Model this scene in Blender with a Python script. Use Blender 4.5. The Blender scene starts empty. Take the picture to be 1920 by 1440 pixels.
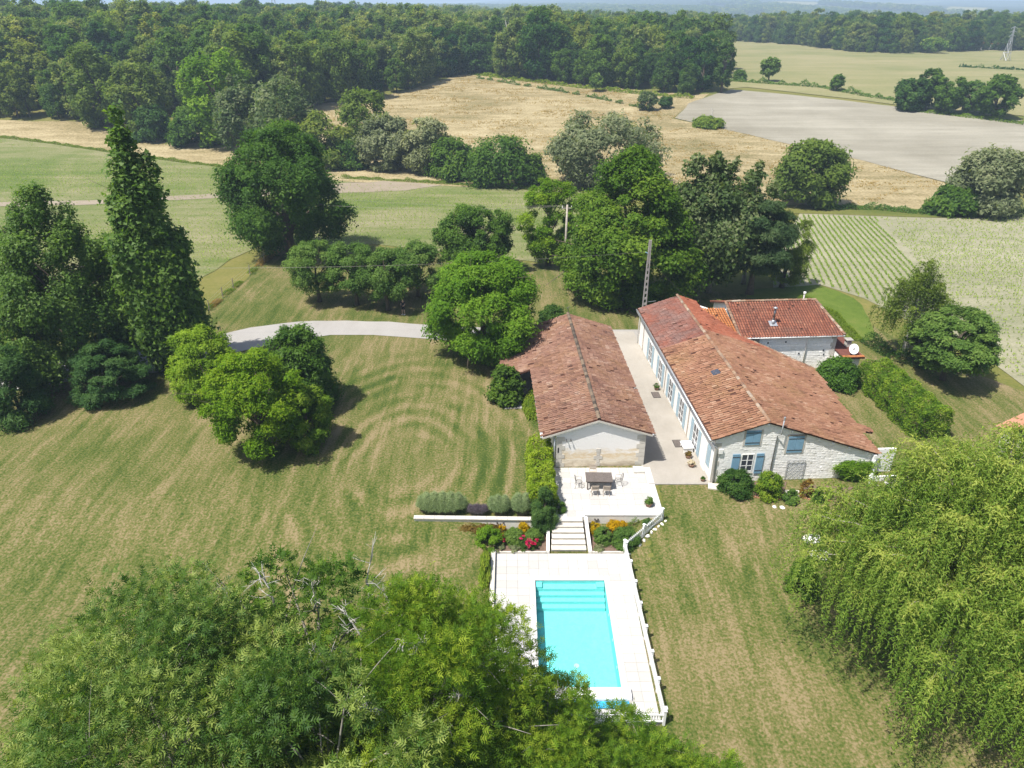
import bpy, bmesh, math, random
import numpy as np
from mathutils import Vector, Matrix

scene = bpy.context.scene
R = math.radians
# ------------------------------------------------------------------ camera, sky, sun, exposure
CAM_Z, PITCH, FPX = 30.0, R(28.1), 1333.0
cam = bpy.data.cameras.new('camera')
cam.sensor_width = 36.0
cam.lens = FPX / 1920.0 * 36.0
cam.clip_start, cam.clip_end = 0.5, 40000.0
cam_o = bpy.data.objects.new('camera', cam)
cam_o.location = (0, 0, CAM_Z)
cam_o.rotation_euler = (math.pi / 2 - PITCH, 0, 0)
scene.collection.objects.link(cam_o)
scene.camera = cam_o

SUN_EL, SUN_AZ = R(63), R(33)          # light travels towards +X, turned 33 degrees towards +Y
world = bpy.data.worlds.new('World')
scene.world = world
world.use_nodes = True
_nt = world.node_tree
_sky = _nt.nodes.new('ShaderNodeTexSky')
_sky.sky_type = 'NISHITA'
_sky.sun_disc = False
_sky.sun_elevation = SUN_EL
_sky.sun_rotation = math.atan2(-math.cos(SUN_AZ), -math.sin(SUN_AZ)) % (2 * math.pi)
_sky.air_density, _sky.dust_density, _sky.ozone_density = 1.0, 2.0, 1.0
_nt.links.new(_sky.outputs[0], _nt.nodes['Background'].inputs[0])
_nt.nodes['Background'].inputs[1].default_value = 0.10
sun = bpy.data.lights.new('sun', 'SUN')
sun.energy, sun.angle, sun.color = 4.8, R(0.53), (1.0, 0.965, 0.905)
sun_o = bpy.data.objects.new('sun', sun)
_d = Vector((math.cos(SUN_EL) * math.cos(SUN_AZ), math.cos(SUN_EL) * math.sin(SUN_AZ), -math.sin(SUN_EL)))
sun_o.rotation_euler = _d.to_track_quat('-Z', 'Y').to_euler()
sun_o.location = (-60, -30, 120)
scene.collection.objects.link(sun_o)
vs = scene.view_settings
vs.view_transform, vs.look, vs.exposure, vs.gamma = 'Standard', 'None', 0.80, 1.0
vs.use_curve_mapping = False
cy = scene.cycles
cy.max_bounces, cy.diffuse_bounces, cy.glossy_bounces = 6, 3, 2
cy.transmission_bounces, cy.transparent_max_bounces, cy.volume_bounces = 4, 8, 0
cy.caustics_reflective = cy.caustics_refractive = False
cy.use_denoising = True
try:
    cy.denoiser = 'OPENIMAGEDENOISE'
    cy.denoising_prefilter = 'ACCURATE'
except Exception:
    pass
cy.sample_clamp_indirect = 6.0

# ------------------------------------------------------------------ helpers
rng = np.random.default_rng(7)
random.seed(7)
COL = scene.collection
CP, SP = math.cos(PITCH), math.sin(PITCH)

def ray(u, v):
    x, y = (u - 960) / FPX, (v - 720) / FPX
    return np.array([x, CP - y * SP, -(SP + y * CP)])

def Sm(a, b, x):
    t = np.clip((x - a) / (b - a), 0, 1)
    return t * t * (3 - 2 * t)

def H(x, y):
    """height of the ground"""
    x = np.asarray(x, float); y = np.asarray(y, float)
    z = 0.95 * Sm(29.5, 39.5, y)
    z = z - 3.2 * Sm(72, 140, y) + 8.0 * Sm(150, 300, y)
    z = z + 3.5 * Sm(30, 160, -x) * Sm(140, 250, y)
    z = z + 0.16 * np.sin(x * .05 + 1) * np.sin(y * .043) * Sm(70, 110, y)
    z = z - 22 * Sm(600, 1000, y) * Sm(-50, 260, x) * (1 - Sm(1600, 2600, y))
    z = z - 3 * Sm(350, 900, y) * Sm(-100, 300, -x)
    hill = 0.5 + 0.3 * np.sin(x * .0013 + .7) + 0.2 * np.sin(x * .0031 + y * .0007 + 2)
    side = 0.12 + 0.88 * Sm(-2500, 3000, x)
    z = z + (20 + 70 * hill) * Sm(1800, 5200, y) * side + 55 * Sm(4500, 8500, y) * side * (0.6 + .4 * np.sin(x * .0009 + 1))
    m = Sm(-2.1, -1.3, x) * (1 - Sm(7.6, 8.8, x)) * Sm(14, 18, y) * (1 - Sm(35.9, 36.5, y))
    return z * (1 - m) - 0.06 * m

def gp(u, v, z=None):
    """ground point seen at a photo pixel"""
    d = ray(u, v)
    if z is not None:
        t = (CAM_Z - z) / -d[2]
        return np.array([d[0] * t, d[1] * t, z])
    t = CAM_Z / max(-d[2], 1e-3)
    for _ in range(40):
        z = float(H(d[0] * t, d[1] * t))
        t2 = (CAM_Z - z) / max(-d[2], 1e-3)
        t = .5 * t + .5 * t2
    return np.array([d[0] * t, d[1] * t, float(H(d[0] * t, d[1] * t))])

def top_z(u, v, Y):
    d = ray(u, v)
    return CAM_Z + d[2] * Y / d[1]

def cdepth(p):
    return p[1] * CP + (CAM_Z - p[2]) * SP

def link(o):
    COL.objects.link(o)
    return o

def tag(o, label, cat=None, group=None, kind=None):
    if label: o['label'] = label
    if cat: o['category'] = cat
    if group: o['group'] = group
    if kind: o['kind'] = kind
    return o

def thing(name, label, cat, loc=(0, 0, 0), rz=0.0, group=None):
    o = link(bpy.data.objects.new(name, None))
    o.empty_display_size = .3
    o.location = loc
    o.rotation_euler = (0, 0, rz)
    return tag(o, label, cat, group)

def np_mesh(name, V, F, tint=None, smooth=False):
    """mesh from arrays; every face has the same number of corners"""
    V = np.asarray(V, np.float32); F = np.asarray(F, np.int32)
    me = bpy.data.meshes.new(name)
    k = F.shape[1]
    me.vertices.add(len(V)); me.vertices.foreach_set('co', V.ravel())
    me.loops.add(F.size); me.loops.foreach_set('vertex_index', F.ravel())
    me.polygons.add(len(F)); me.polygons.foreach_set('loop_start', np.arange(0, F.size, k, dtype=np.int32))
    if smooth:
        me.polygons.foreach_set('use_smooth', np.ones(len(F), bool))
    me.update(calc_edges=True)
    if tint is not None:
        a = me.attributes.new('tint', 'FLOAT', 'FACE')
        a.data.foreach_set('value', np.asarray(tint, np.float32))
    return me

class MB:
    """collects simple solids into one mesh"""
    def __init__(s):
        s.v, s.f, s.t = [], [], []
    def add(s, vs_, fs, tint=.5):
        n = len(s.v)
        s.v += [tuple(map(float, p)) for p in vs_]
        s.f += [tuple(i + n for i in f) for f in fs]
        s.t += [tint] * len(fs)
        return s
    def box(s, x0, x1, y0, y1, z0, z1, tint=.5):
        return s.add([(x0, y0, z0), (x1, y0, z0), (x1, y1, z0), (x0, y1, z0), (x0, y0, z1), (x1, y0, z1), (x1, y1, z1), (x0, y1, z1)],
                     [(3, 2, 1, 0), (4, 5, 6, 7), (0, 1, 5, 4), (1, 2, 6, 5), (2, 3, 7, 6), (3, 0, 4, 7)], tint)
    def prism(s, poly, z0, z1, tint=.5):
        n = len(poly)
        V = [(p[0], p[1], z0) for p in poly] + [(p[0], p[1], z1) for p in poly]
        F = [tuple(range(n - 1, -1, -1)), tuple(range(n, 2 * n))] + [(i, (i + 1) % n, n + (i + 1) % n, n + i) for i in range(n)]
        return s.add(V, F, tint)
    def slab(s, pts, nrm, th, tint=.5):
        """polygon pts thickened by th against the normal"""
        nrm = np.array(nrm, float); n = len(pts)
        V = [tuple(np.array(p) - nrm * th) for p in pts] + [tuple(p) for p in pts]
        F = [tuple(range(n - 1, -1, -1)), tuple(range(n, 2 * n))] + [(i, (i + 1) % n, n + (i + 1) % n, n + i) for i in range(n)]
        return s.add(V, F, tint)
    def tube(s, pts, rad, n=6, caps=True, tint=.5):
        pts = [np.array(p, float) for p in pts]
        if np.isscalar(rad): rad = [rad] * len(pts)
        V, F = [], []
        a = None
        for i, p in enumerate(pts):
            d = pts[min(i + 1, len(pts) - 1)] - pts[max(i - 1, 0)]
            d = d / (np.linalg.norm(d) + 1e-9)
            if a is None:
                a = np.array([1., 0, 0]) if abs(d[0]) < .8 else np.array([0, 1., 0])
            a = a - d * np.dot(a, d)
            a = a / (np.linalg.norm(a) + 1e-9)
            b = np.cross(d, a)
            for k in range(n):
                w = 2 * math.pi * k / n
                V.append(p + rad[i] * (math.cos(w) * a + math.sin(w) * b))
        for i in range(len(pts) - 1):
            for k in range(n):
                k2 = (k + 1) % n
                F.append((i * n + k, i * n + k2, (i + 1) * n + k2, (i + 1) * n + k))
        if caps:
            F.append(tuple(range(n - 1, -1, -1)))
            F.append(tuple((len(pts) - 1) * n + k for k in range(n)))
        return s.add(V, F, tint)
    def mesh(s, name, smooth=False):
        me = bpy.data.meshes.new(name)
        me.from_pydata(s.v, [], s.f)
        if smooth:
            me.polygons.foreach_set('use_smooth', np.ones(len(s.f), bool))
        a = me.attributes.new('tint', 'FLOAT', 'FACE')
        a.data.foreach_set('value', np.array(s.t, np.float32))
        me.update()
        return me
    def build(s, name, m, parent=None, smooth=False, kind=None):
        o = link(bpy.data.objects.new(name, s.mesh(name, smooth)))
        o.data.materials.append(m)
        o.parent = parent
        if kind: o['kind'] = kind
        return o

def mobj(name, me, m=None, parent=None, kind=None):
    o = link(bpy.data.objects.new(name, me))
    if m is not None and not me.materials:
        me.materials.append(m)
    o.parent = parent
    if kind: o['kind'] = kind
    return o

def copy_tree(o, parent=None):
    c = o.copy(); link(c); c.parent = parent
    for ch in list(o.children):
        copy_tree(ch, c)
    return c

def inpoly(px, py, poly):
    px = np.asarray(px); py = np.asarray(py)
    ins = np.zeros(px.shape, bool)
    n = len(poly)
    for i in range(n):
        x0, y0 = poly[i][0], poly[i][1]; x1, y1 = poly[(i + 1) % n][0], poly[(i + 1) % n][1]
        c = ((y0 > py) != (y1 > py)) & (px < (x1 - x0) * (py - y0) / (y1 - y0 + 1e-12) + x0)
        ins ^= c
    return ins

# ------------------------------------------------------------------ materials
def new_mat(name):
    m = bpy.data.materials.new(name)
    m.use_nodes = True
    nt = m.node_tree
    return m, nt, nt.nodes['Principled BSDF']

class NG:
    """terse node building"""
    def __init__(s, nt):
        s.nt = nt
    def n(s, t, **kw):
        nd = s.nt.nodes.new(t)
        for k, v in kw.items():
            setattr(nd, k, v)
        return nd
    def l(s, a, b):
        s.nt.links.new(a, b)
    def val(s, inp, v):
        if hasattr(v, 'is_linked') or hasattr(v, 'links'):
            s.l(v, inp)
        else:
            inp.default_value = v
    def coord(s, scale=(1, 1, 1), rot=(0, 0, 0), loc=(0, 0, 0), kind='Object'):
        tc = s.n('ShaderNodeTexCoord')
        mp = s.n('ShaderNodeMapping')
        mp.inputs['Scale'].default_value = scale
        mp.inputs['Rotation'].default_value = rot
        mp.inputs['Location'].default_value = loc
        s.l(tc.outputs[kind], mp.inputs['Vector'])
        return mp.outputs[0]
    def noise(s, vec, scale, detail=4, rough=.6, dist=0):
        t = s.n('ShaderNodeTexNoise')
        s.l(vec, t.inputs['Vector'])
        t.inputs['Scale'].default_value = scale
        t.inputs['Detail'].default_value = detail
        t.inputs['Roughness'].default_value = rough
        t.inputs['Distortion'].default_value = dist
        return t.outputs[0]
    def ramp(s, fac, stops, interp='LINEAR'):
        r = s.n('ShaderNodeValToRGB')
        r.color_ramp.interpolation = interp
        e = r.color_ramp.elements
        while len(e) < len(stops): e.new(.5)
        for i, (p, c) in enumerate(stops):
            e[i].position = p
            e[i].color = (*c, 1) if len(c) == 3 else c
        s.val(r.inputs[0], fac)
        return r.outputs[0]
    def mix(s, fac, a, b, mode='MIX'):
        m = s.n('ShaderNodeMix', data_type='RGBA', blend_type=mode)
        s.val(m.inputs[0], fac)
        s.val(m.inputs[6], a if hasattr(a, 'links') else (*a, 1))
        s.val(m.inputs[7], b if hasattr(b, 'links') else (*b, 1))
        return m.outputs[2]
    def math(s, op, a, b=0.0):
        m = s.n('ShaderNodeMath', operation=op)
        s.val(m.inputs[0], a); s.val(m.inputs[1], b)
        return m.outputs[0]
    def attr(s, name):
        a = s.n('ShaderNodeAttribute')
        a.attribute_name = name
        return a.outputs['Fac']
    def bump(s, h, strength=.3, dist=.02):
        b = s.n('ShaderNodeBump')
        b.inputs['Strength'].default_value = strength
        b.inputs['Distance'].default_value = dist
        s.l(h, b.inputs['Height'])
        return b.outputs[0]

def leaf_mat(name, dark, mid, light, transl=.48, rough=.55, spec=.12, hue_noise=.2, gain=1.58):
    dark, mid, light = [(min(.8, c[0] * gain * 1.14), min(.8, c[1] * gain), min(.8, c[2] * gain * .92)) for c in (dark, mid, light)]
    m, nt, p = new_mat(name)
    g = NG(nt)
    t = g.attr('tint')
    col = g.ramp(t, [(0.0, dark), (.5, mid), (1.0, light)])
    oi = g.n('ShaderNodeObjectInfo')
    hs = g.n('ShaderNodeHueSaturation')
    g.l(g.math('ADD', g.math('MULTIPLY', oi.outputs['Random'], hue_noise), 1 - hue_noise * .5), hs.inputs['Value'])
    g.l(col, hs.inputs['Color'])
    g.l(g.math('ADD', g.math('MULTIPLY', g.math('SUBTRACT', oi.outputs['Random'], .5), -.10 * hue_noise), .5), hs.inputs['Hue'])
    hs.inputs['Saturation'].default_value = 1.08
    p.inputs['Roughness'].default_value = rough
    p.inputs['Specular IOR Level'].default_value = spec
    g.l(hs.outputs[0], p.inputs['Base Color'])
    tr = g.n('ShaderNodeBsdfTranslucent')
    g.l(g.mix(1.0, hs.outputs[0], (1.25, 1.3, .55), 'MULTIPLY'), tr.inputs['Color'])
    mx = g.n('ShaderNodeMixShader')
    mx.inputs[0].default_value = transl
    g.l(p.outputs[0], mx.inputs[1]); g.l(tr.outputs[0], mx.inputs[2])
    g.l(mx.outputs[0], nt.nodes['Material Output'].inputs['Surface'])
    return m

def flat_mat(name, col, rough=.6, spec=.3, noise=.12, nscale=3.0, bump=0.0, bscale=30.0, metal=0.0):
    m, nt, p = new_mat(name)
    g = NG(nt)
    v = g.coord()
    n = g.noise(v, nscale, 5)
    c = g.ramp(n, [(.25, tuple(x * (1 - noise) for x in col)), (.75, tuple(min(1, x * (1 + noise)) for x in col))])
    g.l(c, p.inputs['Base Color'])
    p.inputs['Roughness'].default_value = rough
    p.inputs['Specular IOR Level'].default_value = spec
    p.inputs['Metallic'].default_value = metal
    if bump:
        g.l(g.bump(g.noise(v, bscale, 5), bump), p.inputs['Normal'])
    return m

MAT = {}
# leaves: dark, mid, light albedo
MAT['oak'] = leaf_mat('leaf_oak', (.022, .050, .012), (.042, .090, .018), (.075, .135, .026))
MAT['dark'] = leaf_mat('leaf_dark', (.016, .042, .012), (.032, .074, .018), (.062, .115, .028))
MAT['linden'] = leaf_mat('leaf_linden', (.028, .062, .011), (.060, .116, .018), (.115, .178, .032))
MAT['walnut'] = leaf_mat('leaf_walnut', (.038, .085, .012), (.075, .150, .020), (.130, .215, .035))
MAT['poplar'] = leaf_mat('leaf_poplar', (.022, .055, .014), (.045, .098, .022), (.085, .150, .038), spec=.22)
MAT['yellowgreen'] = leaf_mat('leaf_yellowgreen', (.038, .088, .010), (.078, .150, .016), (.150, .220, .030))
MAT['laurel'] = leaf_mat('leaf_laurel', (.045, .095, .012), (.095, .165, .018), (.185, .260, .045), spec=.22)
MAT['magnolia'] = leaf_mat('leaf_magnolia', (.018, .050, .010), (.038, .088, .014), (.070, .140, .025), spec=.22)
MAT['fruit'] = leaf_mat('leaf_fruit', (.030, .070, .018), (.060, .118, .030), (.100, .165, .048))
MAT['silver'] = leaf_mat('leaf_silver', (.075, .105, .058), (.130, .170, .096), (.225, .265, .170), gain=1.25)
MAT['aspen'] = leaf_mat('leaf_aspen', (.026, .054, .019), (.054, .092, .032), (.130, .165, .090), spec=.22)
MAT['birch'] = leaf_mat('leaf_birch', (.035, .065, .016), (.062, .105, .024), (.100, .150, .036))
MAT['willow'] = leaf_mat('leaf_willow', (.046, .096, .018), (.110, .176, .038), (.225, .270, .080), transl=.45)
MAT['ash'] = leaf_mat('leaf_ash', (.030, .072, .012), (.068, .134, .020), (.150, .215, .038))
MAT['ashdark'] = leaf_mat('leaf_ash_dark', (.022, .056, .014), (.052, .106, .024), (.165, .225, .070), spec=.22)
MAT['conifer'] = leaf_mat('leaf_conifer', (.018, .048, .016), (.034, .078, .024), (.060, .112, .036))
MAT['pine'] = leaf_mat('leaf_pine', (.018, .042, .018), (.036, .070, .030), (.066, .102, .048))
MAT['gold'] = leaf_mat('leaf_gold', (.22, .18, .012), (.48, .36, .02), (.68, .50, .04), gain=.72)
MAT['lavender'] = leaf_mat('leaf_lavender', (.12, .20, .10), (.21, .31, .17), (.34, .43, .28), gain=.95)
MAT['purple'] = leaf_mat('leaf_purple', (.09, .11, .10), (.16, .15, .20), (.24, .21, .30), gain=.72)
MAT['bronze'] = leaf_mat('leaf_bronze', (.10, .08, .03), (.20, .15, .05), (.30, .25, .07), gain=.72)
MAT['rose'] = leaf_mat('petal_rose', (.40, .03, .09), (.62, .06, .18), (.80, .20, .32), gain=.72)
MAT['white_flower'] = leaf_mat('petal_white', (.6, .6, .55), (.75, .75, .7), (.85, .85, .8), gain=.72)
MAT['chestnut'] = leaf_mat('leaf_chestnut', (.032, .064, .018), (.068, .112, .030), (.180, .215, .085))
MAT['wood_a'] = leaf_mat('leaf_wood_a', (.022, .054, .014), (.046, .094, .020), (.086, .142, .032), hue_noise=.9)
MAT['wood_b'] = leaf_mat('leaf_wood_b', (.030, .060, .016), (.060, .104, .024), (.108, .152, .040), hue_noise=.9)
MAT['dryweed'] = leaf_mat('leaf_dry', (.27, .215, .10), (.37, .30, .145), (.47, .385, .20), gain=.85)
MAT['weed'] = leaf_mat('leaf_weed', (.05, .09, .015), (.09, .15, .025), (.15, .20, .04))
MAT['maize'] = leaf_mat('leaf_maize', (.09, .16, .03), (.14, .22, .045), (.20, .28, .07))
MAT['bark'] = flat_mat('bark', (0.105, 0.084, 0.063), .9, .1, .35, 6, .5, 25)
MAT['bark_pale'] = flat_mat('bark_pale', (0.247, 0.225, 0.188), .85, .15, .3, 6, .4, 25)
MAT['bark_white'] = flat_mat('bark_white', (0.413, 0.39, 0.352), .8, .2, .3, 8, .3, 25)
MAT['white'] = flat_mat('white_paint', (.80, .79, .76), .5, .4, .04, 2)
MAT['whitewood'] = flat_mat('white_wood', (.78, .78, .77), .5, .4, .05, 4)
MAT['stone_pale'] = flat_mat('pale_stone', (0.496, 0.464, 0.408), .85, .2, .14, 2.2, .25, 40)
MAT['wall_render'] = flat_mat('pale_render', (.74, .71, .66), .9, .15, .07, .7, .2, 25)
MAT['slab'] = None
MAT['concrete'] = flat_mat('concrete', (0.294, 0.273, 0.245), .9, .15, .25, 2.5, .3, 30)
MAT['zinc'] = flat_mat('zinc', (.42, .43, .44), .45, .5, .1, 3, metal=.6)
MAT['iron'] = flat_mat('dark_iron', (.10, .09, .085), .5, .4, .2, 8, metal=.5)
MAT['greywood'] = flat_mat('weathered_teak', (0.124, 0.104, 0.092), .75, .2, .25, 9, .2, 40)
MAT['palewood'] = flat_mat('pale_wood', (0.4, 0.336, 0.272), .7, .2, .15, 6)
MAT['blue'] = flat_mat('blue_shutter', (0.183, 0.327, 0.442), .6, .3, .10, 3)
MAT['blue_pale'] = flat_mat('pale_blue_shutter', (0.304, 0.4, 0.448), .6, .3, .10, 3)
MAT['pot'] = flat_mat('terracotta_pot', (0.28, 0.168, 0.119), .85, .2, .2, 8)
MAT['soil'] = flat_mat('soil', (0.14, 0.095, 0.07), .95, .1, .35, 5, .5, 30)
MAT['black'] = flat_mat('black_plastic', (.025, .025, .027), .5, .4, .1, 4)
MAT['brickedge'] = flat_mat('edging_brick', (0.322, 0.168, 0.098), .85, .15, .25, 6, .2, 40)
MAT['pebble'] = flat_mat('white_pebble', (.70, .67, .62), .9, .15, .15, 25, .4, 40)
MAT['rail'] = flat_mat('post_wood', (.27, .23, .19), .9, .1, .3, 6)
MAT['skin'] = flat_mat('skin', (.50, .33, .25), .6, .3, .05, 6)
MAT['cloth_black'] = flat_mat('black_cloth', (.022, .022, .028), .9, .1, .1, 6)
MAT['hair'] = flat_mat('hair', (.05, .035, .025), .7, .3, .2, 20)
# ------------------------------------------------------------------ ground surfaces
def ground_mat(name, stops, scale=1.0, stretch=(1, 1, 1), rot=0.0, fine=30.0, fine_amt=.35, bump=.4, arcs=None, patch=.05, patch_amt=.5, extra=None, gain=.66):
    stops = [(q_, tuple(x * gain for x in c)) for q_, c in stops]
    m, nt, p = new_mat(name)
    g = NG(nt)
    v = g.coord(stretch, (0, 0, rot))
    v0 = g.coord()
    n1 = g.noise(v, scale, 7, .65, .3)
    n2 = g.noise(v0, patch, 4, .6, .5)
    f = g.math('ADD', g.math('MULTIPLY', n1, 1 - patch_amt), g.math('MULTIPLY', n2, patch_amt))
    if arcs:
        (cx, cy_), freq, amt = arcs
        va = g.coord(loc=(-cx, -cy_, 0))
        ln = g.n('ShaderNodeVectorMath', operation='LENGTH')
        sq = g.n('ShaderNodeVectorMath', operation='MULTIPLY'); sq.inputs[1].default_value = (1.0, .62, 0)
        g.l(va, sq.inputs[0]); g.l(sq.outputs[0], ln.inputs[0])
        warp = g.noise(va, .10, 5, .65)
        ph = g.math('ADD', g.math('MULTIPLY', ln.outputs['Value'], freq), g.math('MULTIPLY', warp, 7.0))
        brk = g.ramp(g.noise(va, .22, 4, .65, .5), [(.40, (0, 0, 0)), (.62, (1, 1, 1))])
        na = g.math('ADD', .5, g.math('MULTIPLY', g.math('MULTIPLY', g.math('SINE', ph), .5), g.math('MULTIPLY', brk, 1.3)))
        mask = g.n('ShaderNodeMapRange'); mask.interpolation_type = 'SMOOTHSTEP'
        g.l(ln.outputs['Value'], mask.inputs[0])
        mask.inputs[1].default_value = 8.0; mask.inputs[2].default_value = 13.0
        mask.inputs[3].default_value = amt; mask.inputs[4].default_value = 0.0
        inn = g.n('ShaderNodeMapRange'); inn.interpolation_type = 'SMOOTHSTEP'
        g.l(ln.outputs['Value'], inn.inputs[0])
        inn.inputs[1].default_value = .8; inn.inputs[2].default_value = 4.0
        d = g.math('MULTIPLY', g.math('MULTIPLY', g.math('SUBTRACT', na, .5), mask.outputs[0]), inn.outputs[0])
        f = g.math('ADD', f, d)
    fn = g.noise(v0, fine, 3, .7)
    f = g.math('ADD', f, g.math('MULTIPLY', g.math('SUBTRACT', fn, .5), fine_amt))
    c = g.ramp(f, stops)
    if extra: c = extra(g, c, v0)
    g.l(c, p.inputs['Base Color'])
    p.inputs['Roughness'].default_value = .95
    p.inputs['Specular IOR Level'].default_value = .08
    if bump:
        g.l(g.bump(fn, bump, .05), p.inputs['Normal'])
    return m

GR_D, GR_M, GR_S, GR_P = (.052, .088, .016), (.110, .140, .030), (.200, .178, .068), (.320, .248, .135)
MAT['lawn'] = ground_mat('lawn_grass', [(.32, GR_D), (.437, GR_M), (.545, GR_S), (.665, GR_P)], 1.5, (1.0, .10, 1), R(-12), 7.0, .78, .5,
                         arcs=((-7.6, 42.6), 4.6, .17), patch=.13, patch_amt=.45)
MAT['field_base'] = ground_mat('rough_grass', [(.3, (.09, .13, .025)), (.5, (.19, .19, .05)), (.7, (.30, .25, .09))], .25, (.35, 1, 1), 0, 3.0, .4, .5, patch=.03)
MAT['meadow'] = ground_mat('dry_meadow', [(.30, (.15, .145, .05)), (.40, (.27, .22, .105)), (.52, (.385, .308, .165)), (.64, (.52, .435, .255))], .3, (.28, 1, 1), R(12), 2.2, .75, .6, patch=.035, patch_amt=.4)
MAT['meadow_green'] = ground_mat('green_meadow', [(.32, (.17, .20, .07)), (.48, (.27, .26, .115)), (.64, (.36, .315, .17))], .12, (.25, 1, 1), R(5), 1.5, .4, .5, patch=.02)
MAT['plough'] = ground_mat('ploughed_earth', [(.34, (.25, .228, .172)), (.5, (.33, .305, .238)), (.64, (.425, .395, .315))], .22, (.10, 1.2, 1), R(-14), 3.0, .35, .6, patch=.03, patch_amt=.55, gain=.70)
MAT['crop'] = ground_mat('crop_soil', [(.3, (.19, .20, .11)), (.5, (.29, .275, .18)), (.7, (.39, .36, .26))], .5, (.3, 1, 1), 0, 4.0, .55, .6, patch=.05, gain=.78)
MAT['crop_green'] = ground_mat('crop_soil_green', [(.34, (.105, .160, .036)), (.45, (.165, .205, .060)), (.55, (.255, .25, .115)), (.68, (.36, .32, .20))], .35, (.12, 1, 1), 0, 4.0, .6, .6, patch=.035, patch_amt=.6)
MAT['track'] = ground_mat('dry_track', [(.3, (.30, .25, .17)), (.7, (.42, .35, .27))], .5, (1, 1, 1), 0, 5, .3, .4)
MAT['drive'] = ground_mat('pale_gravel', [(.3, (.50, .47, .43)), (.5, (.58, .55, .51)), (.72, (.64, .61, .57))], .6, (1, .5, 1), 0, 14, .35, .3, patch=.12, gain=.50)
MAT['patio'] = ground_mat('beige_gravel', [(.3, (.44, .40, .34)), (.5, (.53, .485, .42)), (.72, (.60, .56, .50))], .8, (1, .6, 1), 0, 18, .35, .3, patch=.15, gain=.60)
MAT['asphalt'] = ground_mat('grey_track', [(.3, (.24, .225, .21)), (.7, (.33, .31, .29))], .6, (1, 1, 1), 0, 12, .3, .3)
MAT['farwood'] = ground_mat('far_wooded_ground', [(.32, (.022, .045, .016)), (.56, (.045, .072, .024)), (.60, (.16, .17, .06)), (.72, (.26, .23, .11))], .004, (.5, 1, 1), 0, .05, .18, 0, patch=.0016, patch_amt=.5)

def axis(segs):
    out = []
    for a, b, st in segs:
        n = max(1, int(round((b - a) / st)))
        out += list(np.linspace(a, b, n, endpoint=False))
    return np.array(out + [segs[-1][1]])

def grow(a, b, n):
    return a + (b - a) * (np.linspace(0, 1, n + 1)[1:] ** 2.2)

gx = axis([(-460, -60, 5), (-60, 60, 1), (60, 460, 5)])
gx = np.concatenate([-grow(460, 9000, 26)[::-1], gx, grow(460, 9000, 26)])
gy = axis([(-60, 0, 10), (0, 80, 1), (80, 620, 5)])
gy = np.concatenate([gy, grow(620, 9000, 44)])
XX, YY = np.meshgrid(gx, gy)
ZZ = H(XX, YY)
nxg, nyg = len(gx), len(gy)
GV = np.stack([XX.ravel(), YY.ravel(), ZZ.ravel()], 1)
ii, jj = np.meshgrid(np.arange(nxg - 1), np.arange(nyg - 1))
q = (jj * nxg + ii).ravel()
GF = np.stack([q, q + 1, q + nxg + 1, q + nxg], 1)
cxm = GV[GF][:, :, 0].mean(1); cym = GV[GF][:, :, 1].mean(1)
hole = (cxm > 0.2) & (cxm < 6.8) & (cym > 22.2) & (cym < 32.6)          # the pool is sunk here, under the deck
GF = GF[~hole]; cym = cym[~hole]
me = np_mesh('ground', GV, GF, smooth=True)
me.materials.append(MAT['field_base']); me.materials.append(MAT['farwood'])
me.polygons.foreach_set('material_index', (cym > 640).astype(np.int32))
tag(mobj('ground', me), 'rough dry grass ground running out to the wooded horizon', None, None, 'structure')

def densify(poly, step, jit):
    out = []
    n = len(poly)
    for i in range(n):
        a = np.array(poly[i][:2], float); b = np.array(poly[(i + 1) % n][:2], float)
        L = np.linalg.norm(b - a)
        k = max(1, int(L / step))
        nn = np.array([-(b - a)[1], (b - a)[0]]) / (L + 1e-9)
        for j in range(k):
            p = a + (b - a) * j / k
            out.append(p + nn * (rng.normal() * jit if j else 0))
    return out

def drape(name, poly, cell, off, m, label, jit=0.0, step=None, holes=(), cat=None):
    """a sheet laid over the ground inside a polygon"""
    P = densify(poly, step or cell, jit)
    bm = bmesh.new()
    bm.faces.new([bm.verts.new((p[0], p[1], 0)) for p in P])
    xs = [p[0] for p in P]; ys = [p[1] for p in P]
    for x in np.arange(math.floor(min(xs) / cell) * cell + cell, max(xs), cell):
        bmesh.ops.bisect_plane(bm, geom=bm.verts[:] + bm.edges[:] + bm.faces[:], plane_co=(x, 0, 0), plane_no=(1, 0, 0))
    for y in np.arange(math.floor(min(ys) / cell) * cell + cell, max(ys), cell):
        bmesh.ops.bisect_plane(bm, geom=bm.verts[:] + bm.edges[:] + bm.faces[:], plane_co=(0, y, 0), plane_no=(0, 1, 0))
    dele = []
    for f in bm.faces:
        c = f.calc_center_median()
        for (x0, x1, y0, y1) in holes:
            if x0 < c.x < x1 and y0 < c.y < y1:
                dele.append(f); break
    if dele: bmesh.ops.delete(bm, geom=dele, context='FACES')
    bmesh.ops.recalc_face_normals(bm, faces=bm.faces)
    for v in bm.verts:
        v.co.z = float(H(v.co.x, v.co.y)) + off
    me = bpy.data.meshes.new(name)
    bm.to_mesh(me); bm.free()
    for p_ in me.polygons: p_.use_smooth = True
    if len(me.polygons) and me.polygons[0].normal.z < 0: me.flip_normals()
    o = mobj(name, me, m)
    tag(o, label, cat, None, 'structure')
    return o

def PX(pts): return [gp(u, v) for u, v in pts]

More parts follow.
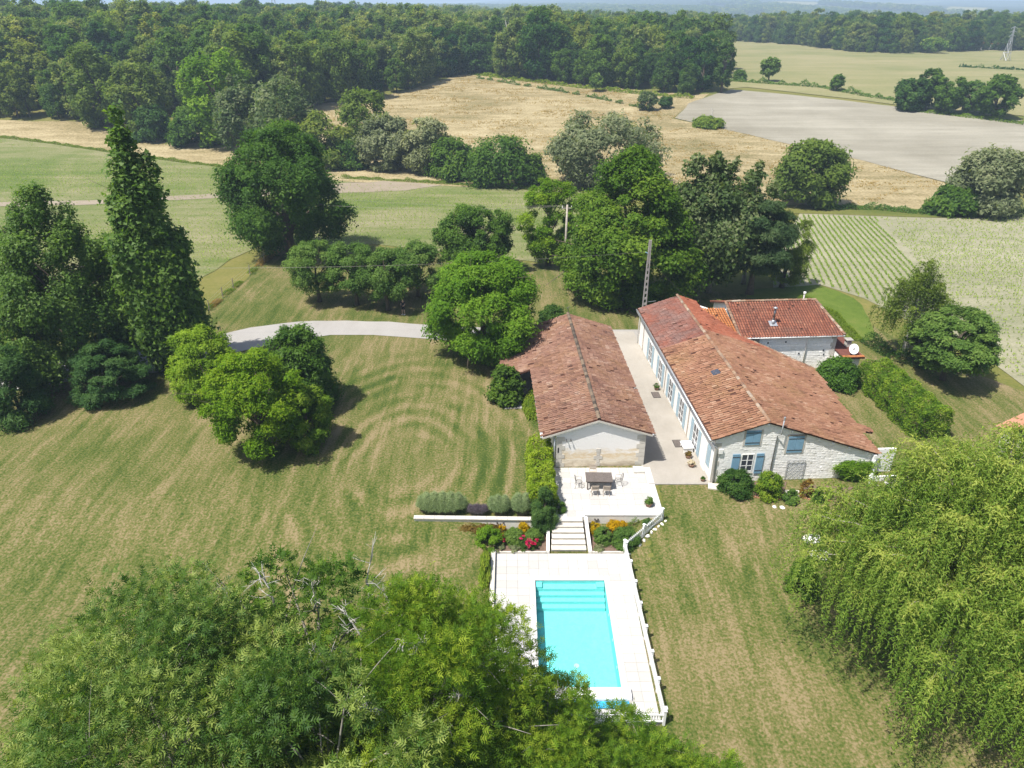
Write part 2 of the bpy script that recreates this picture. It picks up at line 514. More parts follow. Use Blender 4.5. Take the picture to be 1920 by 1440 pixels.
lawn_poly = [(-60, 8), (45, 8), (45, 40)] + [tuple(gp(u, v)[:2]) for u, v in
    [(1990, 760), (1880, 720), (1800, 690), (1690, 640), (1600, 590), (1540, 570), (1330, 545), (1060, 500), (870, 480), (700, 462), (530, 465), (480, 505), (440, 545), (385, 585), (330, 640), (200, 690), (-60, 735)]] + [(-60, 36)]
drape('lawn', lawn_poly, 1.0, .035, MAT['lawn'], 'mown lawn with dry straw patches round the house and pool', .15, 2.0, holes=[(0, 6, 22.9, 32.1), (-.9, 6.8, 22.2, 33.7), (3.2, 9.6, 36.6, 41.5)])

# fields
drape('crop_field', PX([(-90, 250), (100, 270), (400, 312), (640, 335), (660, 343), (760, 345), (900, 352), (1000, 357), (1085, 358), (1130, 400), (1100, 470), (1010, 492), (860, 476), (700, 458), (530, 462), (500, 440), (470, 470), (360, 530), (300, 600), (-90, 560)]), 4, .05, MAT['crop_green'], 'green crop field with bare streaks behind the oak', .3, 4)
drape('crop_track', PX([(-80, 382), (180, 376), (400, 364), (560, 352), (650, 343), (720, 340), (830, 348), (760, 358), (650, 362), (560, 366), (400, 372), (180, 384), (-80, 390)]), 3, .09, MAT['track'], 'pale bare track crossing the crop field', .25, 3)
drape('row_field', PX([(1500, 400), (1600, 404), (1750, 408), (2050, 404), (2050, 760), (1920, 725), (1860, 680), (1800, 650), (1700, 600), (1620, 560), (1540, 535), (1450, 540), (1440, 480)]), 4, .05, MAT['crop'], 'pale field with young crop rows right of the house', .25, 4)
drape('dry_meadow', PX([(560, 200), (720, 180), (800, 160), (880, 137), (1000, 150), (1150, 165), (1290, 178), (1330, 176), (1270, 215), (1260, 222), (1330, 235), (1440, 262), (1620, 300), (1780, 345), (1850, 350), (1850, 395), (1500, 392), (1260, 345), (1020, 338), (690, 320), (560, 300)]), 5, .06, MAT['meadow'], 'straw coloured hay meadow in front of the wood', .5, 5)
drape('ploughed_field', PX([(1265, 222), (1290, 195), (1370, 168), (1500, 180), (1700, 202), (1990, 236), (1990, 352), (1900, 350), (1780, 344), (1620, 302), (1440, 262), (1330, 236)]), 5, .12, MAT['plough'], 'bare grey ploughed field beyond the hay meadow', .3, 5)
drape('far_meadow', PX([(1335, 74), (1500, 84), (1600, 96), (1760, 97), (2000, 88), (2000, 226), (1700, 200), (1400, 164), (1350, 168), (1345, 110)]), 12, .15, MAT['meadow_green'], 'pale yellow green meadow beyond the ploughed field', .8, 12)
drape('verge', PX([(-90, 222), (60, 228), (170, 228), (330, 240), (600, 280), (700, 318), (1000, 340), (1080, 345), (1080, 357), (900, 352), (660, 342), (400, 311), (100, 269), (-90, 249)]), 4, .07, MAT['meadow'], 'strip of dry grass along the stream hedge', .3, 4)
drape('stream_bank', PX([(1460, 385), (1600, 385), (1760, 395), (2050, 392), (2050, 405), (1750, 409), (1600, 404), (1480, 401)]), 4, .10, MAT['field_base'], 'green grass strip above the crop rows', .3, 4)
gi = PX([(1530, 535), (1600, 560), (1630, 600), (1640, 640), (1590, 640), (1560, 600), (1500, 570), (1400, 560), (1400, 545)])
drape('tall_grass', gi, 1.5, .08, ground_mat('lush_grass', [(.3, (.08, .13, .02)), (.5, (.13, .19, .03)), (.7, (.21, .22, .06))], .8, (1, 1, 1), 0, 6, .4, .6), 'lush green long grass behind the tiled wing', .2, 2)
drape('driveway', PX([(-80, 700), (40, 678), (140, 668), (250, 660), (330, 648), (400, 632), (470, 615), (560, 604), (650, 602), (730, 604), (800, 610), (950, 617), (1080, 619), (1210, 619), (1210, 640), (1080, 642), (950, 645), (800, 636), (700, 629), (620, 629), (540, 640), (450, 660), (330, 694), (230, 706), (140, 714), (60, 728), (-80, 745)]), 1.5, .065, MAT['drive'], 'pale curving gravel driveway behind the round bushes', .06, 1.5)
drape('courtyard', [(9.3, 39.75), (13.75, 39.75), (12.2, 65.5), (8.4, 65.5)], 1.0, .075, MAT['patio'], 'beige gravel yard between barn and farmhouse', 0, 1.0)

# far fields seen as pale patches on the hills
def far_xy(u, Y): return (float((u - 960) / FPX * (Y * CP + CAM_Z * SP)), float(Y))
FAR_FIELDS = [[far_xy(u, Y) for u, Y in q_] for q_ in (
    [(1755, 2300), (1835, 2250), (1850, 2750), (1780, 2900)],
    [(1420, 3000), (1520, 2950), (1540, 3400), (1450, 3500)],
    [(1600, 3300), (1720, 3250), (1740, 3800), (1640, 3900)],
    [(1000, 2600), (1060, 2600), (1060, 2900), (1010, 2950)])]
for P_, lb in zip(FAR_FIELDS, ('pale green field on the far hillside at the right', 'small straw field on the distant hill', 'long pale field high on the far hillside', 'pale field on the far hill in the middle')):
    drape('far_field', P_, 60, 3.0, MAT['meadow_green'], lb, 0, 80)
# ------------------------------------------------------------------ vegetation
def unit(a):
    return a / (np.linalg.norm(a, axis=-1, keepdims=True) + 1e-9)

def leaves_mesh(name, C, N, L, W, tint, D=None, r=None, fold=.12):
    """one pointed leaf face at each centre"""
    r = r or rng
    n = len(C)
    if D is None:
        D = r.normal(size=(n, 3))
    T = unit(D - N * (D * N).sum(1, keepdims=True))
    B = np.cross(N, T)
    L = np.broadcast_to(np.asarray(L, float), (n,))[:, None]
    W = np.broadcast_to(np.asarray(W, float), (n,))[:, None]
    V = np.empty((n, 3, 3))                  # a pointed leaf: one triangle, slightly drooping
    V[:, 0] = C - T * L * .42 + B * W * .5 - N * W * fold
    V[:, 1] = C + T * L * .58 - N * L * fold * .5
    V[:, 2] = C - T * L * .42 - B * W * .5 - N * W * fold
    F = np.arange(n * 3).reshape(n, 3)
    return np_mesh(name, V.reshape(-1, 3), F, np.clip(tint, 0, 1))

def prof_round(t): return np.sqrt(np.clip(1 - (2 * t - 1) ** 2, 0, 1)) ** .85
def prof_oak(t):
    lo = np.sqrt(np.clip(1 - ((.40 - t) / .46) ** 2, 0, 1)); hi = np.sqrt(np.clip(1 - ((t - .40) / .62) ** 2, 0, 1))
    return np.where(t < .4, lo, hi)
def prof_linden(t):
    lo = np.sqrt(np.clip(1 - ((.25 - t) / .36) ** 2, 0, 1)); hi = np.clip(1 - ((t - .25) / .78) ** 2.2, 0, 1)
    return np.where(t < .25, lo, hi)
def prof_cone(t): return np.clip(1.02 - t, 0, 1) ** .75 * np.where(t < .12, .6 + t * 3.3, 1)
def prof_poplar(t): return np.clip(1 - t ** 1.5, 0, 1) ** .8 * (.55 + .45 * np.clip(t / .2, 0, 1))
def prof_dome(t): return np.sqrt(np.clip(1 - t ** 2.2, 0, 1))
def prof_flat(t): return np.where(t < .35, .55 + .45 * np.sin(t / .35 * 1.57), np.sqrt(np.clip(1 - ((t - .35) / .67) ** 2, 0, 1)))
def prof_vase(t): return (.35 + .65 * np.clip(t / .6, 0, 1)) * np.sqrt(np.clip(1 - (np.clip(t - .6, 0, 1) / .42) ** 2, 0, 1))

def make_crown(name, r, Ht, Rad, z0, prof, leaf=.25, aspect=.6, n_cl=90, cl=.22, cover=2.2, squash=.8, up=.6, lump=.2, stretch=1.0, maxn=42000, spires=None, inner=.5, ctv=.42, sprig=0, grow_leaf=True):
    """foliage as many leaf faces gathered into clumps through the crown's volume. Returns mesh, clump centres"""
    hh = Ht - z0
    ts = np.linspace(.01, .995, 200)
    w = prof(ts) + .15
    w /= w.sum()
    t = r.choice(ts, n_cl, p=w) + r.uniform(-.02, .02, n_cl)
    t = np.clip(t, .0, .99)
    ang = (np.arange(n_cl) * 2.39996 + r.uniform(-.5, .5, n_cl))
    ph = r.uniform(0, 6.28, 6)
    lmp = 1 + lump * (np.sin(2 * ang + ph[0] + t * 3) * .5 + np.sin(3 * ang + ph[1] - t * 5) * .35 + np.sin(5 * ang + ph[2] + t * 9) * .25)
    f = inner + (1 - inner) * r.uniform(0, 1, n_cl) ** .5
    rad = prof(t) * Rad * lmp * f
    c = np.stack([np.cos(ang) * rad, np.sin(ang) * rad, z0 + t * hh], 1)
    cr = Rad * cl * (.55 + .95 * r.uniform(0, 1, n_cl) ** 1.5) * (.75 + .35 * prof(t))
    # keep clumps inside the outline
    lim = np.maximum(prof(t) * Rad * lmp - cr * .55, 0)
    sc = np.minimum(1, lim / (rad + 1e-6))
    c[:, 0] *= sc; c[:, 1] *= sc
    c[:, 2] = np.clip(c[:, 2], z0 + cr * .3, Ht - cr * .6 * stretch)
    if spires:
        wts = np.array([sp_[2] * sp_[3] for sp_ in spires]); wts = wts / wts.sum()
        si = r.choice(len(spires), n_cl, p=wts)
        t = r.uniform(0, .96, n_cl) ** .9
        sx_ = np.array([sp_[0] for sp_ in spires])[si]; sy_ = np.array([sp_[1] for sp_ in spires])[si]
        sz_ = np.array([sp_[2] for sp_ in spires])[si]; sr_ = np.array([sp_[3] for sp_ in spires])[si]
        rr_ = sr_ * np.clip(1 - t ** 2.6, .04, 1) ** .75 * np.clip(.55 + t * 2.5, 0, 1)
        f = r.uniform(.35, 1, n_cl)
        pull = .35 + .65 * t
        c = np.stack([sx_ * pull + np.cos(ang) * rr_ * f * .75, sy_ * pull + np.sin(ang) * rr_ * f * .75, z0 + t * (sz_ - z0)], 1)
        cr = np.maximum(rr_ * .62, .42) * r.uniform(.75, 1.25, n_cl)
        for i in range(n_cl):                # no clump floats free of the others
            dd = np.linalg.norm((c - c[i]) * np.array([1, 1, .6]), axis=1); dd[i] = 1e9
            j = int(np.argmin(dd))
            if dd[j] > .75 * (cr[i] + cr[j]): c[i] = c[j] + (c[i] - c[j]) * (.7 * (cr[i] + cr[j]) / dd[j])
    area = 4 * math.pi * (cr ** 2)
    nl = np.maximum(12, (area * cover / (leaf * leaf * aspect * .5) * .5)).astype(int)
    if nl.sum() > maxn:
        if grow_leaf: leaf = leaf * min(1.7, math.sqrt(nl.sum() / maxn))
        nl = np.maximum(10, nl * maxn / nl.sum()).astype(int)
    idx = np.repeat(np.arange(n_cl), nl)
    n = len(idx)
    u = unit(r.normal(size=(n, 3)))
    u[:, 2] = np.where((u[:, 2] < -.35) & (r.uniform(size=n) < .6), -u[:, 2], u[:, 2])
    rr = cr[idx] * (.40 + .65 * r.uniform(size=n) ** .5) * (1 + .25 * np.sin(u[:, 0] * 7 + idx) * np.sin(u[:, 1] * 6 + idx * 2) + .15 * r.normal(size=n))
    P = c[idx] + u * rr[:, None] * np.array([1, 1, squash * stretch])
    P[:, 2] = np.maximum(P[:, 2], max(.02, z0 * .5))
    outw = unit(P - np.array([0, 0, z0 + hh * .45]))
    N = unit(u * .55 + outw * .35 + np.array([0, 0, up]) + r.normal(size=(n, 3)) * .5)
    ct = r.uniform(.5 - ctv, .5 + ctv, n_cl)
    tint = ct[idx] * .6 + r.normal(.22, .16, n) + .12 * u[:, 2]
    sz = leaf * r.uniform(.7, 1.3, n)
    if sprig:                                # leaflets set in pairs along short stalks
        k = max(1, n // sprig)
        sel = r.permutation(n)[:k]
        Dd = unit(u[sel] * .8 + r.normal(size=(k, 3)) * .55 + np.array([0, 0, .15]))
        Nn = unit(np.array([0, 0, .75]) + u[sel] * .4 + r.normal(size=(k, 3)) * .45)
        Nn = unit(Nn - Dd * (Nn * Dd).sum(1, keepdims=True))
        Ss = np.cross(Dd, Nn)
        C_, N_, D_, T_, S_ = [], [], [], [], []
        for j in range(sprig):
            sd = (1 if j % 2 else -1) if j < sprig - 1 else 0
            tpos = (j // 2 + .5) * leaf * .55
            C_.append(P[sel] + Dd * tpos + Ss * sd * leaf * .45 - np.array([0, 0, .12]) * (tpos ** 2))
            D_.append(Ss * sd + Dd * (.55 if sd else 1)); N_.append(unit(Nn + r.normal(size=(k, 3)) * .22)); T_.append(tint[sel] + r.normal(0, .07, k)); S_.append(sz[sel])
        S_ = np.concatenate(S_)
        return leaves_mesh(name, np.concatenate(C_), np.concatenate(N_), S_, S_ * aspect, np.concatenate(T_), np.concatenate(D_), r=r), c
    return leaves_mesh(name, P, N, sz, sz * aspect, tint, r=r), c

def make_trunk(name, r, Ht, z0, rt, centers, n_limb=9, bend=.04, sides=7, lean=0.0, sub=True):
    mb = MB()
    top = z0 + (Ht - z0) * .55
    pts, rad = [], []
    for i in range(7):
        t = i / 6
        pts.append((lean * t * Ht + bend * Ht * math.sin(t * 4 + r.uniform(-.2, .2)) * t * .3, bend * Ht * math.cos(t * 3.2) * t * .25, t * top - .12 * (i == 0)))
        rad.append(rt * (1.35 if i == 0 else 1.0) * (1 - t * .72))
    mb.tube(pts, rad, sides)
    if len(centers):
        order = r.permutation(len(centers))[:n_limb]
        for k in order:
            c = centers[k]
            z = np.clip(c[2] * r.uniform(.45, .75), z0 * .55, top * .95)
            i = min(5, int(z / top * 6)); ft = z / top * 6 - i
            a = np.array(pts[i]) * (1 - ft) + np.array(pts[i + 1]) * ft
            ra = rt * (1 - z / top * .72) * .55
            m1 = a * .6 + c * .4 + np.array([0, 0, .08 * Ht * r.uniform(.2, .8)])
            m2 = a * .25 + c * .75 + np.array([0, 0, .04 * Ht])
            mb.tube([a, m1, m2, c], [ra, ra * .7, ra * .42, ra * .15], 5, caps=False)
            if sub:
                for q in range(2):
                    e = c + r.normal(size=3) * np.linalg.norm(c - a) * .22
                    mb.tube([m2, (m2 + e) / 2 + np.array([0, 0, .1]), e], [ra * .35, ra * .22, ra * .06], 4, caps=False)
    return mb.mesh(name, True)

KIND = {
    'oak':    dict(prof=prof_oak, z0=.12, leaf=.26, n_cl=95, cl=.21, cover=2.2, mat='oak', bark='bark', rt=.045, lump=.38),
    'fruit':  dict(prof=prof_oak, z0=.24, leaf=.18, n_cl=60, cl=.24, cover=1.9, mat='fruit', bark='bark', rt=.035, lump=.28),
    'walnut': dict(prof=prof_oak, z0=.08, leaf=.27, aspect=.45, n_cl=110, cl=.20, cover=2.2, mat='walnut', bark='bark', rt=.04, up=.8, lump=.26),
    'linden': dict(prof=prof_linden, z0=.03, leaf=.25, aspect=.8, n_cl=125, cl=.18, cover=2.3, mat='linden', bark='bark', rt=.04, up=.7, lump=.26),
    'poplar': dict(prof=prof_poplar, z0=.04, leaf=.22, aspect=.85, n_cl=190, cl=.34, cover=2.0, mat='poplar', bark='bark', rt=.03, stretch=1.7, up=.3),
    'hornbeam': dict(prof=prof_linden, z0=.03, leaf=.22, aspect=.8, n_cl=190, cl=.2, cover=2.0, mat='poplar', bark='bark', rt=.035, stretch=1.7, lump=.3, up=.3),
    'aspen':  dict(prof=prof_linden, z0=.16, leaf=.24, aspect=.8, n_cl=130, cl=.18, cover=1.8, mat='aspen', bark='bark_pale', rt=.025, stretch=1.3, lump=.3, up=.3),
    'pine':   dict(prof=prof_flat, z0=.30, leaf=.40, aspect=.16, n_cl=60, cl=.22, cover=4.0, mat='pine', bark='bark', rt=.035, squash=.5, lump=.3),
    'light':  dict(prof=prof_oak, z0=.12, leaf=.25, aspect=.5, n_cl=85, cl=.21, cover=1.9, mat='yellowgreen', bark='bark', rt=.035, lump=.32),
    'flat':   dict(prof=prof_flat, z0=.22, leaf=.22, aspect=.55, n_cl=75, cl=.2, cover=1.9, mat='fruit', bark='bark', rt=.035, squash=.42, up=1.0, lump=.25),
    'shrub':  dict(prof=prof_dome, z0=.02, leaf=.15, aspect=.6, n_cl=42, cl=.30, cover=2.1, mat='dark', bark='bark', rt=.03, lump=.16),
    'clipped': dict(prof=prof_dome, z0=.02, leaf=.085, aspect=.7, n_cl=60, cl=.25, cover=2.0, mat='fruit', bark='bark', rt=.03, lump=.04, ctv=.12),
}

def tree(name, label, kind, base, vtop=None, wpx=None, hgt=None, rad=None, seed=1, group=None, cat='tree', mat=None, rz=None, maxn=None, sxy=None, trunk=True, bark=None, **kw):
    """a tree or shrub standing at the ground point of photo pixel base, as tall and wide as the photo shows it"""
    p = gp(*base) if len(base) == 2 else np.array(base)
    if hgt is None: hgt = top_z(base[0], vtop, p[1]) - p[2]
    if rad is None:
        rad = .84 * wpx / 2 / FPX * cdepth((p[0], p[1], p[2] + hgt * .5))
    if len(base) == 2:                       # base[0] is where the crown's middle is seen; a tall tree leans outwards in this view
        p[0] = (base[0] - 960) / FPX * cdepth((p[0], p[1], p[2] + hgt * .5))
        p[2] = float(H(p[0], p[1]))
    k = dict(KIND[kind]); k.update(kw)
    m = MAT[mat or k['mat']]; bk = MAT[bark or k['bark']]
    r = np.random.default_rng(seed)
    z0 = k.pop('z0') * hgt
    rt = k.pop('rt') * min(hgt, rad * 3)
    for q in ('mat', 'bark'): k.pop(q)
    n_limb = k.pop('n_limb', 12); lean = k.pop('lean', 0); limb = k.pop('limb', 1.0)
    if maxn: k['maxn'] = maxn
    if k.get('spires'):
        ks = hgt / max(sp_[2] for sp_ in k['spires'])
        k['spires'] = [(a_, b_, c_ * ks, d_) for a_, b_, c_, d_ in k['spires']]
    cm, cen = make_crown('crown', r, hgt, rad, z0, **k)
    cm.materials.append(m)
    o = thing(name, label, cat, p, r.uniform(0, 6.28) if rz is None else rz, group)
    if trunk:
        tm = make_trunk('trunk', r, hgt, z0, rt * limb, cen, n_limb, lean=lean)
        tm.materials.append(bk)
        mobj('trunk', tm, None, o)
    c = mobj('crown', cm, None, o)
    if sxy:
        o.scale = (sxy[0], sxy[1], 1)
        o.rotation_euler.z = 0
    return o

def hedge(name, label, a, b, width, height, seed, mat, leaf=.14, dens=1.6, cat='hedge', aspect=.6, wob=.12, maxn=60000, zbase=None):
    """a clipped hedge from a to b (ground points), leaf faces over a rounded box"""
    r = np.random.default_rng(seed)
    a = np.array(a[:2]); b = np.array(b[:2]); L = np.linalg.norm(b - a)
    rz = math.atan2(b[1] - a[1], b[0] - a[0])
    mid = (a + b) / 2
    zb = float(H(*mid)) if zbase is None else zbase
    o = thing(name, label, cat, (mid[0], mid[1], zb), rz)
    per = width + 2 * height
    n = int(min(maxn, L * per * dens / (leaf * leaf * aspect * .5)))
    x = r.uniform(-L / 2, L / 2, n)
    s = r.uniform(0, per, n)
    y = np.where(s < height, -width / 2, np.where(s < height + width, s - height - width / 2, width / 2))
    z = np.where(s < height, s, np.where(s < height + width, height, per - s))
    end = r.uniform(size=n) < (width / (L + width)) * .6
    x = np.where(end, np.sign(x) * L / 2, x); y = np.where(end, r.uniform(-width / 2, width / 2, n), y); z = np.where(end, r.uniform(0, height, n), z)
    nrm = unit(np.stack([np.where(end, np.sign(x), 0), y / (width / 2) * np.where(np.abs(y) > width * .45, 1, .25), np.where(z > height * .93, 1.2, .25)], 1))
    bump = wob * (np.sin(x * 3.1 + y * 2 + seed) + np.sin(x * 7.3 + z * 5) * .6 + np.sin(z * 6 + y * 5 + x) * .5)
    P = np.stack([x, y, z], 1) + nrm * (bump - .12 * r.uniform(size=n) ** 2 * 3)[:, None] + r.normal(size=(n, 3)) * .03
    # round the shoulders
    sh = np.clip((np.abs(P[:, 1]) / (width / 2) + P[:, 2] / height - 1.55) / .45, 0, 1)
    P[:, 2] -= sh * .18 * height * .5; P[:, 1] *= 1 - sh * .12
    N = unit(nrm * .6 + np.array([0, 0, .45]) + r.normal(size=(n, 3)) * .55)
    sz = leaf * r.uniform(.7, 1.3, n)
    P[:, 2] = np.maximum(P[:, 2], .02)
    tint = .45 + bump * 1.2 + r.normal(0, .16, n) + .1 * (z / height - .5)
    cm = leaves_mesh('foliage', P, N, sz, sz * aspect, tint, r=r)
    cm.materials.append(MAT[mat])
    mobj('foliage', cm, None, o)
    mb = MB()
    for k in range(max(3, int(L / .8))):
        xx = -L / 2 + (k + .5) * L / max(3, int(L / .8))
        mb.tube([(xx, 0, -.1), (xx + r.uniform(-.1, .1), r.uniform(-.1, .1), height * .8)], [.04, .015], 5)
    mb.build('stem', MAT['bark'], o)
    return o

def weeping(name, label, p, hgt, rad, seed, mat, n_limb=110, strands=40, slen=(1.6, 4.2), leaf=(.17, .035), step=.075, bark='bark_pale', trunk_r=.35, cat='tree', zmin=.5, out=(.25, 1.3), fall=.5, rough=.20):
    """weeping tree: arching limbs that each end in a fountain of hanging leafy strands"""
    r = np.random.default_rng(seed)
    o = thing(name, label, cat, p, 0)
    mb = MB()
    mb.tube([(0, 0, -.2), (.1, .05, hgt * .22), (0, .1, hgt * .45), (.1, 0, hgt * .75)], [trunk_r * 1.3, trunk_r, trunk_r * .75, trunk_r * .3], 9)
    LC, LN, LD, LT = [], [], [], []
    for i in range(n_limb):
        az = i * 2.39996 + r.uniform(-.3, .3)
        f = math.sqrt((i + .5) / n_limb) * r.uniform(.86, 1.06)
        reach = rad * f * (1 + .12 * math.sin(3 * az + seed) + .09 * math.sin(5 * az + 1))
        zs = hgt * r.uniform(.25, .5)
        ztop = hgt * (1.0 - fall * min(1.1, f) ** 2.0) * r.uniform(1 - rough, 1.0)
        d = np.array([math.cos(az), math.sin(az), 0])
        a = np.array([0, 0, zs]); e = d * reach + np.array([0, 0, ztop])
        m = d * reach * .5 + np.array([0, 0, ztop * .98])
        pts = []
        for k in range(9):
            t = k / 8
            q_ = a * (1 - t) ** 2 + 2 * m * t * (1 - t) + e * t * t
            pts.append(q_ + r.normal(size=3) * .05 * t)
        rr = trunk_r * .16
        mb.tube(pts, [rr * (1 - .9 * k / 8) + .006 for k in range(9)], 5, caps=False)
        lt = r.normal(0, .10)
        for s in range(strands):
            t = 1 - .45 * r.uniform() ** 1.6
            k = min(7, int(t * 8)); ft = t * 8 - k
            st = pts[k] * (1 - ft) + pts[k + 1] * ft
            ang = r.uniform(0, 6.2832)
            dr = unit(np.array([math.cos(ang), math.sin(ang), 0]) + d * .45)
            ou = r.uniform(*out)
            ln = r.uniform(*slen)
            ln = min(ln, st[2] - r.uniform(zmin, zmin + 1.2))
            if ln < .5: continue
            nn = int((ln + ou) / step)
            tt = np.linspace(0, 1, nn)
            arc = np.clip(tt / .45, 0, 1)
            P = st + dr * (ou * (1 - (1 - arc) ** 2))[:, None] + np.outer(tt ** 1.7, [0, 0, -ln]) + np.outer(np.sin(np.pi * np.clip(tt / .4, 0, 1)), [0, 0, .22 * ou])
            P = P + np.stack([.05 * np.sin(tt * 9 + s), .05 * np.cos(tt * 8 + i), 0 * tt], 1) * tt[:, None] * 2
            P = P + r.normal(size=P.shape) * .05
            LC.append(P)
            tang = np.gradient(P, axis=0)
            LD.append(unit(tang) + r.normal(size=(nn, 3)) * .45)
            LN.append(unit(dr * .45 + np.array([0, 0, .65]) + r.normal(size=(nn, 3)) * .5))
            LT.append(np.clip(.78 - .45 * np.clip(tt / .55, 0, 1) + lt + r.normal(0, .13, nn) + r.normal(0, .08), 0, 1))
    tm = mb.mesh('trunk', True); tm.materials.append(MAT[bark]); mobj('trunk', tm, None, o)
    C = np.concatenate(LC); n = len(C)
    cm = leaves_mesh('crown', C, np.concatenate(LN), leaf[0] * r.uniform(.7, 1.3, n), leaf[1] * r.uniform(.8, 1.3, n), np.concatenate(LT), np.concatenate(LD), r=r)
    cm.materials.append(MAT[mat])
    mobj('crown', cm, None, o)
    return o, n
# ------------------------------------------------------------------ pool, deck, terrace
def slab_mat(name, c0, c1):
    m, nt, p = new_mat(name)
    g = NG(nt)
    oi = g.n('ShaderNodeObjectInfo')
    v = g.coord(kind='Object')
    n = g.noise(v, 3.0, 5)
    f = g.math('ADD', g.math('MULTIPLY', oi.outputs['Random'], .6), g.math('MULTIPLY', n, .5))
    g.l(g.ramp(f, [(.15, c0), (.85, c1)]), p.inputs['Base Color'])
    p.inputs['Roughness'].default_value = .85
    p.inputs['Specular IOR Level'].default_value = .2
    return m
MAT['slab'] = slab_mat('pale_paving', (.36, .345, .32), (.45, .435, .41))
MAT['coping'] = slab_mat('coping_stone', (.47, .455, .43), (.52, .505, .48))
MAT['grout'] = flat_mat('grout', (.33, .31, .285), .95, .1, .1, 3)

def unit_box(name, m):
    mb = MB()
    b = .012
    mb.add([(-.5, -.5, -1), (.5, -.5, -1), (.5, .5, -1), (-.5, .5, -1), (-.5, -.5, -.25), (.5, -.5, -.25), (.5, .5, -.25), (-.5, .5, -.25),
            (-.5 + b, -.5 + b, 0), (.5 - b, -.5 + b, 0), (.5 - b, .5 - b, 0), (-.5 + b, .5 - b, 0)],
           [(0, 1, 5, 4), (1, 2, 6, 5), (2, 3, 7, 6), (3, 0, 4, 7), (4, 5, 9, 8), (5, 6, 10, 9), (6, 7, 11, 10), (7, 4, 8, 11), (8, 9, 10, 11)])
    me = mb.mesh(name)
    me.materials.append(m)
    return me

SLAB_ME = unit_box('paving_slab', MAT['slab'])
COPE_ME = unit_box('coping_stone', MAT['coping'])

def pave(parent, x0, x1, y0, y1, z, size, name='paving_slab', me=None, gap=.012, th=.035):
    me = me or SLAB_ME
    sx, sy = (size, size) if np.isscalar(size) else size
    nx, ny = max(1, round((x1 - x0) / sx)), max(1, round((y1 - y0) / sy))
    wx, wy = (x1 - x0) / nx, (y1 - y0) / ny
    for i in range(nx):
        for j in range(ny):
            o = mobj(name, me, None, parent)
            o.location = (x0 + (i + .5) * wx, y0 + (j + .5) * wy, z + rng.uniform(-.002, .002))
            o.scale = (wx - gap, wy - gap, th)

PX0, PX1, PY0, PY1 = 1.35, 5.46, 24.0, 31.6
deck = thing('pool_deck', 'white paved deck around the swimming pool', None, (0, 0, 0)); deck['kind'] = 'structure'
mb = MB()
for (a, b, c, d) in [(-1, 1.2, 22.1, 33.9), (5.62, 7.05, 22.1, 33.9), (1.2, 5.62, 31.75, 33.9), (1.2, 5.62, 22.1, 22.9)]:
    mb.box(a, b, c, d, -.3, -.02)
mb.build('grout_bed', MAT['grout'], deck)
for (a, b, c, d) in [(-1, 1.02, 22.1, 33.9), (5.79, 7.05, 22.1, 33.9), (1.02, 5.79, 31.93, 33.9), (1.02, 5.79, 22.1, 22.88)]:
    pave(deck, a, b, c, d, 0, .58)

pool = thing('swimming_pool', 'rectangular turquoise swimming pool with submerged steps at its far end', 'pool', (0, 0, 0))
def liner():
    m, nt, p = new_mat('pool_liner')
    g = NG(nt)
    c = g.ramp(g.noise(g.coord(), 5, 5, .6, 1.5), [(.3, (.28, .57, .56)), (.7, (.38, .66, .65))])
    g.l(c, p.inputs['Base Color'])
    p.inputs['Roughness'].default_value = .6
    return m
MAT['liner'] = liner()
FL = -1.15
mb = MB()
mb.box(PX0 - .15, PX1 + .15, PY0 - .15, PY1 + .15, FL - .1, FL)
mb.box(PX0 - .15, PX0, PY0 - .15, PY1 + .15, FL + .001, -.03).box(PX1, PX1 + .15, PY0 - .15, PY1 + .15, FL + .001, -.03)
mb.box(PX0 + .001, PX1 - .001, PY0 - .15, PY0, FL + .001, -.03).box(PX0 + .001, PX1 - .001, PY1, PY1 + .15, FL + .001, -.03)
mb.build('basin', MAT['liner'], pool)
for k, (ye, z) in enumerate([(31.18, -.30), (30.88, -.50), (30.57, -.70), (30.25, -.90)]):
    y1 = [PY1, 31.18, 30.88, 30.57][k]
    MB().box(PX0 + .04, PX1 - .04, ye, y1 - .002, FL + .002, z).build('step', MAT['liner'], pool)
for xa, xb in ((PX0 + .04, PX0 + .42), (PX1 - .5, PX1 - .04)):
    MB().box(xa, xb, 31.2, PY1 - .004, -.298, -.16).build('corner_seat', MAT['liner'], pool)
def water_mat(name, tint, rough=.02, bump=.35):
    m, nt, p = new_mat(name)
    g = NG(nt)
    tr = g.n('ShaderNodeBsdfTransparent'); tr.inputs[0].default_value = (*tint, 1)
    gl = g.n('ShaderNodeBsdfGlossy'); gl.inputs['Roughness'].default_value = rough
    fr = g.n('ShaderNodeFresnel'); fr.inputs[0].default_value = 1.33
    nb = g.bump(g.noise(g.coord((1, 1, 1)), 5.5, 3, .5), bump, .05)
    g.l(nb, gl.inputs['Normal']); g.l(nb, fr.inputs['Normal'])
    mx = g.n('ShaderNodeMixShader')
    g.l(fr.outputs[0], mx.inputs[0]); g.l(tr.outputs[0], mx.inputs[1]); g.l(gl.outputs[0], mx.inputs[2])
    g.l(mx.outputs[0], nt.nodes['Material Output'].inputs['Surface'])
    return m
MAT['water'] = water_mat('pool_water', (.64, .985, .98))
MB().add([(PX0, PY0, -.10), (PX1, PY0, -.10), (PX1, PY1, -.10), (PX0, PY1, -.10)], [(0, 1, 2, 3)]).build('water', MAT['water'], pool)
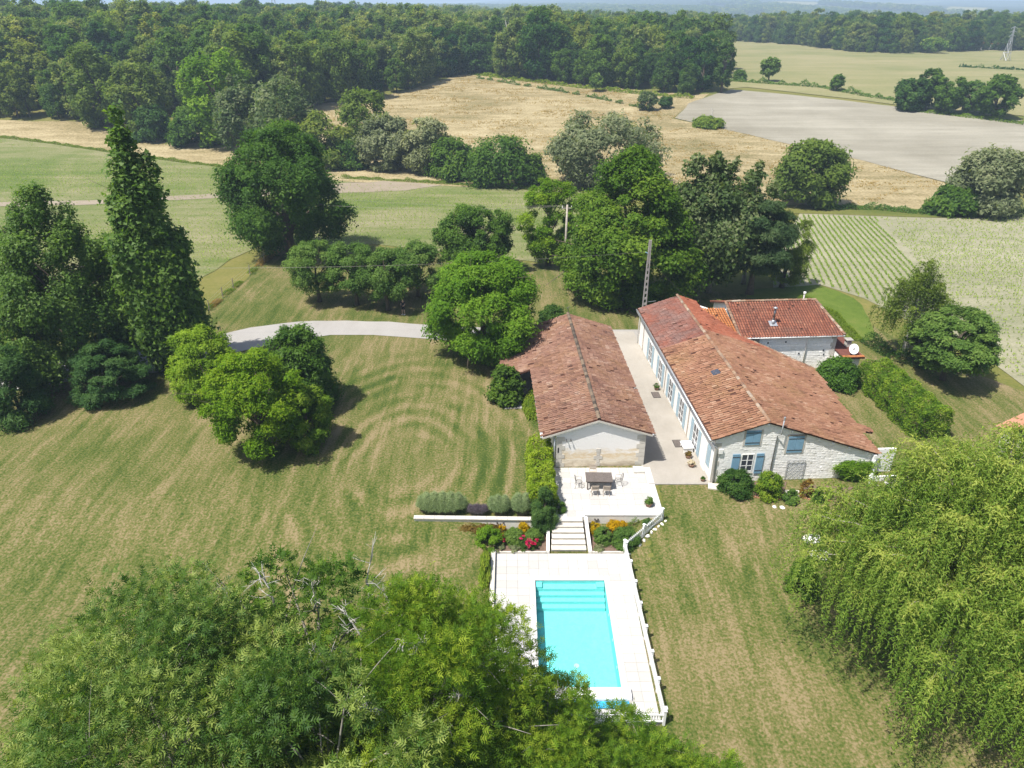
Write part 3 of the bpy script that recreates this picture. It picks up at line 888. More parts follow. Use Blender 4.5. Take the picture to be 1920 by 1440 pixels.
# coping stones
pave(pool, 1.02, PX0 + .02, PY0, 31.93, .012, (.33, .5), 'coping_stone', COPE_ME, .01, .05)
pave(pool, PX1 - .02, 5.79, PY0, 31.93, .012, (.33, .5), 'coping_stone', COPE_ME, .01, .05)
pave(pool, PX0 + .02, PX1 - .02, PY1 - .02, 31.93, .012, (.5, .33), 'coping_stone', COPE_ME, .01, .05)
MB().box(1.10, 5.85, 23.32, 23.99, -.2, .16).build('cover_housing', MAT['white'], pool)
MB().box(5.68, 5.84, 23.36, 23.9, .162, .26).build('housing_end', MAT['white'], pool)
def mosaic():
    m, nt, p = new_mat('blue_mosaic')
    g = NG(nt)
    v = g.n('ShaderNodeTexVoronoi'); v.inputs['Scale'].default_value = 22
    g.l(g.coord(), v.inputs['Vector'])
    g.l(g.ramp(v.outputs['Color'], [(.2, (.02, .22, .42)), (.8, (.05, .45, .68))]), p.inputs['Base Color'])
    p.inputs['Roughness'].default_value = .25
    return m
MAT['mosaic'] = mosaic()
MB().box(1.35, 5.7, 22.93, 23.30, -.12, .03).build('mosaic_trough', MAT['mosaic'], pool)
for yy in (29.2, 27.4, 25.6):
    MB().tube([(PX1 - .035, yy, -.35), (PX1 - .012, yy, -.35)], .09, 10).build('inlet', MAT['white'], pool)
MB().tube([(3.45, 26.4, FL + .001), (3.45, 26.4, FL + .012)], .14, 14).build('floor_drain', MAT['white'], pool)

# terrace
terr = thing('terrace', 'white paved dining terrace in front of the barn gable', None, (0, 0, 0)); terr['kind'] = 'structure'
TX0, TX1, TY0, TY1, TZ = 2.85, 9.78, 36.40, 41.72, 1.0
MB().box(TX0, TX1 - .06, TY0 + .06, TY1 + .4, -.1, TZ - .03).box(2.42, 4.62, 36.22, 36.46, -.1, TZ - .032).build('terrace_core', MAT['wall_render'], terr)
pave(terr, TX0, 9.30, 36.85, TY1, TZ, .60)
pave(terr, 2.42, 4.70, 36.20, 36.85, TZ, .56)
pave(terr, 9.30, TX1, 36.85, TY1, TZ + .035, (.48, .8), 'coping_stone', COPE_ME, .01, .09)
pave(terr, 4.70, TX1, TY0 - .05, 36.85, TZ + .035, (.8, .5), 'coping_stone', COPE_ME, .01, .09)
MB().box(8.55, 9.28, 41.0, 41.7, TZ + .003, TZ + .16).build('corner_step', MAT['stone_pale'], terr)

wallm = ground_mat('stained_white_wall', [(.3, (.60, .55, .46)), (.5, (.70, .67, .61)), (.7, (.76, .74, .70))], 1.2, (1, 1, .5), 0, 12, .2, .3, patch=.6, gain=.95)
MAT['wall_stain'] = wallm
w = thing('terrace_wall', 'white retaining wall below the front edge of the terrace', 'wall', (0, 0, 0))
MB().box(4.72, 9.76, 36.37, 36.457, -.15, TZ - .06).build('wall_face', wallm, w)
MB().box(9.66, 9.745, 36.46, 41.5, -.1, TZ - .06).build('wall_side', wallm, w)
for k, x in enumerate((5.35, 5.55, 5.48)):
    MB().tube([(x, 36.3, .70 - .1 * (k == 2)), (x, 36.372, .70 - .1 * (k == 2))], .05, 8).build('wall_lamp', MAT['iron'], w)
gw = thing('garden_wall', 'low white retaining wall below the lavender row', 'wall', (0, 0, 0))
MB().prism([(-6.25, 36.12), (1.7, 35.95), (1.7, 36.2), (-6.25, 36.37)], -.2, .93).build('wall_face', wallm, gw)
for i in range(12):
    x0 = -6.3 + i * .668
    yy = 36.25 - (x0 + 6.25) * .0214
    mb = MB().prism([(x0, yy - .19), (x0 + .655, yy - .205), (x0 + .655, yy + .13), (x0, yy + .145)], .932, 1.0)
    mb.build('coping_stone', MAT['stone_pale'], gw)
for k, x in enumerate((-.95, -.55, -.75)):
    MB().tube([(x, 35.93, .72 - .1 * (k == 2)), (x, 36.02, .72 - .1 * (k == 2))], .05, 8).build('wall_lamp', MAT['iron'], gw)
dw = thing('deck_wall', 'narrow grey kerb wall along the left edge of the pool deck', 'wall', (0, 0, 0))
MB().box(-1.28, -1.02, 22.2, 34.0, -.3, .24).build('wall_face', MAT['stone_pale'], dw)

# steps
st = thing('stone_steps', 'six pale stone steps from the terrace down to the pool', 'steps', (0, 0, 0))
for k in range(6):
    y0 = 34.10 + k * .35
    wl, wr = 2.45 + k * .03, 4.62 - k * .025
    z = (k + 1) * TZ / 6.0 - .004
    MB().box(wl, wr, y0, y0 + .42, z - .165, z - .052).box(wl, wr, y0 - .03, y0 + .42, z - .05, z).build('tread', MAT['stone_pale'], st)
for s, (xa, xb) in enumerate(((2.12, 2.42), (4.95, 4.64))):
    wd = .2
    mb = MB()
    a0, a1 = (xa, xa + wd) if s == 0 else (xa - wd, xa)
    b0, b1 = (xb - .19, xb) if s == 0 else (xb, xb + .19)
    mb.add([(a0, 33.95, -.1), (a1, 33.95, -.1), (b1, 36.2, -.1), (b0, 36.2, -.1), (a0, 33.95, .16), (a1, 33.95, .16), (b1, 36.2, 1.04), (b0, 36.2, 1.04)],
           [(3, 2, 1, 0), (4, 5, 6, 7), (0, 1, 5, 4), (1, 2, 6, 5), (2, 3, 7, 6), (3, 0, 4, 7)])
    mb.build('cheek_wall', MAT['wall_render'], st)

# beds
def bed(label, poly, z):
    o = MB().prism(poly, -.25, z).build('flower_bed', MAT['soil'])
    tag(o, label, None, None, 'structure')
bed('brown soil bed left of the pool steps', [(-1.25, 34.02), (2.1, 34.02), (2.35, 35.93), (-2.4, 35.98)], .08)
bed('brown soil bed right of the pool steps', [(4.97, 34.02), (6.75, 34.02), (9.5, 36.36), (4.88, 36.36)], .07)
for (a, b, lb) in (((-1.2, 33.96), (2.1, 33.96), 'thin stone kerb before the left flower bed'), ((4.97, 33.96), (6.9, 33.96), 'thin stone kerb before the right flower bed')):
    o = MB().box(a[0], b[0], a[1] - .05, a[1] + .05, -.1, .10).build('bed_kerb', MAT['stone_pale'])
    tag(o, lb, 'kerb')

# picket fence
PICK = MB().add([(-.03, -.01, 0), (.03, -.01, 0), (.03, .01, 0), (-.03, .01, 0), (-.03, -.01, .76), (.03, -.01, .76), (.03, .01, .76), (-.03, .01, .76), (0, -.01, .83), (0, .01, .83)],
               [(0, 1, 5, 4), (1, 2, 6, 5), (2, 3, 7, 6), (3, 0, 4, 7), (4, 5, 8), (6, 7, 9), (5, 6, 9, 8), (7, 4, 8, 9)]).mesh('picket')
PICK.materials.append(MAT['whitewood'])
def picket_fence(label, pts, nbay):
    f = thing('picket_fence', label, 'fence', (pts[0][0], pts[0][1], 0))
    o0 = np.array([pts[0][0], pts[0][1], 0])
    a, b = np.array(pts[0]), np.array(pts[1])
    za = lambda q_: max(.0, float(H(q_[0], q_[1])))
    rz = math.atan2(b[1] - a[1], b[0] - a[0])
    for k in range(nbay + 1):
        q_ = a + (b - a) * k / nbay
        z = za(q_)
        mb = MB().box(-.06, .06, -.06, .06, -.2, .96)
        mb.add([(-.085, -.085, .96), (.085, -.085, .96), (.085, .085, .96), (-.085, .085, .96), (-.085, -.085, 1.0), (.085, -.085, 1.0), (.085, .085, 1.0), (-.085, .085, 1.0), (0, 0, 1.07)],
               [(3, 2, 1, 0), (0, 1, 5, 4), (1, 2, 6, 5), (2, 3, 7, 6), (3, 0, 4, 7), (4, 5, 8), (5, 6, 8), (6, 7, 8), (7, 4, 8)])
        o = mb.build('post', MAT['whitewood'], f)
        o.location = np.array([q_[0], q_[1], z]) - o0
        o.rotation_euler.z = rz
        if k == nbay: break
        q2 = a + (b - a) * (k + 1) / nbay
        z2 = za(q2)
        L = np.linalg.norm(q2 - q_)
        for hz in (.22, .66):
            d = unit(q2 - q_); nn = np.array([-d[1], d[0]]) * .022
            mb = MB()
            V = []
            for (pp, zz) in ((q_ + d * .062, z), (q2 - d * .062, z2)):
                for sx in (-1, 1):
                    for dz in (-.035, .035):
                        V.append((pp[0] + nn[0] * sx - o0[0], pp[1] + nn[1] * sx - o0[1], zz + hz + dz))
            mb.add(V, [(0, 1, 3, 2), (4, 6, 7, 5), (0, 4, 5, 1), (2, 3, 7, 6), (1, 5, 7, 3), (0, 2, 6, 4)])
            mb.build('rail', MAT['whitewood'], f)
        npk = max(3, int(L / .125))
        d = unit(q2 - q_); nn = np.array([-d[1], d[0]]) * .033
        for j in range(npk):
            t = (j + .5) / npk
            pp = q_ + (q2 - q_) * t - nn
            o = mobj('picket', PICK, None, f)
            o.location = (pp[0] - o0[0], pp[1] - o0[1], z + (z2 - z) * t + .06)
            o.rotation_euler.z = rz
    return f
picket_fence('long white picket fence along the right side of the pool deck', [(7.02, 33.85), (7.2, 22.2)], 7)
picket_fence('short white picket fence climbing from pool deck to terrace corner', [(6.95, 34.0), (9.62, 36.2)], 2)
picket_fence('white picket fence across the near end of the pool deck', [(7.15, 22.05), (-1.0, 22.05)], 5)
se = thing('stone_edging', 'row of small white stones below the short picket fence', 'edging', (7.25, 33.85, 0))
for i in range(11):
    t = i / 10
    x, y = 7.25 + 2.6 * t, 33.85 + 2.25 * t
    o = MB().tube([(0, 0, -.05), (0, 0, .06)], [.12 + .03 * math.sin(i * 3), .08], 7).build('stone', MAT['pebble'], se)
    o.location = (x - 7.25, y - 33.85, float(H(x, y)) + .03)
    o.scale = (1.2, .8, 1); o.rotation_euler.z = i * 1.3

# dining table and chairs
tz = TZ + .004
tb = thing('dining_table', 'weathered dark wooden dining table on the white terrace', 'table', (5.9, 39.55, tz), R(-1))
for i in range(9):
    y = -.55 + i * .1222
    MB().box(-.9, -.305, y + .004, y + .117, .70, .74).box(-.295, .295, y + .004, y + .117, .70, .74).box(.305, .9, y + .004, y + .117, .70, .74).build('top_slat', MAT['greywood'], tb)
MB().box(-.84, .84, -.5, -.46, .60, .698).box(-.84, .84, .46, .5, .60, .698).box(-.84, -.8, -.458, .458, .60, .698).box(.8, .84, -.458, .458, .60, .698).build('apron', MAT['greywood'], tb)
for sx in (-1, 1):
    for sy in (-1, 1):
        MB().box(sx * .78 - .04, sx * .78 + .04, sy * .44 - .04, sy * .44 + .04, 0, .598).build('leg', MAT['greywood'], tb)

def folding_chair(label, loc, rz):
    c = thing('folding_chair', label, 'chair', loc, rz, 'dining chairs on the terrace')
    for i in range(5):
        MB().box(-.22, .22, -.2 + i * .088, -.125 + i * .088, .43, .45).build('seat_slat', MAT['palewood'], c)
    for i in range(3):
        z = .56 + i * .125
        MB().box(-.2, .2, -.275 - i * .03, -.255 - i * .03, z, z + .105).build('back_slat', MAT['palewood'], c)
    for sx in (-1, 1):
        MB().tube([(sx * .225, .24, 0), (sx * .225, -.22, .45), (sx * .225, -.35, .95)], .018, 6).build('back_leg', MAT['palewood'], c)
        MB().tube([(sx * .20, -.26, 0), (sx * .20, .2, .43)], .018, 6).build('front_leg', MAT['palewood'], c)
    return c
folding_chair('left pale wooden folding chair at the near side of the table', (5.52, 38.62, tz), R(3))
folding_chair('right pale wooden folding chair at the near side of the table', (6.32, 38.60, tz), R(-4))
folding_chair('pale wooden folding chair behind the far side of the table', (5.6, 40.45, tz), R(178))

def iron_chair(label, loc, rz):
    c = thing('iron_armchair', label, 'chair', loc, rz, 'dining chairs on the terrace')
    ring = [(.23 * math.cos(a), .23 * math.sin(a), .44) for a in np.linspace(0, 2 * math.pi, 17)]
    mb = MB().tube(ring, .012, 5, caps=False)
    for k in range(-3, 4):
        h = math.sqrt(max(.001, .23 ** 2 - (k * .06) ** 2))
        mb.tube([(k * .06, -h, .44), (k * .06, h, .44)], .006, 4)
    mb.build('seat', MAT['iron'], c)
    hoop = [(.24 * math.cos(a), -.2 - .12 * max(0, math.sin(a)), .44 + .5 * max(0, math.sin(a)) ** .8) for a in np.linspace(0, math.pi, 13)]
    mb = MB().tube(hoop, .014, 5)
    for k in (-2, -1, 0, 1, 2):
        mb.tube([(k * .045, -.2, .44), (k * .075, -.29, .74), (k * .03, -.31, .90)], .006, 4)
    mb.build('backrest', MAT['iron'], c)
    for sx in (-1, 1):
        MB().tube([(sx * .235, -.26, .66), (sx * .28, -.05, .68), (sx * .28, .14, .66), (sx * .23, .16, .44)], .012, 5).build('armrest', MAT['iron'], c)
        MB().tube([(sx * .2, .12, .44), (sx * .25, .22, 0)], .013, 5).build('leg', MAT['iron'], c)
        MB().tube([(sx * .2, -.14, .44), (sx * .25, -.27, 0)], .013, 5).build('leg', MAT['iron'], c)
    return c
iron_chair('dark wrought iron armchair at the left end of the table', (4.55, 39.45, tz), R(-95))
iron_chair('dark wrought iron armchair at the right end of the table', (7.25, 39.65, tz), R(92))

def pot_mesh(r0, r1, h, m, parent, n=14):
    mb = MB()
    prof = [(r0, 0), (r1, h * .8), (r1 * 1.12, h * .82), (r1 * 1.12, h), (r1 * .95, h), (r1 * .9, h * .85)]
    V, F = [], []
    for (r_, z) in prof:
        for k in range(n):
            V.append((r_ * math.cos(6.2832 * k / n), r_ * math.sin(6.2832 * k / n), z))
    for i in range(len(prof) - 1):
        for k in range(n):
            F.append((i * n + k, i * n + (k + 1) % n, (i + 1) * n + (k + 1) % n, (i + 1) * n + k))
    F.append(tuple(range(n - 1, -1, -1))); F.append(tuple((len(prof) - 1) * n + k for k in range(n)))
    mb.add(V, F)
    return mb.build('pot', m, parent, True)

def potted(name, label, loc, r1, h, leaf_m, ph, prad, seed):
    o = thing(name, label, 'plant', loc)
    pot_mesh(r1 * .72, r1, h, MAT['pot'], o)
    r = np.random.default_rng(seed)
    cm, _ = make_crown('foliage', r, ph, prad, .01, prof_dome, leaf=.12, aspect=.4, n_cl=14, cl=.4, cover=1.3)
    cm.materials.append(MAT[leaf_m])
    c = mobj('foliage', cm, None, o)
    c.location.z = h * .9
    return o
potted('potted_plant', 'small green plant in a terracotta pot on the terrace corner', (8.95, 37.35, TZ + .004), .24, .30, 'fruit', .42, .26, 3)
# ------------------------------------------------------------------ buildings
def tile_mat(name, stops, lichen=None, lam=.0, lscale=.9, black=.0, rough=.85):
    stops = [(q_, tuple(x * .74 for x in c_)) for q_, c_ in stops]
    if lichen: lichen = tuple(x * .70 for x in lichen)
    m, nt, p = new_mat(name)
    g = NG(nt)
    t = g.attr('tint')
    c = g.ramp(t, stops)
    geo = g.n('ShaderNodeNewGeometry')
    pos = geo.outputs['Position']
    fine = g.noise(pos, 7, 4, .7)
    c = g.mix(g.ramp(fine, [(.38, (0, 0, 0)), (.7, (.5, .5, .5))]), c, tuple(x * .55 for x in stops[1][1]))
    if lichen:
        n = g.noise(pos, lscale, 6, .7, .6)
        c = g.mix(g.ramp(n, [(.50 - lam * .12, (0, 0, 0)), (.66, (lam, lam, lam))]), c, lichen)
    if black:
        n = g.noise(pos, lscale * 2.3, 6, .75, 1.2)
        c = g.mix(g.ramp(n, [(.56, (0, 0, 0)), (.68, (black, black, black))]), c, (.045, .036, .030))
    g.l(c, p.inputs['Base Color'])
    p.inputs['Roughness'].default_value = rough
    p.inputs['Specular IOR Level'].default_value = .2
    g.l(g.bump(fine, .4, .01), p.inputs['Normal'])
    return m

T_OLD = [(0, (.14, .075, .056)), (.35, (.25, .130, .090)), (.65, (.335, .190, .132)), (1, (.46, .31, .23))]
MAT['tile_barn'] = tile_mat('canal_tile_barn', T_OLD, (.36, .20, .085), .35, .55, .75)
MAT['tile_house'] = tile_mat('canal_tile_house', [(0, (.175, .085, .052)), (.35, (.305, .148, .088)), (.65, (.395, .205, .125)), (1, (.50, .315, .21))], (.34, .22, .09), .3, .5, .35)
MAT['tile_purple'] = tile_mat('canal_tile_purple', [(0, (.13, .075, .068)), (.35, (.215, .122, .100)), (.7, (.29, .170, .140)), (1, (.40, .26, .21))], (.36, .10, .05), .6, .35, .2)
MAT['tile_red'] = tile_mat('tile_red', [(0, (.24, .075, .040)), (.4, (.35, .112, .062)), (.7, (.43, .155, .09)), (1, (.50, .18, .10))], (.22, .10, .06), .3, .7, .2)
MAT['tile_orange'] = tile_mat('tile_orange', [(0, (.34, .115, .04)), (.5, (.48, .18, .065)), (1, (.56, .26, .11))], None, 0, 1, .1)
MAT['tile_wing'] = tile_mat('tile_wing', [(0, (.14, .045, .030)), (.35, (.26, .092, .056)), (.65, (.345, .128, .076)), (1, (.46, .20, .115))], (.12, .075, .06), .55, .6, .5)
MAT['tile_edge'] = tile_mat('tile_edge', [(0, (.20, .10, .06)), (.35, (.32, .17, .10)), (.7, (.42, .29, .19)), (1, (.58, .50, .40))], (.20, .18, .15), .6, 1.5, .6)
MAT['tile_shed'] = tile_mat('tile_shed', [(0, (.46, .22, .13)), (.5, (.56, .28, .17)), (1, (.62, .35, .22))], None, 0, 1, .0)
MAT['pan'] = flat_mat('pan_tile', (.085, .040, .028), .9, .1, .35, 3)
MAT['tile_flat'] = flat_mat('flat_brown_roof', (.13, .050, .038), .85, .15, .2, 3, .3, 12)
MAT['mortar'] = flat_mat('ridge_mortar', (.36, .31, .24), .95, .1, .35, 6, .4, 20)

_ring = np.linspace(R(8), R(172), 5)
def tile_template(rad, ln, lift0, lift1, flat=.8):
    V = []
    for b, lf, rr in ((-.03, lift0, rad * .86), (ln, lift1, rad)):
        for th in _ring:
            V.append((rr * math.cos(th), b, rr * math.sin(th) * flat + lf))
    F = [(i, i + 1, i + 6, i + 5) for i in range(4)]
    F += [(5, 6, 7, 8, 9)]
    return np.array(V), F

def frame(root):
    return Matrix.Translation(root.location) @ Matrix.Rotation(root.rotation_euler.z, 4, 'Z')

def roof_slope(root, name, pts, adir, tmat, pitch=.25, expo=.38, rad=.09, n_single=0, th=.10, sub_mat=None, jitter=1.0, flat=1.0, seed=5, edge=.04):
    """sloping roof part: a slab with canal tiles in columns running down the slope"""
    r = np.random.default_rng(seed)
    P = np.array(pts, float)
    a = unit(np.array(adir, float))
    nrm = np.cross(P[1] - P[0], P[2] - P[0])
    if np.linalg.norm(nrm) < 1e-6: nrm = np.cross(P[1] - P[0], P[3] - P[0])
    nrm = unit(nrm)
    if nrm[2] < 0: nrm = -nrm
    a = unit(a - nrm * np.dot(a, nrm))
    d = np.cross(nrm, a)
    if d[2] > 0: d = -d
    O = P[0]
    A = (P - O) @ a; B = (P - O) @ d
    slab = MB()
    order = list(P)
    if np.dot(np.cross(P[1] - P[0], P[2] - P[1]), nrm) < 0: order = order[::-1]
    slab.slab(order, nrm, th)
    roof = slab.build(name, sub_mat or MAT['pan'], root)
    ca = np.arange(A.min() + pitch / 2, A.max(), pitch)
    cb = np.arange(B.min(), B.max() + .02, expo)
    GA, GB = np.meshgrid(ca, cb)
    ga, gb = GA.ravel(), GB.ravel()
    poly = list(zip(A, B))
    ok = inpoly(ga, gb + expo * .5, poly)
    ga, gb = ga[ok], gb[ok]
    n = len(ga)
    ga = ga + r.normal(0, .008 * jitter, n) + .012 * np.sin(gb * 2 + ga)
    gb = gb + r.normal(0, .022 * jitter, n)
    rot = r.normal(0, .035 * jitter, n)
    tint = np.clip(.5 + r.normal(0, .13, n) + .14 * np.sin(ga * .9 + seed) * np.sin(gb * 1.3 + 1) + (r.uniform(size=n) < .04) * -.4 + (r.uniform(size=n) < .04) * .3, 0, 1)
    keep = r.uniform(size=n) > .018 * jitter
    T, TF = tile_template(rad, expo * 1.08, .012, .045, flat)
    M = np.array([a, d, nrm])            # rows: local axes
    fr = frame(root)
    W = np.array([list(fr @ Vector(O + a * x + d * y)) for x, y in zip(ga[::1], gb[::1])]) if n_single else None
    single = np.zeros(n, bool)
    if n_single:
        dist = np.linalg.norm(W - np.array([0, 0, CAM_Z]), axis=1)
        single[np.argsort(dist)[:n_single]] = True
    grp = np.where(~single & keep)[0]
    k = len(T)
    c, s = np.cos(rot[grp])[:, None], np.sin(rot[grp])[:, None]
    ta = T[None, :, 0] * c - T[None, :, 1] * s + ga[grp][:, None]
    tb_ = T[None, :, 0] * s + T[None, :, 1] * c + gb[grp][:, None]
    tn = np.broadcast_to(T[None, :, 2], ta.shape)
    V = O + ta[..., None] * a + tb_[..., None] * d + tn[..., None] * nrm
    quad = np.array([f for f in TF if len(f) == 4])
    F = (np.arange(len(grp))[:, None, None] * k + quad[None]).reshape(-1, 4)
    if len(grp):
        me = np_mesh('tile_field', V.reshape(-1, 3), F, np.repeat(tint[grp], len(quad)))
        me.materials.append(tmat)
        mobj('tile_field', me, None, roof, 'stuff')
    if n_single:
        var = []
        for q_ in range(8):
            mb = MB().add(T, TF, .12 + .76 * q_ / 7)
            m_ = mb.mesh('roof_tile'); m_.materials.append(tmat); var.append(m_)
        for i in np.where(single & keep)[0]:
            o = mobj('roof_tile', var[int(np.clip(tint[i] * 7.99, 0, 7))], None, roof)
            mm = Matrix(((a[0], d[0], nrm[0]), (a[1], d[1], nrm[1]), (a[2], d[2], nrm[2]))).to_4x4() @ Matrix.Rotation(rot[i], 4, 'Z')
            o.matrix_local = Matrix.Translation(O + a * ga[i] + d * gb[i]) @ mm
    return roof

RIDGE_CACHE = {}
def ridge(root, roof, p0, p1, m, size=.42, rad=.14, name='ridge_tile', lift=.02):
    p0, p1 = np.array(p0, float), np.array(p1, float)
    L = np.linalg.norm(p1 - p0); n = max(2, int(L / size))
    d = (p1 - p0) / L
    if m.name not in RIDGE_CACHE:
        out = []
        for q_ in range(5):
            T, TF = tile_template(rad, size * 1.1, 0, .025, .8)
            mb = MB().add(T, TF, .15 + .7 * q_ / 4)
            me_ = mb.mesh(name); me_.materials.append(m); out.append(me_)
        RIDGE_CACHE[m.name] = out
    x = unit(np.cross(d, [0, 0, 1])); z = np.cross(x, d)
    for i in range(n):
        o = mobj(name, RIDGE_CACHE[m.name][int(rng.integers(0, 5))], None, roof)
        q_ = p0 + d * (L * i / n)
        mm = Matrix(((x[0], d[0], z[0]), (x[1], d[1], z[1]), (x[2], d[2], z[2]))).to_4x4()
        o.matrix_local = Matrix.Translation(q_ + z * (lift + rng.normal() * .006)) @ mm @ Matrix.Rotation(rng.normal() * .03, 4, 'Z')

def stone_mat(name, stops, crack=.35):
    m, nt, p = new_mat(name)
    g = NG(nt)
    geo = g.n('ShaderNodeNewGeometry')
    n = g.noise(geo.outputs['Position'], 9, 5, .7)
    f = g.math('ADD', g.math('MULTIPLY', g.attr('tint'), .7), g.math('MULTIPLY', n, .3))
    g.l(g.ramp(f, stops), p.inputs['Base Color'])
    p.inputs['Roughness'].default_value = .92
    p.inputs['Specular IOR Level'].default_value = .12
    g.l(g.bump(n, .2, .02), p.inputs['Normal'])
    return m
MAT['rubble'] = stone_mat('rubble_stone', [(.1, (.76, .73, .68)), (.5, (.83, .81, .77)), (.9, (.87, .855, .83))])
MAT['mortar_white'] = flat_mat('lime_mortar', (.82, .80, .76), .95, .1, .12, 4, .3, 25)

def rubble(root, name, poly, yface, axis='x', holes=(), course=.15, seed=3, sign=-1):
    """uneven stone courses standing proud of a wall face: poly in (along, z)"""
    r = np.random.default_rng(seed)
    xs = [p[0] for p in poly]; zs = [p[1] for p in poly]
    V, F, T = [], [], []
    z = min(zs)
    while z < max(zs):
        h = course * r.uniform(.75, 1.3)
        x = min(xs) - r.uniform(0, .3)
        while x < max(xs):
            w = r.uniform(.14, .42)
            cx, cz = x + w / 2, z + h / 2
            okp = all(inpoly(np.array([xx]), np.array([zz]), poly)[0] for xx in (x + .02, x + w - .02) for zz in (z + .01, z + h - .01))
            if okp and not any(a - .02 < x + w and x < b + .02 and c - .02 < z + h and z < d + .02 for a, b, c, d in holes):
                dp = r.uniform(.002, .009)
                x0, x1, z0, z1 = x + .012, x + w - .012, z + .010, z + h - .010
                i0, i1, k0, k1 = x0 + .02, x1 - .02, z0 + .015, z1 - .015
                jj_ = r.normal(0, .006, 8)
                base = [(x0 + jj_[0], 0, z0 + jj_[1]), (x1 + jj_[2], 0, z0 + jj_[3]), (x1 + jj_[4], 0, z1 + jj_[5]), (x0 + jj_[6], 0, z1 + jj_[7])]
                top = [(i0, dp, k0), (i1, dp * r.uniform(.7, 1.2), k0), (i1, dp, k1), (i0, dp * r.uniform(.7, 1.2), k1)]
                b = len(V)
                for (px_, py_, pz_) in base + top:
                    V.append((px_, yface + sign * py_, pz_) if axis == 'x' else (yface + sign * py_, px_, pz_))
                q_ = [(0, 1, 5, 4), (1, 2, 6, 5), (2, 3, 7, 6), (3, 0, 4, 7), (4, 5, 6, 7)]
                F += [tuple(i + b for i in f) for f in q_]
                T += [float(np.clip(r.normal(.5, .25), 0, 1))] * 5
            x += w
        z += h
    me = np_mesh(name, np.array(V), np.array(F), T)
    me.materials.append(MAT['rubble'])
    return mobj(name, me, None, root, 'stuff')

def gutter(root, p0, p1, m=None):
    return MB().tube([p0, p1], .065, 8).build('gutter', m or MAT['zinc'], root, True)
def downpipe(root, pts, m=None):
    return MB().tube(pts, .045, 8).build('downpipe', m or MAT['zinc'], root, True)

# --- barn
BR = R(2.5)
barn = thing('barn', 'long low barn with old canal tile roof and pale gable behind the terrace', 'barn', (3.07, 41.76, 0.98), BR)
BW, BL = 6.3, 18.4
zl, zr, zt, xr_ = 2.75, 2.72, 4.02, 2.87            # eave and ridge heights (roof surface)
sl = (zt - zl) / (xr_ + .95)
def barn_z(x): return zt - sl * abs(x - xr_)
def gable_stain():
    m, nt, p = new_mat('barn_gable_stone')
    g = NG(nt)
    v = g.coord()
    sx = g.n('ShaderNodeSeparateXYZ'); g.l(v, sx.inputs[0])
    n = g.noise(g.coord((.7, 1, 2)), 1.6, 6, .65, .4)
    z = g.math('ADD', sx.outputs['Z'], g.math('MULTIPLY', g.math('SUBTRACT', n, .5), 2.2))
    band = g.ramp(g.math('DIVIDE', z, 3.2), [(.0, (.42, .35, .26)), (.13, (.62, .54, .42)), (.2, (.66, .60, .49)), (.30, (.60, .47, .30)), (.37, (.68, .60, .48)), (.47, (.75, .72, .68)), (1, (.79, .77, .74))])
    g.l(band, p.inputs['Base Color'])
    p.inputs['Roughness'].default_value = .92
    p.inputs['Specular IOR Level'].default_value = .12
    br = g.n('ShaderNodeTexBrick'); br.inputs['Scale'].default_value = 2.2; br.inputs['Mortar Size'].default_value = .012
    vv = g.coord(rot=(R(90), 0, 0)); g.l(vv, br.inputs['Vector'])
    h = g.math('ADD', g.math('MULTIPLY', br.outputs['Fac'], -.5), g.noise(v, 9, 5))
    g.l(g.bump(h, .35, .03), p.inputs['Normal'])
    return m
MAT['barn_gable'] = gable_stain()
def gable_wall(root, name, y0, y1, prof, m):
    mb = MB()
    n = len(prof)
    V = [(x, y0, z) for x, z in prof] + [(x, y1, z) for x, z in prof]
    F = [tuple(range(n)), tuple(range(2 * n - 1, n - 1, -1))] + [((i + 1) % n, i, n + i, n + (i + 1) % n) for i in range(n)]
    return mb.add(V, F).build(name, m, root)
gprof = [(0, -.3), (BW, -.3), (BW, barn_z(BW) - .1), (xr_, zt - .1), (0, barn_z(0) - .1)]
gable_wall(barn, 'gable_wall', 0, .4, gprof, MAT['barn_gable'])
gable_wall(barn, 'back_wall', BL - .4, BL, gprof, MAT['wall_render'])
MB().box(.003, .4, .402, BL - .402, -.3, barn_z(0) - .1).build('side_wall', MAT['wall_render'], barn)
MB().box(BW - .4, BW - .003, .402, BL - .402, -.3, barn_z(BW) - .1).build('side_wall', MAT['wall_render'], barn)
y0r, y1r = -.22, BL + .2
roofL = roof_slope(barn, 'roof', [(xr_, y0r, zt), (-.95, y0r, zl), (-.95, 10.0, zl), (-.95, y1r, zl), (xr_, y1r, zt)][:2] + [(-.95, y1r, zl), (xr_, y1r, zt)], (0, 1, 0), MAT['tile_barn'], n_single=150, seed=11, pitch=.25, rad=.09)
roofR = roof_slope(barn, 'roof', [(xr_, y0r, zt), (xr_, y1r, zt), (6.68, y1r, barn_z(6.68)), (6.68, y0r, barn_z(6.68))], (0, 1, 0), MAT['tile_barn'], n_single=150, seed=12, pitch=.25, rad=.09)
lz = zl - sl * 2.5
roofX = roof_slope(barn, 'lean_to_roof', [(-.952, 10.05, zl - .002), (-.952, y1r - .1, zl - .002), (-3.45, y1r - .1, lz), (-3.45, 10.05, lz)], (0, 1, 0), MAT['tile_barn'], seed=13, pitch=.25, rad=.09)
ridge(barn, roofL, (xr_, y0r, zt + .03), (xr_, y1r, zt + .03), tile_mat('ridge_barn', [(0, (.05, .042, .036)), (.5, (.13, .10, .075)), (1, (.30, .22, .15))]), .44, .15)
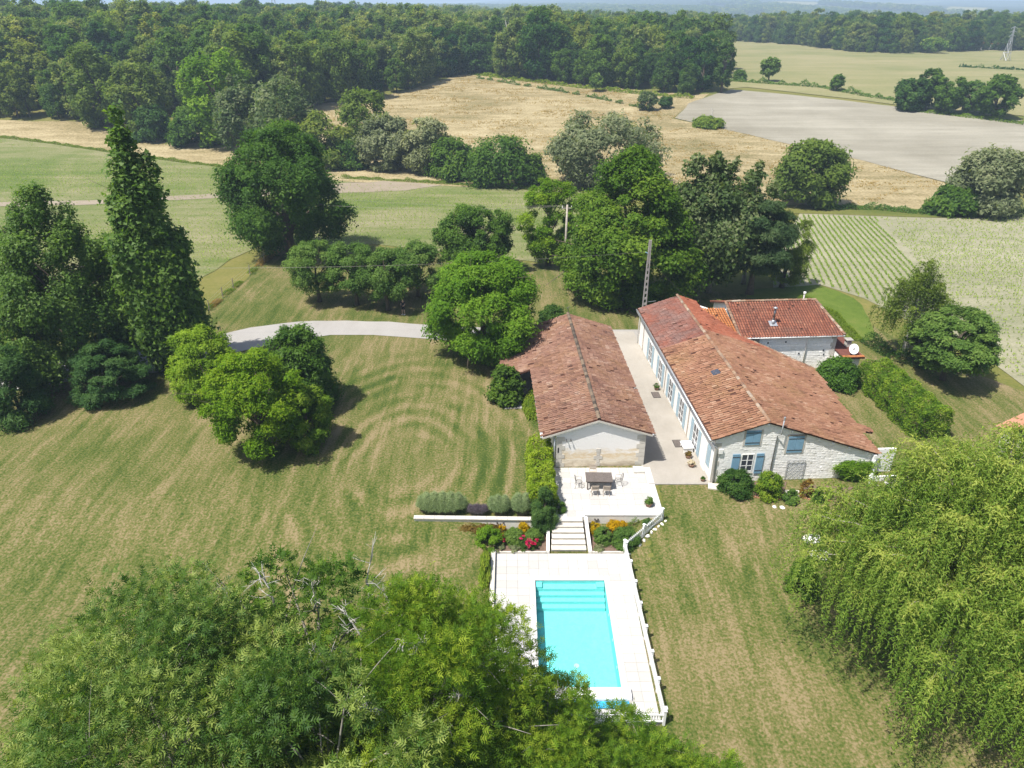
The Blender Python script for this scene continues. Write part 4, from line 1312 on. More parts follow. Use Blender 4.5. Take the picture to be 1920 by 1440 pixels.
# verge boards and soffit
for s, (xa, xb) in enumerate(((-.98, xr_), (xr_, 6.7))):
    za, zb_ = barn_z(xa), barn_z(xb)
    MB().add([(xa, y0r - .02, za - .21), (xb, y0r - .02, zb_ - .21), (xb, y0r - .02, zb_ - .07), (xa, y0r - .02, za - .07), (xa, .0, za - .21), (xb, .0, zb_ - .21), (xb, .0, zb_ - .07), (xa, .0, za - .07)],
             [(0, 1, 2, 3), (0, 4, 5, 1), (3, 2, 6, 7), (0, 3, 7, 4), (1, 5, 6, 2)]).build('verge_board', MAT['mortar'] if s == 5 else MAT['stone_pale'], barn)
MB().box(-1.0, -.952, y0r, 10.0, zl - .16, zl - .02).build('fascia', MAT['white'], barn)
gutter(barn, (6.74, y0r, barn_z(6.7) - .09), (6.74, y1r, barn_z(6.7) - .09), MAT['zinc'])
gutter(barn, (-1.06, y0r, zl - .10), (-1.06, 10.0, zl - .10), MAT['zinc'])
downpipe(barn, [(-.12, -.06, zl - .25), (-.12, -.06, 0)])
# stone quoins and the central stone pier in the gable
for k in range(7):
    w_ = .42 if k % 2 else .62
    MB().box(.002, w_, -.022, -.001, .05 + k * .36, .38 + k * .36).build('quoin', MAT['stone_pale'], barn)
    MB().box(BW - w_, BW - .002, -.022, -.001, .05 + k * .36, .38 + k * .36).build('quoin', MAT['stone_pale'], barn)
for k, w_ in enumerate((.34, .20, .62, .22, .30)):
    MB().box(3.0 - w_ / 2, 3.0 + w_ / 2, -.03, -.001, .04 + k * .30, .32 + k * .30).build('pier_stone', MAT['stone_pale'], barn)
MB().box(.12, .22, -.03, -.001, 1.25, 1.68).build('vent_slot', MAT['black'], barn)
for x in (.72, 1.02):
    lm = MB().tube([(x, -.02, 2.36), (x, -.14, 2.34), (x, -.16, 2.26)], [.03, .03, .055], 8).build('wall_lamp', MAT['iron'], barn)
# lean-to posts, slab and back
for y in (10.3, 14.2, 18.1):
    MB().box(-3.3, -3.14, y - .08, y + .08, -.3, lz - .13).build('post', MAT['rail'], barn)
MB().box(-3.2, -1.2, 18.15, 18.3, -.3, lz - .15).build('lean_to_wall', MAT['wall_render'], barn)
MB().box(-3.3, -.02, 8.4, 18.1, -.4, .06).build('lean_to_floor', MAT['drive'], barn)
MB().tube([(xr_, y1r - .1, zt + .1), (xr_ + .02, y1r - .1, zt + .45), (xr_ - .1, y1r - .1, zt + .62), (xr_ + .12, y1r - .1, zt + .75)], [.03, .02, .05, .012], 6).build('finial', MAT['iron'], barn)

# --- farmhouse
HR = R(3.4)
house = thing('farmhouse', 'long white stone farmhouse with terracotta roof and blue shutters', 'house', (13.59, 39.97, 0.93), HR)
rx, rz_ = 3.33, 4.85                # ridge position and height
sL, sR = .335, .347
def hz(x): return rz_ - (sL * (rx - x) if x < rx else sR * (x - rx))
HL = 22.6
hp = [(0, -.3), (11.05, -.3), (11.05, hz(11.05) - .1), (rx, rz_ - .1), (0, hz(0) - .1)]
gable_wall(house, 'gable_wall', 0, .45, hp, MAT['mortar_white'])
MB().box(.003, .45, .452, HL, -.3, hz(0) - .1).build('long_wall', MAT['wall_render'], house)
gable_wall(house, 'back_wall', HL - .45, HL - .002, [(.452, -.3), (6.5, -.3), (6.5, hz(6.5) - .15), (rx, rz_ - .12), (.452, hz(.452) - .12)], MAT['wall_render'])
MB().add([(10.7, .452, -.3), (11.04, .452, -.3), (12.85, 13.6, -.3), (12.4, 13.6, -.3), (10.7, .452, hz(11.2) - .12), (11.04, .452, hz(11.2) - .12), (12.85, 13.6, hz(12.9) - .12), (12.4, 13.6, hz(12.9) - .12)],
         [(3, 2, 1, 0), (4, 5, 6, 7), (0, 1, 5, 4), (1, 2, 6, 5), (2, 3, 7, 6), (3, 0, 4, 7)]).build('side_wall', MAT['wall_render'], house)
MB().add([(12.8, 13.5, -.3), (12.8, 13.3, -.3), (7.6, 15.8, -.3), (7.6, 16.0, -.3), (12.8, 13.5, hz(12.8) - .13), (12.8, 13.3, hz(12.8) - .13), (7.6, 15.8, hz(7.6) - .13), (7.6, 16.0, hz(7.6) - .13)],
         [(0, 1, 2, 3), (4, 7, 6, 5), (0, 4, 5, 1), (1, 5, 6, 2), (2, 6, 7, 3), (3, 7, 4, 0)]).build('end_wall', MAT['white'], house)
holes = [(1.2, 3.6, .68, 2.42), (1.82, 3.1, 2.95, 4.3), (4.85, 6.1, 2.2, 3.75), (0, .42, -.3, 4)]
sp = [(.02, -.05), (11.0, -.05), (11.0, hz(11.0) - .12), (rx, rz_ - .14), (.02, hz(0) - .14)]
rubble(house, 'stonework', sp, 0, 'x', holes, .125, 3)
for k in range(9):
    w_ = .30 if k % 2 else .42
    MB().box(-.015, w_, -.03, -.001, .02 + k * .36, .37 + k * .36).build('quoin', MAT['stone_pale'], house)
# roof
yF = -.15
r1 = roof_slope(house, 'roof', [(rx, yF, rz_), (-.35, yF, hz(-.35)), (-.35, 13.8, hz(-.35)), (rx, 13.8, rz_)], (0, 1, 0), MAT['tile_house'], n_single=150, seed=21, jitter=1.5)
r2 = roof_slope(house, 'roof', [(rx, 13.802, rz_), (-.35, 13.802, hz(-.35)), (-.35, 22.9, hz(-.35)), (rx, 22.9, rz_)], (0, 1, 0), MAT['tile_purple'], seed=22)
r3 = roof_slope(house, 'roof', [(rx, yF, rz_), (rx, 15.0, rz_), (10.34, 15.0, hz(10.34)), (13.2, 13.7, hz(13.2)), (11.4, yF, hz(11.4))], (0, 1, 0), MAT['tile_house'], n_single=150, seed=23, jitter=1.2)
r4 = roof_slope(house, 'roof', [(rx, 15.002, rz_), (rx, 22.9, rz_), (5.0, 22.9, hz(5.0)), (5.2, 21.0, hz(5.2)), (7.6, 16.3, hz(7.6)), (10.33, 15.002, hz(10.33))], (0, 1, 0), MAT['tile_red'], seed=24)
ridge(house, r1, (rx, yF, rz_ + .03), (rx, 22.9, rz_ + .03), MAT['tile_edge'], .44, .14)
ridge(house, r3, (13.2, 13.7, hz(13.2) + .02), (7.6, 16.25, hz(7.6) + .02), MAT['tile_edge'], .44, .12, 'verge_tile')
ridge(house, r1, (rx, yF, rz_ + .0), (-.35, yF, hz(-.35) + .0), MAT['tile_house'], .4, .09, 'verge_tile')
ridge(house, r3, (rx, yF, rz_ + .0), (11.4, yF, hz(11.4) + .0), MAT['tile_house'], .4, .09, 'verge_tile')
vv_ = MB().add([(2.0, 7.4, 0), (2.5, 7.4, 0), (2.5, 8.05, 0), (2.0, 8.05, 0)], [(0, 1, 2, 3)])
sk = MB()
for (x0, x1, ya, yb, h0, h1) in ((1.95, 2.5, 7.3, 8.0, .02, .13),):
    sk.add([(x0, ya, hz(x0) + h0), (x1, ya, hz(x1) + h0), (x1, yb, hz(x1) + h0), (x0, yb, hz(x0) + h0), (x0, ya, hz(x0) + h1), (x1, ya, hz(x1) + h1), (x1, yb, hz(x1) + h1), (x0, yb, hz(x0) + h1)],
           [(3, 2, 1, 0), (4, 5, 6, 7), (0, 1, 5, 4), (1, 2, 6, 5), (2, 3, 7, 6), (3, 0, 4, 7)])
MAT['darkglass'] = flat_mat('dark_glass', (.05, .055, .07), .12, .6, .1, 2)
sk.build('roof_window', MAT['darkglass'], house)
# porch flap on the right eave
po = roof_slope(house, 'porch_roof', [(11.75, 3.0, hz(11.75) - .02), (11.95, 4.1, hz(11.95) - .02), (13.2, 4.0, hz(11.95) - .45), (13.0, 3.4, hz(11.9) - .42)], (.2, 1, 0), MAT['tile_house'], seed=29)
# rafters ends under the front verge
for x in (.9, 3.32, 5.05, 7.0, 8.1, 9.3, 10.6):
    z = hz(x) - .13
    MB().box(x - .07, x + .07, -.13, -.003, z - .17, z).build('purlin_end', MAT['whitewood'], house)
gutter(house, (-.42, yF, hz(-.35) - .07), (-.42, 22.9, hz(-.35) - .07))
MB().box(-.345, -.3, yF + .02, 22.85, hz(-.35) - .28, hz(-.35) - .11).build('fascia', MAT['white'], house)
downpipe(house, [(-.42, .1, hz(-.35) - .12), (.12, -.08, 2.9), (.2, -.08, 0)])
downpipe(house, [(-.42, 22.7, hz(-.35) - .12), (-.1, 22.7, 2.9), (-.1, 22.7, 0)], MAT['white'])
downpipe(house, [(4.08, -.09, .75), (4.08, -.09, 3.75), (4.22, -.30, 3.95), (4.22, -.32, 5.15)])
MB().tube([(4.22, -.32, 5.10), (4.22, -.32, 5.3)], [.07, .07], 8).build('flue_cap', MAT['zinc'], house)
MB().box(.28, .55, -.12, -.03, 2.45, 2.8).build('meter_box', MAT['white'], house)

def shutter_leaf(parent, x, y, z, w, h, ax='x', m=None, name='shutter', bars=True):
    """a boarded shutter leaf with iron straps; ax = direction the leaf runs along"""
    m = m or MAT['blue']
    s = None
    nb = max(3, int(w / .11))
    root_ = None
    mb = MB()
    for i in range(nb):
        a0, a1 = i * w / nb + .003, (i + 1) * w / nb - .003
        if ax == 'x': mb.box(x + a0, x + a1, y - .035, y, z, z + h)
        else: mb.box(y - .035, y, x + a0, x + a1, z, z + h)
    s = mb.build(name, m, parent)
    if bars:
        for zz in (.14 * h, .84 * h):
            mb = MB()
            if ax == 'x': mb.box(x + .0, x + w, y - .05, y - .036, z + zz, z + zz + .045)
            else: mb.box(y - .05, y - .036, x + .0, x + w, z + zz, z + zz + .045)
            mb.build('strap', MAT['iron'] if ax == 'x' else m, s)
    return s
# lower front window with open shutters
wd = MB().box(1.86, 2.86, -.045, -.002, .70, .80).build('window_sill', MAT['stone_pale'], house)
wf = MB()
wf.box(1.93, 1.99, -.03, -.004, .80, 2.3).box(2.74, 2.80, -.03, -.004, .80, 2.3).box(1.99, 2.74, -.03, -.004, .80, .95).box(1.99, 2.74, -.03, -.004, 2.24, 2.3)
wf.box(2.33, 2.40, -.03, -.004, .95, 2.24)
for z in (1.34, 1.78): wf.box(1.99, 2.33, -.028, -.004, z, z + .035).box(2.40, 2.74, -.028, -.004, z, z + .035)
wo = wf.build('window', MAT['white'], house)
for x0, x1 in ((1.99, 2.33), (2.40, 2.74)):
    for z0, z1 in ((.95, 1.34), (1.375, 1.78), (1.815, 2.24)):
        MB().box(x0 + .001, x1 - .001, -.014, -.006, z0 + .001, z1 - .001).build('pane', MAT['darkglass'], wo)
shutter_leaf(house, 1.30, -.035, .72, .52, 1.62)
shutter_leaf(house, 2.95, -.035, .72, .52, 1.62)
for x0, z0, w, h in ((1.98, 3.05, 1.0, 1.10), (4.95, 2.32, 1.06, 1.30)):
    MB().box(x0 - .13, x0 - .002, -.03, -.001, z0 - .1, z0 + h + .05).box(x0 + w + .002, x0 + w + .13, -.03, -.001, z0 - .1, z0 + h + .05).build('jamb_stone', MAT['stone_pale'], house)
    shutter_leaf(house, x0, -.02, z0, w / 2 - .006, h)
    shutter_leaf(house, x0 + w / 2 + .006, -.02, z0, w / 2 - .006, h)
MB().box(4.85, 6.12, -.05, -.002, 3.63, 3.74).build('lintel', MAT['rail'], house)
# long side: tall windows with open pale shutters, door
for k, yc in enumerate((18.05, 14.4, 10.95, 7.7, 3.9)):
    mb = MB().box(-.028, -.002, yc - .58, yc - .5, .3, 2.3).box(-.028, -.002, yc + .5, yc + .58, .3, 2.3).box(-.028, -.002, yc - .5, yc + .5, 2.2, 2.3)
    mb.box(-.024, -.003, yc - .05, yc + .05, .3, 2.2)
    for z in (.9, 1.5): mb.box(-.02, -.003, yc - .5, yc - .05, z, z + .05).box(-.02, -.003, yc + .05, yc + .5, z, z + .05)
    mb.box(-.024, -.003, yc - .5, yc + .5, .3, .42)
    wo = mb.build('window', MAT['white'], house)
    MB().box(-.012, -.0025, yc - .499, yc - .051, .421, 2.199).build('pane', MAT['darkglass'], wo)
    MB().box(-.012, -.0025, yc + .051, yc + .499, .421, 2.199).build('pane', MAT['darkglass'], wo)
    for yy in (yc - 1.16, yc + .62):
        shutter_leaf(house, yy, -.01, .28, .54, 2.05, 'y', MAT['blue_pale'])
shutter_leaf(house, .55, -.01, .9, .62, 1.6, 'y', MAT['blue_pale'])
shutter_leaf(house, 1.3, -.012, .1, .9, 2.2, 'y', MAT['whitewood'], 'door', False)
for yy in (20.9, 12.7, 5.75):
    MB().tube([(-.05, yy, 3.2), (-.05, yy, .2)], .03, 6).build('cable_pipe', MAT['palewood'], house)
MB().box(-.012, -.002, .4, 22.3, -.02, .22).build('plinth', MAT['stone_pale'], house)
# trellis
tr = thing('trellis', 'pale diamond lattice trellis on the white gable wall', 'trellis', (13.59, 39.97, .93), HR)
tw, thh, tx, tz0 = 1.22, 1.5, 5.2, .15
for k in range(-5, 8):
    for sgn in (1, -1):
        c0 = k * .34
        seg = []
        for t in np.linspace(0, tw, 40):
            z = (c0 + sgn * t * 1.05) if sgn == 1 else (c0 + 1.2 - t * 1.05)
            if 0 <= z <= thh: seg.append((tx + t, -.075 if sgn == 1 else -.09, tz0 + z))
        if len(seg) > 2:
            MB().tube([seg[0], seg[-1]], .013, 4).build('lath', MAT['zinc'], tr)
mbt = MB().box(tx - .02, tx + .0, -.10, -.06, tz0, tz0 + thh).box(tx + tw, tx + tw + .02, -.10, -.06, tz0, tz0 + thh).box(tx - .02, tx + tw + .02, -.099, -.061, tz0 + thh + .001, tz0 + thh + .03)
mbt.build('trellis_frame', MAT['zinc'], tr)

# wing (own local frame shared with the house)
wing = thing('farmhouse_wing', 'white stone wing with red tile roof and steel flue behind the farmhouse', 'house', (13.59, 39.97, 0.93), HR)
we, wr_, wz, wtop = 16.4, 20.8, 3.35, 4.95
ws = (wtop - wz) / (wr_ - we)
MB().box(7.7, 16.25, 16.65, 17.3, -.3, wz + .02).build('front_wall', MAT['mortar_white'], wing)
MB().box(15.8, 16.25, 17.302, 24.6, -.3, wz + .0).build('side_wall', MAT['mortar_white'], wing)
MB().box(7.7, 15.8, 24.2, 24.6, -.3, wz).build('back_wall', MAT['mortar_white'], wing)
mb = MB().add([(7.6, 16.9, -.3), (7.6, 24.6, -.3), (7.6, 24.6, wz), (7.6, wr_, wtop - .12), (7.6, 16.9, wz + .1), (7.9, 16.9, -.3), (7.9, 24.6, -.3), (7.9, 24.6, wz), (7.9, wr_, wtop - .12), (7.9, 16.9, wz + .1)],
         [(0, 4, 3, 2, 1), (5, 6, 7, 8, 9), (0, 1, 6, 5), (1, 2, 7, 6), (2, 3, 8, 7), (3, 4, 9, 8), (4, 0, 5, 9)])
mb.build('end_gable', MAT['mortar_white'], wing)
rubble(wing, 'stonework', [(9.2, 0), (16.22, 0), (16.22, wz - .12), (9.2, wz - .12)], 16.65, 'x', [], .15, 8)
MB().box(7.9, 9.2, 16.5, 16.645, wz - .9, wz - .1).build('timber_infill', MAT['rail'], wing)
for k in range(9):
    w_ = .3 if k % 2 else .46
    MB().box(16.25 - w_, 16.27, 16.62, 16.649, .02 + k * .36, .37 + k * .36).build('quoin', MAT['stone_pale'], wing)
wr1 = roof_slope(wing, 'roof', [(7.35, we, wz), (7.25, wr_, wtop), (15.7, wr_, wtop), (16.75, we, wz)], (1, 0, 0), MAT['tile_wing'], pitch=.24, expo=.34, rad=.10, seed=31, jitter=.5, flat=.55)
wr2 = roof_slope(wing, 'roof', [(7.25, wr_ + .002, wtop - .002), (7.35, 25.0, wz), (16.75, 25.0, wz), (15.7, wr_ + .002, wtop - .002)], (1, 0, 0), MAT['tile_wing'], pitch=.24, expo=.34, rad=.10, seed=32, jitter=.5, flat=.55)
wr3 = roof_slope(wing, 'roof', [(15.71, wr_, wtop), (16.76, we + .01, wz), (16.76, 24.99, wz)], (0, 1, 0), MAT['tile_orange'], pitch=.24, expo=.34, rad=.10, seed=33, jitter=.6, flat=.55)
ridge(wing, wr1, (7.3, wr_, wtop + .03), (15.7, wr_, wtop + .03), MAT['tile_edge'], .42, .13)
ridge(wing, wr1, (15.7, wr_, wtop + .03), (16.75, we, wz + .05), MAT['tile_edge'], .40, .13, 'hip_tile')
ridge(wing, wr1, (7.27, wr_, wtop + .03), (7.35, we, wz + .05), MAT['tile_edge'], .40, .13, 'verge_tile')
wr4 = roof_slope(wing, 'link_roof', [(7.3, we, wz - .03), (7.3, 21.0, 4.22), (5.2, 21.0, 4.22), (7.28, we + .02, wz - .02)][:3], (1, 0, 0), MAT['tile_orange'], pitch=.24, expo=.36, rad=.105, seed=34, jitter=.4)
gable_wall(wing, 'link_back', 21.0, 21.2, [(5.0, 0), (7.6, 0), (7.6, 4.1), (5.0, 4.1)], MAT['wall_render'])
gutter(wing, (7.6, we - .07, wz - .06), (16.75, we - .07, wz - .06), MAT['white'])
downpipe(wing, [(13.6, we - .05, wz - .1), (13.6, 16.56, wz - .45), (13.55, 16.56, 0)], MAT['white'])
for x, z in ((10.0, 2.6), (11.6, 2.65), (15.2, 1.75), (15.3, 1.35), (13.0, 1.5)):
    MB().box(x, x + .12, 16.60, 16.652, z, z + .12).build('putlog_hole', MAT['black'], wing)
fl = MB()
fx, fy = 10.75, 17.9
fz = wz + ws * (fy - we)
fl.tube([(fx, fy, fz + .05), (fx, fy, fz + .42)], [.17, .13], 12)
fl.build('flue_collar', MAT['zinc'], wing, True)
MB().tube([(fx, fy, fz + .4), (fx, fy, fz + 1.45)], .10, 12).build('flue_pipe', flat_mat('steel_flue', (.20, .18, .17), .35, .5, .3, 6, metal=.8), wing, True)
MB().tube([(fx, fy, fz + 1.45), (fx, fy, fz + 1.52), (fx, fy, fz + 1.56), (fx, fy, fz + 1.66)], [.12, .12, .24, .05], 12).build('flue_cowl', MAT['zinc'], wing, True)
MB().add([(fx - .35, fy - .35, fz - .35 * ws + .11), (fx + .35, fy - .35, fz - .35 * ws + .11), (fx + .35, fy + .3, fz + .3 * ws + .11), (fx - .35, fy + .3, fz + .3 * ws + .11)], [(0, 1, 2, 3)]).build('flashing', MAT['zinc'], wing)
MB().tube([(15.0, 21.6, wtop - .3), (15.0, 21.6, wtop + .35)], .07, 8).tube([(15.0, 21.6, wtop + .36), (15.0, 21.6, wtop + .42)], .13, 8).tube([(15.0, 21.6, wtop + .45), (15.0, 21.6, wtop + .5)], .13, 8).build('vent_pipe', MAT['white'], wing)
# small lean-to right of the wing
lt = thing('lean_to_shed', 'low shed with flat brown roof against the wing end wall', 'shed', (13.59, 39.97, 0.93), HR)
MB().box(16.35, 18.0, 15.3, 19.8, -.3, 1.7).build('shed_wall', MAT['mortar_white'], lt)
MB().add([(16.3, 15.0, 1.72), (18.25, 15.0, 1.66), (18.25, 20.0, 1.86), (16.3, 20.0, 1.95), (16.3, 15.0, 1.84), (18.25, 15.0, 1.78), (18.25, 20.0, 1.98), (16.3, 20.0, 2.07)],
         [(3, 2, 1, 0), (4, 5, 6, 7), (0, 1, 5, 4), (1, 2, 6, 5), (2, 3, 7, 6), (3, 0, 4, 7)]).build('shed_roof', MAT['tile_flat'], lt)
for i in range(9):
    MB().box(16.3 + i * .217, 16.3 + i * .217 + .2, 14.95, 15.3, 1.845, 1.90).build('edge_tile', MAT['tile_orange'], lt)
dish = thing('satellite_dish', 'white round satellite dish on the brown shed roof', 'satellite dish', Vector((13.59, 39.97, .93)) + Matrix.Rotation(HR, 3, 'Z') @ Vector((17.35, 15.6, 1.85)), HR)
mb = MB()
V, F = [(0, .0, .0)], []
nseg = 20
for i in range(1, 5):
    rr = .42 * i / 4
    for k in range(nseg):
        w_ = 6.2832 * k / nseg
        V.append((rr * math.cos(w_), -.25 * (rr ** 2), rr * math.sin(w_) * 1.1))
for k in range(nseg): F.append((0, 1 + k, 1 + (k + 1) % nseg))
for i in range(3):
    for k in range(nseg):
        F.append((1 + i * nseg + k, 1 + i * nseg + (k + 1) % nseg, 1 + (i + 1) * nseg + (k + 1) % nseg, 1 + (i + 1) * nseg + k))
d_ = mb.add(V, F).build('reflector', MAT['white'], dish, True)
d_.location = (0, -.1, .55); d_.rotation_euler = (R(-28), 0, R(-8))
MB().tube([(0, .05, -.05), (0, .05, .5), (0, -.05, .56)], .025, 6).build('mast', MAT['zinc'], dish)
MB().tube([(0, -.12, .3), (0, -.55, .42)], .012, 5).tube([(0, -.53, .41), (0, -.62, .45)], .03, 6).build('feed_arm', MAT['zinc'], dish)
ch = thing('shed_chimney', 'short square chimney with flat cap behind the satellite dish', 'chimney', Vector((13.59, 39.97, .93)) + Matrix.Rotation(HR, 3, 'Z') @ Vector((17.7, 17.2, 1.8)), HR)
MB().box(-.22, .22, -.22, .22, -.2, .55).build('stack', MAT['stone_pale'], ch)
for sx in (-1, 1):
    for sy in (-1, 1): MB().box(sx * .17 - .04, sx * .17 + .04, sy * .17 - .04, sy * .17 + .04, .551, .72).build('cap_post', MAT['stone_pale'], ch)
MB().box(-.32, .32, -.32, .32, .721, .79).build('cap', MAT['concrete'], ch)

# porch at the low end of the gable
pc = thing('porch', 'white timber porch beside the low end of the gable', 'porch', (13.59, 39.97, .93), HR)
MB().box(11.1, 11.28, -.25, -.07, -.3, 2.0).build('post', MAT['whitewood'], pc)
MB().box(11.3, 13.1, .55, .7, -.3, 1.95).build('back_panel', MAT['white'], pc)
MB().box(11.3, 13.1, -.55, -.45, -.3, .45).build('low_wall', MAT['white'], pc)
MB().box(12.0, 13.2, -1.35, -.75, .02, .42).build('bench_box', MAT['white'], pc)
MB().box(11.95, 13.25, -1.4, -.7, .423, .47).build('bench_lid', MAT['greywood'], pc)
MB().add([(10.75, -.9, -.25), (11.1, -.9, -.25), (11.25, -.28, 1.6), (11.0, -.28, 1.6), (10.75, -.85, -.25), (11.1, -.85, -.25), (11.25, -.23, 1.6), (11.0, -.23, 1.6)],
         [(0, 1, 2, 3), (7, 6, 5, 4), (0, 4, 5, 1), (1, 5, 6, 2), (2, 6, 7, 3), (3, 7, 4, 0)]).build('leaning_board', MAT['whitewood'], pc)

# small orange roof at the right edge
p = (39.2, 41.0, float(H(39.2, 41.0)))
shed = thing('garden_shed', 'small building with bright orange tile roof at the right edge', 'shed', (p[0], p[1], p[2]), R(30))
sw = 5.0
MB().box(-2.4, 2.4, 0, 4.0, -.3, 2.2).build('shed_wall', MAT['stone_pale'], shed)
roof_slope(shed, 'roof', [(-2.7, -.3, 2.25), (-2.7, 2.4, 3.2), (2.7, 2.4, 3.2), (2.7, -.3, 2.25)], (1, 0, 0), MAT['tile_shed'], pitch=.24, expo=.36, rad=.11, seed=41, jitter=.3, flat=.5)
roof_slope(shed, 'roof', [(-2.7, 2.402, 3.198), (-2.7, 4.3, 2.4), (2.7, 4.3, 2.4), (2.7, 2.402, 3.198)], (1, 0, 0), MAT['tile_shed'], pitch=.24, expo=.36, rad=.11, seed=42, jitter=.3, flat=.5)

# courtyard bits by the long wall
def mat_rect(label, y, x=-1.2):
    o = thing('door_mat', label, 'mat', Vector((13.59, 39.97, .93)) + Matrix.Rotation(HR, 3, 'Z') @ Vector((x, y, .105)), HR)
    mb = MB().box(-.32, .32, -.5, .5, -.02, .012)
    mb.build('backing', MAT['black'], o)
    for i in range(6):
        MB().box(-.29, .29, -.46 + i * .155, -.33 + i * .155, .0125, .025).build('rib', MAT['greywood'], o)
    return o
mat_rect('dark door mat lying on the gravel beside the long wall', 12.4, -.75)
mat_rect('brown door mat near the front corner of the long wall', 4.9, -.9)
bx = thing('white_bench', 'low white board bench in front of the long wall', 'bench', Vector((13.59, 39.97, .93)) + Matrix.Rotation(HR, 3, 'Z') @ Vector((-.45, 4.1, .08)), HR)
MB().box(-.42, .38, -.5, .5, .40, .44).build('seat', MAT['white'], bx)
for sy in (-1, 1): MB().box(-.36, .32, sy * .42 - .03, sy * .42 + .03, 0, .398).build('leg', MAT['white'], bx)
hl = lambda x, y, z: Vector((13.59, 39.97, .93)) + Matrix.Rotation(HR, 3, 'Z') @ Vector((x, y, z))
potted('potted_plant', 'small dark potted plant beside the dark door mat', hl(-.5, 13.3, .09), .2, .26, 'dark', .4, .24, 8)
potted('potted_plant', 'low flower pot below the white bench', hl(-.65, 3.0, .09), .22, .24, 'bronze', .3, .25, 9)
potted('potted_plant', 'white flowering pot on the gravel near the front corner', hl(-.75, 1.9, .09), .22, .24, 'white_flower', .3, .27, 10)
potted('potted_plant', 'little dark pot at the front corner of the farmhouse', hl(-.45, .15, .09), .16, .2, 'dark', .16, .14, 12)
kb = MB().box(9.35, 13.72, 39.70, 39.80, .7, 1.05).build('yard_kerb', MAT['concrete']); tag(kb, 'thin pale kerb between gravel yard and front lawn', 'kerb')
sg = MB().prism([(13.3, 39.2), (14.1, 39.05), (14.2, 39.7), (13.45, 39.85)], .6, 1.06).build('corner_stone', MAT['stone_pale']); tag(sg, 'pale block of stone at the farmhouse front corner', 'stone')
# bed edging and step before the gable
def edging(pts, label):
    r0 = thing('brick_edging', label, 'edging', gp(*pts[0]))
    for i in range(len(pts) - 1):
        a, b = gp(*pts[i]), gp(*pts[i + 1])
        L = np.linalg.norm((b - a)[:2]); n = max(1, int(L / .24))
        for k in range(n):
            q_ = a + (b - a) * (k + .5) / n
            o = MB().box(-.11, .11, -.05, .05, -.06, .09 + rng.uniform(-.01, .015)).build('brick', MAT['brickedge'], r0)
            o.location = Vector((q_[0], q_[1], float(H(q_[0], q_[1])) + .03)) - r0.location
            o.rotation_euler.z = math.atan2(b[1] - a[1], b[0] - a[0]) + rng.normal() * .05
edging([(1347, 919), (1380, 928), (1425, 935), (1466, 938)], 'curved terracotta brick edging of the bed under the front window')
edging([(1505, 935), (1530, 941), (1560, 941)], 'short terracotta brick edging right of the stone step')
bd = MB().prism([tuple(gp(u, v)[:2]) for u, v in ((1350, 918), (1400, 930), (1466, 936), (1475, 905), (1345, 905))], .5, 1.03).build('flower_bed', MAT['soil']); tag(bd, 'soil bed under the front window', None, None, 'structure')
bd = MB().prism([tuple(gp(u, v)[:2]) for u, v in ((1508, 933), (1530, 939), (1570, 938), (1600, 915), (1505, 910))], .5, 1.02).build('flower_bed', MAT['soil']); tag(bd, 'soil bed right of the trellis', None, None, 'structure')
p = gp(1487, 928)
ss = MB().prism([(-.5, -.3), (.45, -.34), (.5, .35), (-.46, .4)], -.2, .12).build('stone_step', MAT['stone_pale']); ss.location = p; tag(ss, 'flat grey stone step below the trellis', 'step')
# ------------------------------------------------------------------ garden shrubs
G = lambda *a, **k: tree(*a, **k)
hedge('laurel_hedge', 'bright green clipped laurel hedge beside the terrace', (2.0, 36.9), (1.95, 43.4), 1.75, 1.75, 5, 'laurel', .15, 1.7, zbase=.95)
hedge('long_hedge', 'long dark green hedge behind the farmhouse on the right', gp(1630, 722), gp(1745, 826), 2.7, 2.6, 6, 'ash', .15, 1.9, wob=.14)
G('cone_conifer', 'dark blue green cone shaped conifer beside the pool steps', 'shrub', (2.05, 36.1, .3), hgt=3.0, rad=.85, seed=11, mat='conifer', cat='shrub', prof=prof_linden, leaf=.11, aspect=.35, n_cl=60, stretch=1.5, cover=2.2)
G('terrace_grass', 'soft green shrub at the left edge of the terrace', 'shrub', (3.0, 36.95, .95), hgt=.75, rad=.5, seed=12, mat='fruit', cat='shrub', leaf=.1, aspect=.3, n_cl=20)
# lavender row
def lavender(label, x0, x1, h, seed, mat, y=36.95, w=.75):
    r = np.random.default_rng(seed)
    o = thing('lavender_bush', label, 'shrub', ((x0 + x1) / 2, y, .93))
    n = int((x1 - x0) * w * 3600)
    L = x1 - x0
    x = r.uniform(-1, 1, n); yy = r.uniform(-1, 1, n)
    k = (x ** 4 + yy ** 2) < 1
    x, yy = x[k], yy[k]; n = len(x)
    dome = np.sqrt(np.clip(1 - yy ** 2 * .9 - x ** 6 * .9, 0, 1))
    z = dome * h * r.uniform(.35, 1.0, n) ** .4 * (1 + .08 * np.sin(x * L * 6 + seed))
    P = np.stack([x * L / 2, yy * w / 2, z], 1)
    D = unit(np.stack([x * .6, yy * 1.2, np.full(n, .8)], 1) + r.normal(size=(n, 3)) * .18)
    N = unit(np.stack([r.normal(size=n) * .6 + x * .4, r.normal(size=n) * .6 + yy * .5, np.full(n, .9)], 1))
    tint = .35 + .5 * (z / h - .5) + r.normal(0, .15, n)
    me = leaves_mesh('foliage', P, N, .30 * r.uniform(.7, 1.2, n), .022, tint, D, r=r)
    me.materials.append(MAT[mat]); mobj('foliage', me, None, o)
lavender('long rounded lavender mound at the left end of the wall', -6.2, -2.9, 1.3, 1, 'lavender', 37.05, 1.3)
lavender('low purple lavender between the green lavender mounds', -2.9, -1.55, .6, 2, 'purple', 36.75, .6)
